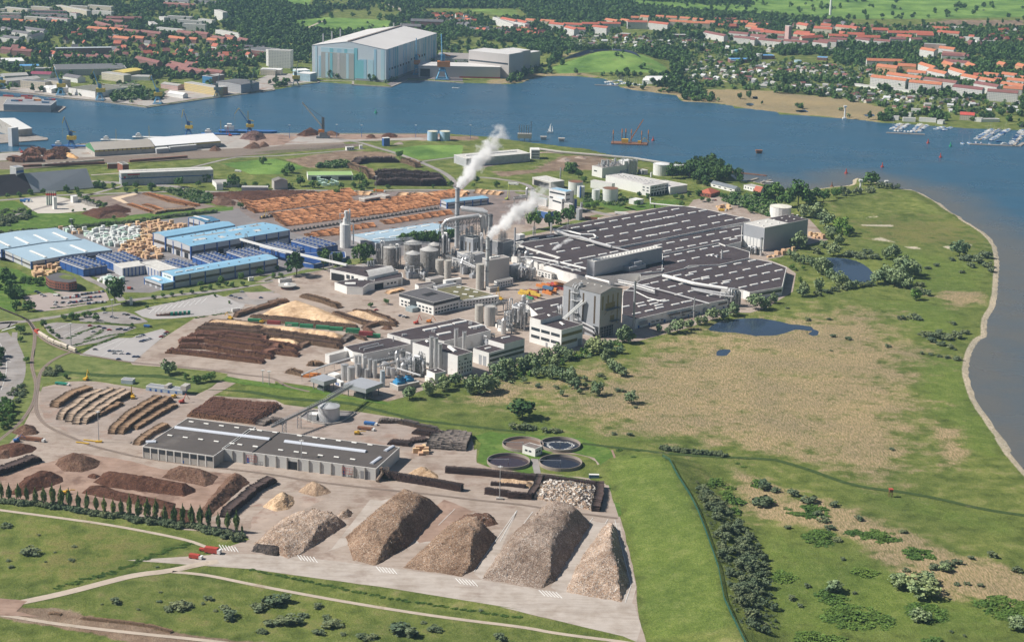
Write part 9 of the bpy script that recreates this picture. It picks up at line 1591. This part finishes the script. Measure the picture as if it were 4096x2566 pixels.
for i in rg_(5):t=tg('log_truck','log truck with green cab and red stakes, number %s in the truck park row'%NU[i],'truck',G2('c1',1450+38*i,225-3*i),.15);pt('chassis',M().box(-9,-1.2,.8,5,1.2,1.3),rust,t);pt('cab',M().box(5,-1.3,.5,7.6,1.3,3.6),mat('truck_green'),t);k=M();[k.box(x,-1.2,1.3,x+.3,1.2,3.2)for x in(-8,-5,-2,1,4)];pt('stakes',k,rust,t)
st_=M().box(-2.2,-1.6,0,-1.2,1.6,3).box(1.2,-1.6,0,2.2,1.6,3).box(-2.2,-1.6,0,2.2,1.6,.8).mesh('log_stand',mat('stand_grey',(.12,.11,.10)))
for(x0,y0),(x1,y1),n in(((100,645),(920,505),26),((370,760),(1640,560),38)):
 for i in rg_(n):q=G2('b2',x0+(x1-x0)*i/(n-1),y0+(y1-y0)*i/(n-1));tag(link('log_stand',st_,None,q,.3),'dark concrete log stand in the rows through the orange logs','stand','log stands in the timber yard')
L=BANK[2:];o=L[0];t=tg('chain_link_fence','green mesh fence along the crest of the grassy bank','fence',(o.x,o.y,0));k=M();kp=M();fm_=mat('fence_green',(.02,.10,.07))
for a,b in zip(L[:-1],L[1:]):
 n=max(1,int((b-a).length/4))
 for i in rg_(n):
  p,q=a.lerp(b,i/n)-o,a.lerp(b,(i+1)/n)-o;zp,zq=hz(p.x+o.x,p.y+o.y),hz(q.x+o.x,q.y+o.y);kp.box(p.x-.1,p.y-.1,zp-.5,p.x+.1,p.y+.1,zp+2.2)
  for z in(.3,.8,1.3,1.8,2.1):k.bar((p.x,p.y,zp+z),(q.x,q.y,zq+z),.10)
pt('mesh_panel',k,fm_,t);pt('posts',kp,fm_,t)
t=tg('raised_hide','wooden raised hide with red roof in the marsh','hide',G2('d4',1028,450));pt('frame',M().tower(0,0,0,5,2.4,2,.12).box(-1.3,-1.3,4,1.3,1.3,6),rust,t);pt('roof',M().box(-1.6,-1.6,6,1.6,1.6,6.3),red,t)
def PP(f,s,z,r,lab,m_=alu,legs=0):
 L=[g(p,z)for p in pl(f,s)];o=VV((L[0].x,L[0].y,0));t=tg('pipeline',lab,'pipe',o);pt('pipe',M().tube([p-o for p in L],r,6),m_,t)
 if legs:
  k=M()
  for a,b in zip(L[:-1],L[1:]):[k.bar(a.lerp(b,i/legs)-o,VV((a.lerp(b,i/legs).x,a.lerp(b,i/legs).y,legs and 0))-o,.25)for i in rg_(legs)]
  pt('supports',k,stl,t)
for i,(f,s,z,r,lab)in en((('f4',"165,490 260,490 470,530 680,580",15,1,'thick white pipe from the boilers to the long grey box'),('f4',"200,500 300,520 470,560 640,600",14,.6,'thin white pipe beside the thick one to the long grey box'),('f4',"430,275 550,320 640,335 760,375 880,408",15,1.6,'broad white duct curving over the vast dark roofs'),('f4',"420,272 540,285 640,310 740,312 760,330",15,1.1,'white bent pipe near the steaming roof vents'),('f4',"880,408 950,425 1020,440",13,.7,'short white pipe between two dark roofs'),('e4',"1120,265 1400,320 1600,380 1779,430",13,.9,'long white pipe running right behind the grey tower, upper'),('e4',"1130,300 1380,350 1560,400 1779,470",13,.7,'long white pipe running right behind the grey tower, lower'),('e4',"1060,325 1300,370 1500,420 1779,500",12.5,.5,'long thin pipe running right behind the grey tower'),('b3',"1040,1185 1250,1230 1500,1295 1840,1390",12,.7,'white pipe across the front roof toward the marsh path'),('b3',"1430,1145 1700,1215 1900,1245 2000,1260",13,1.6,'wide white duct curving over the front roofs'),('b3',"1680,1255 1950,1300 2040,1310",13,.9,'pipe bundle ending at the duct tower, upper'),('b3',"1700,1270 1950,1320 2050,1330",13,.9,'pipe bundle ending at the duct tower, lower'),('b3',"1080,1275 1180,1280 1300,1340 1420,1370",10.5,.6,'thin bent pipe low on the front roof'),('e1',"960,440 1100,480 1230,545",14,.9,'white pipes from the boiler blocks toward the ringed silo'),('e1',"960,455 1080,500 1230,560",12,.7,'second white pipe toward the ringed silo'),('e4',"550,195 690,235 960,300 960,330",15,1.2,'silver pipe wrapping the block behind the grey tower'),('e2',"1000,545 1240,618",8,.8,'white bridge pipe above the process yard'),('e2',"790,530 1000,470 1160,430",7,.8,'pipe rack between the silos and the white block'),('e2',"20,610 250,520 550,430",6,.9,'long pipe rack along the concrete yard wall'))):
 PP(f,s,z,r,lab,alu if i%3 else wte,3 if f=='e2' else 0)
PP('g6',"620,158 760,178 1000,198 1160,212 1386,248",2.5,1.6,'long pale pipeline along the northern shore',bg_);PP('b3',"1320,465 1320,512 1720,550",6,.8,'white gantry pipe on the green by the vast hall',wte,4)
def du(f,x,y,H,W,n,lab):
 o=G2(f,x,y);t=tg('duct_tower',lab,'filter plant',o);k=M();rr=RR(n)
 for i in rg_(3):
  for j in rg_(2):k.tower(-W/2+W*i/2,-W/3+W*.6*j,0,H*UU(rr,.75,1),W*.34,5,.22)
 pt('framework',k,sd2,t);k=M()
 for i in rg_(n):a,b=UU(rr,-W/2,W/2),UU(rr,-W/3,W/3);z=H*UU(rr,.8,1.1);c=UU(rr,-W/2,W/2);k.tube([(a,b,UU(rr,0,4)),(a,b,z-1.5),(a+(c-a)*.2,b,z),(c,b-2,z),(c,b-3,z-2),(c,b-3,H*UU(rr,.3,.6))],UU(rr,.7,1.3),8)
 pt('ducts',k,alu,t);k=M()
 for i in rg_(5):a=UU(rr,-W/2,W/2);k.cyl(a,0,H*.3,H*.6,1.8,10).cyl(a,0,H*.12,H*.3,.4,10,r2=1.8)
 pt('cyclones',k,ss,t)
du('e1',1710,1260,27,17,9,'dense tower of silver ducts and steel frames beside the white blocks');du('c3',2040,135,17,11,7,'silver duct tower at the front wall by the marsh path');du('e1',1790,690,13,14,7,'tangle of ducts and filters right of the big pale block');du('e2',1215,625,17,9,5,'silver duct frame before the tall slim silos');du('e1',880,470,29,7,5,'filter tower on top of the twin concrete silos');du('e1',1285,530,33,4,2,'small filter head on the ringed silo');du('e1',130,520,24,8,2,'steel conveyor tower at the left grain silo');du('e1',300,560,24,8,2,'steel conveyor tower between the grain silos');du('f4',915,620,17,8,3,'three bulbous vents before the long grey box');du('f4',510,640,10,12,4,'row of white filter cabinets beside the roof edge');du('f5',560,520,11,12,3,'roof coolers and duct before the office front by the ponds');du('f5',850,440,9,12,3,'coolers at the foot of the tall grey store');du('e1',620,700,9,7,3,'white pipe knot where the slanting tube lands');du('e4',90,960,14,5,3,'filter unit on the roof of the white two tier block')
for a,b,lab in((('e1',120,250,29),('e1',500,225,28),'lattice conveyor over the grain silos, rear'),(('e1',130,300,27),('e1',700,280,24),'lattice conveyor over the grain silos, front')):p,q=G2(*a),G2(*b);o=VV((p.x,p.y,0));t=tg('lattice_conveyor',lab,'conveyor',o);pt('girder',M().truss(p-o,q-o,2.5,2.5,14,.22),stl,t)
_k=[[('frame',M().tower(0,0,0,9,4,3,.16).box(-2.2,-2.2,3,2.2,2.2,3.2).box(-2.2,-2.2,6,2.2,2.2,6.2),sd2),('vessel',M().cyl(0,0,3.2,8.5,1.3,10).tube([(0,0,8.5),(0,0,10),(3,0,10),(3,0,0)],.4,6),alu)],[('housing',M().box(-3,-2,0,3,2,4).box(-1,-1,4,1.4,1,5.5),gp),('duct',M().tube([(0,0,5),(0,0,7),(5,0,7),(5,0,1)],.6,6),alu)],[('vessel',M().cyl(0,0,0,7,1.8,12).cyl(0,0,7,8,1.8,12,r2=.4),ss),('ladder',M().box(1.8,-.4,0,2,.4,8),sd2)],[('housing',M().box(-4,-2.5,0,4,2.5,3.2),plz),('cooler',M().box(-3,-1.5,3.2,3,1.5,4.4),stl)],[('rack',M().truss((-8,0,4),(8,0,4),2,1.6,8,.14).box(-8,-.4,0,-7.6,.4,4).box(7.6,-.4,0,8,.4,4),sd2),('pipes',M().bar((-8,.5,5),(8,.5,5),.5).bar((-8,-.5,5),(8,-.5,5),.4),alu)]]
UP=[]
for i,ps in en(_k):t=tg('process_unit',('tall steel framed vessel','grey housing with bent duct','silver vessel with ladder','white housing with cooler','short low pipe rack')[i],'process unit',G2('e1',1000+40*i,600));[pt(a,b,c,t)for a,b,c in ps];UP.append(t)
for n_,(f,s,n,wh)in en((('e1',"940,420 1240,560 1225,720 1080,640 950,570",20,'between the twin concrete silos and the pale block'),('e1',"1620,430 1930,500 1900,720 1640,640",20,'right of the big pale block'),('e2',"800,520 1150,430 1250,620 960,640",18,'among the front silos'),('e2',"1150,440 1330,520 1330,570 1170,610",8,'before the tall slim silos'),('e1',"1440,1060 1860,980 1860,1290 1520,1330",22,'round the dense duct tower'),('e1',"400,560 760,600 730,690 420,680",9,'below the grain silos'),('e1',"1080,200 1460,330 1450,430 1340,400 1040,330",14,'behind the slender chimney'),('e2',"1790,260 1930,240 1920,330 1740,330",7,'between the two step blocks'),('b3',"230,420 300,470 330,620 200,640 150,560",12,'in the blue and white works'))):
 Q=gl(f,s);rr=RR(n_);x0,x1=min(p.x for p in Q),max(p.x for p in Q);y0,y1=min(p.y for p in Q),max(p.y for p in Q);c=0
 while c<n:
  q=(UU(rr,x0,x1),UU(rr,y0,y1))
  if inside(q,Q):c+=1;u=rr.choice(UP);lb_=u['label'].split(', ')[0]+', '+wh;dup(u,(q[0],q[1],0),SKA+rr.choice((0,1.57)),lb_,lb_,(UU(rr,.8,1.4),)*2+(UU(rr,.8,2),))
spm=mat('solar_panel',(.02,.025,.05),.3)
for i in rg_(9):
 for j,(x0,y0,x1,y1)in en(((560,566,800,500),(740,538,880,492),(985,488,1150,540))):
  a,b=G2('a3',x0+i*15,y0-i*1+j*2),G2('a3',x1+i*9,y1+i*4);t=None;k=M();n=12;o=a
  for s_ in rg_(n):p,q=a.lerp(b,s_/n),a.lerp(b,(s_+.92)/n);zp,zq=hz(p.x,p.y)+1.2,hz(q.x,q.y)+1.2;k.add([(p.x-o.x,p.y-o.y-2.5,zp),(q.x-o.x,q.y-o.y-2.5,zq),(q.x-o.x,q.y-o.y+2.5,zq+2.4),(p.x-o.x,p.y-o.y+2.5,zp+2.4)],[(0,1,2,3),(3,2,1,0)][:1])
  t=tg('solar_panel_row','row of black solar panels on the '+('left slope','top','right slope')[j]+' of the green hill','solar panels',(o.x,o.y,0),0,'solar rows, '+('left slope','top','right slope')[j]);pt('panels',k,spm,t)
def volmat(n):
 mm,t,b=newmat(n);t.nodes.remove(b);pv=nd(t,'ShaderNodeVolumePrincipled');lk(t,pv.outputs[0],t.nodes['Material Output'].inputs['Volume']);return mm,t,pv
def plume(lab,base,z0,vec,r0,r1,dens,seed,fade=1.0):
 L=VV(vec).length;n=20;m_=14;k=M()
 for i in rg_(n+1):
  r=(r0+(r1-r0)*(i/n)**.8)*1.35
  for j in rg_(m_):a=2*math.pi*j/m_;k.v.append((r*cos(a),r*sin(a),L*i/n))
 for i in rg_(n):
  for j in rg_(m_):jj=(j+1)%m_;k.f.append((i*m_+j,i*m_+jj,(i+1)*m_+jj,(i+1)*m_+j));k.m.append(0)
 k.f+=[tuple(reversed(rg_(m_))),tuple(rg_(n*m_,(n+1)*m_))];k.m+=[0,0]
 mm,t,pv=volmat('steam')
 si(pv,'Color',(1,1,1,1));si(pv,'Anisotropy',.0)
 tc=nd(t,'ShaderNodeTexCoord');s=nd(t,'ShaderNodeSeparateXYZ');lk(t,tc.outputs['Object'],s.inputs[0]);u=mth(t,'DIVIDE',s.outputs[2],L)
 rad=mth(t,'SQRT',mth(t,'ADD',mth(t,'MULTIPLY',s.outputs[0],s.outputs[0]),mth(t,'MULTIPLY',s.outputs[1],s.outputs[1])))
 R_=mth(t,'MULTIPLY_ADD',mth(t,'POWER',u,.8),r1-r0,r0);nz=nz_(t,.085,5,.62,tc.outputs['Object'])
 v=mth(t,'SUBTRACT',mth(t,'MULTIPLY_ADD',mth(t,'SUBTRACT',nz,.5),3.4,1),mth(t,'DIVIDE',rad,R_));v=mth(t,'SUBTRACT',v,mth(t,'MULTIPLY',mth(t,'POWER',u,1.5),.55*fade))
 v=mth(t,'MULTIPLY',sstep(t,v,0,.6),mth(t,'MULTIPLY_ADD',mth(t,'POWER',u,.7),-.93*fade,1,clamp=True));lk(t,mth(t,'MULTIPLY',v,dens),pv.inputs['Density'])
 si(pv,'Emission Strength',0)
 o=kind(pt('steam',k,mm),'stuff');o.location=(base[0],base[1],z0);o.rotation_euler=VV(vec).to_track_quat('Z','Y').to_euler();o['label']=lab;o['category']='steam';return o
(t1,h1,q1_),(t2,h2,q2_)=chim1,chim2
plume('thick white steam rising from the tallest grey chimney and thinning to the right',(q1_.x,q1_.y),h1-.5,(50,64,60),4.2,18,.7,1)
plume('thick white steam blowing right from the slender pale chimney',(q2_.x,q2_.y),h2-.5,(66,44,50),4.2,16,.7,2)
q=G2('f4',402,447,9);plume('small white steam puff from a roof vent',(q.x,q.y),9,(24,16,15),1.6,6.5,.8,3);q=G2('f4',530,280,12);plume('faint grey wisp above the roof vents before the tall trees',(q.x,q.y),12,(2,4,16),1.5,4,.2,4)
k=M().box(-6500,-300,-8,6800,15200,560);mm,t,pv=volmat('haze');si(pv,'Color',(.46,.70,1,1));si(pv,'Density',3.8e-5);si(pv,'Anisotropy',.2);
kind(pt('haze',k,mm),'stuff')
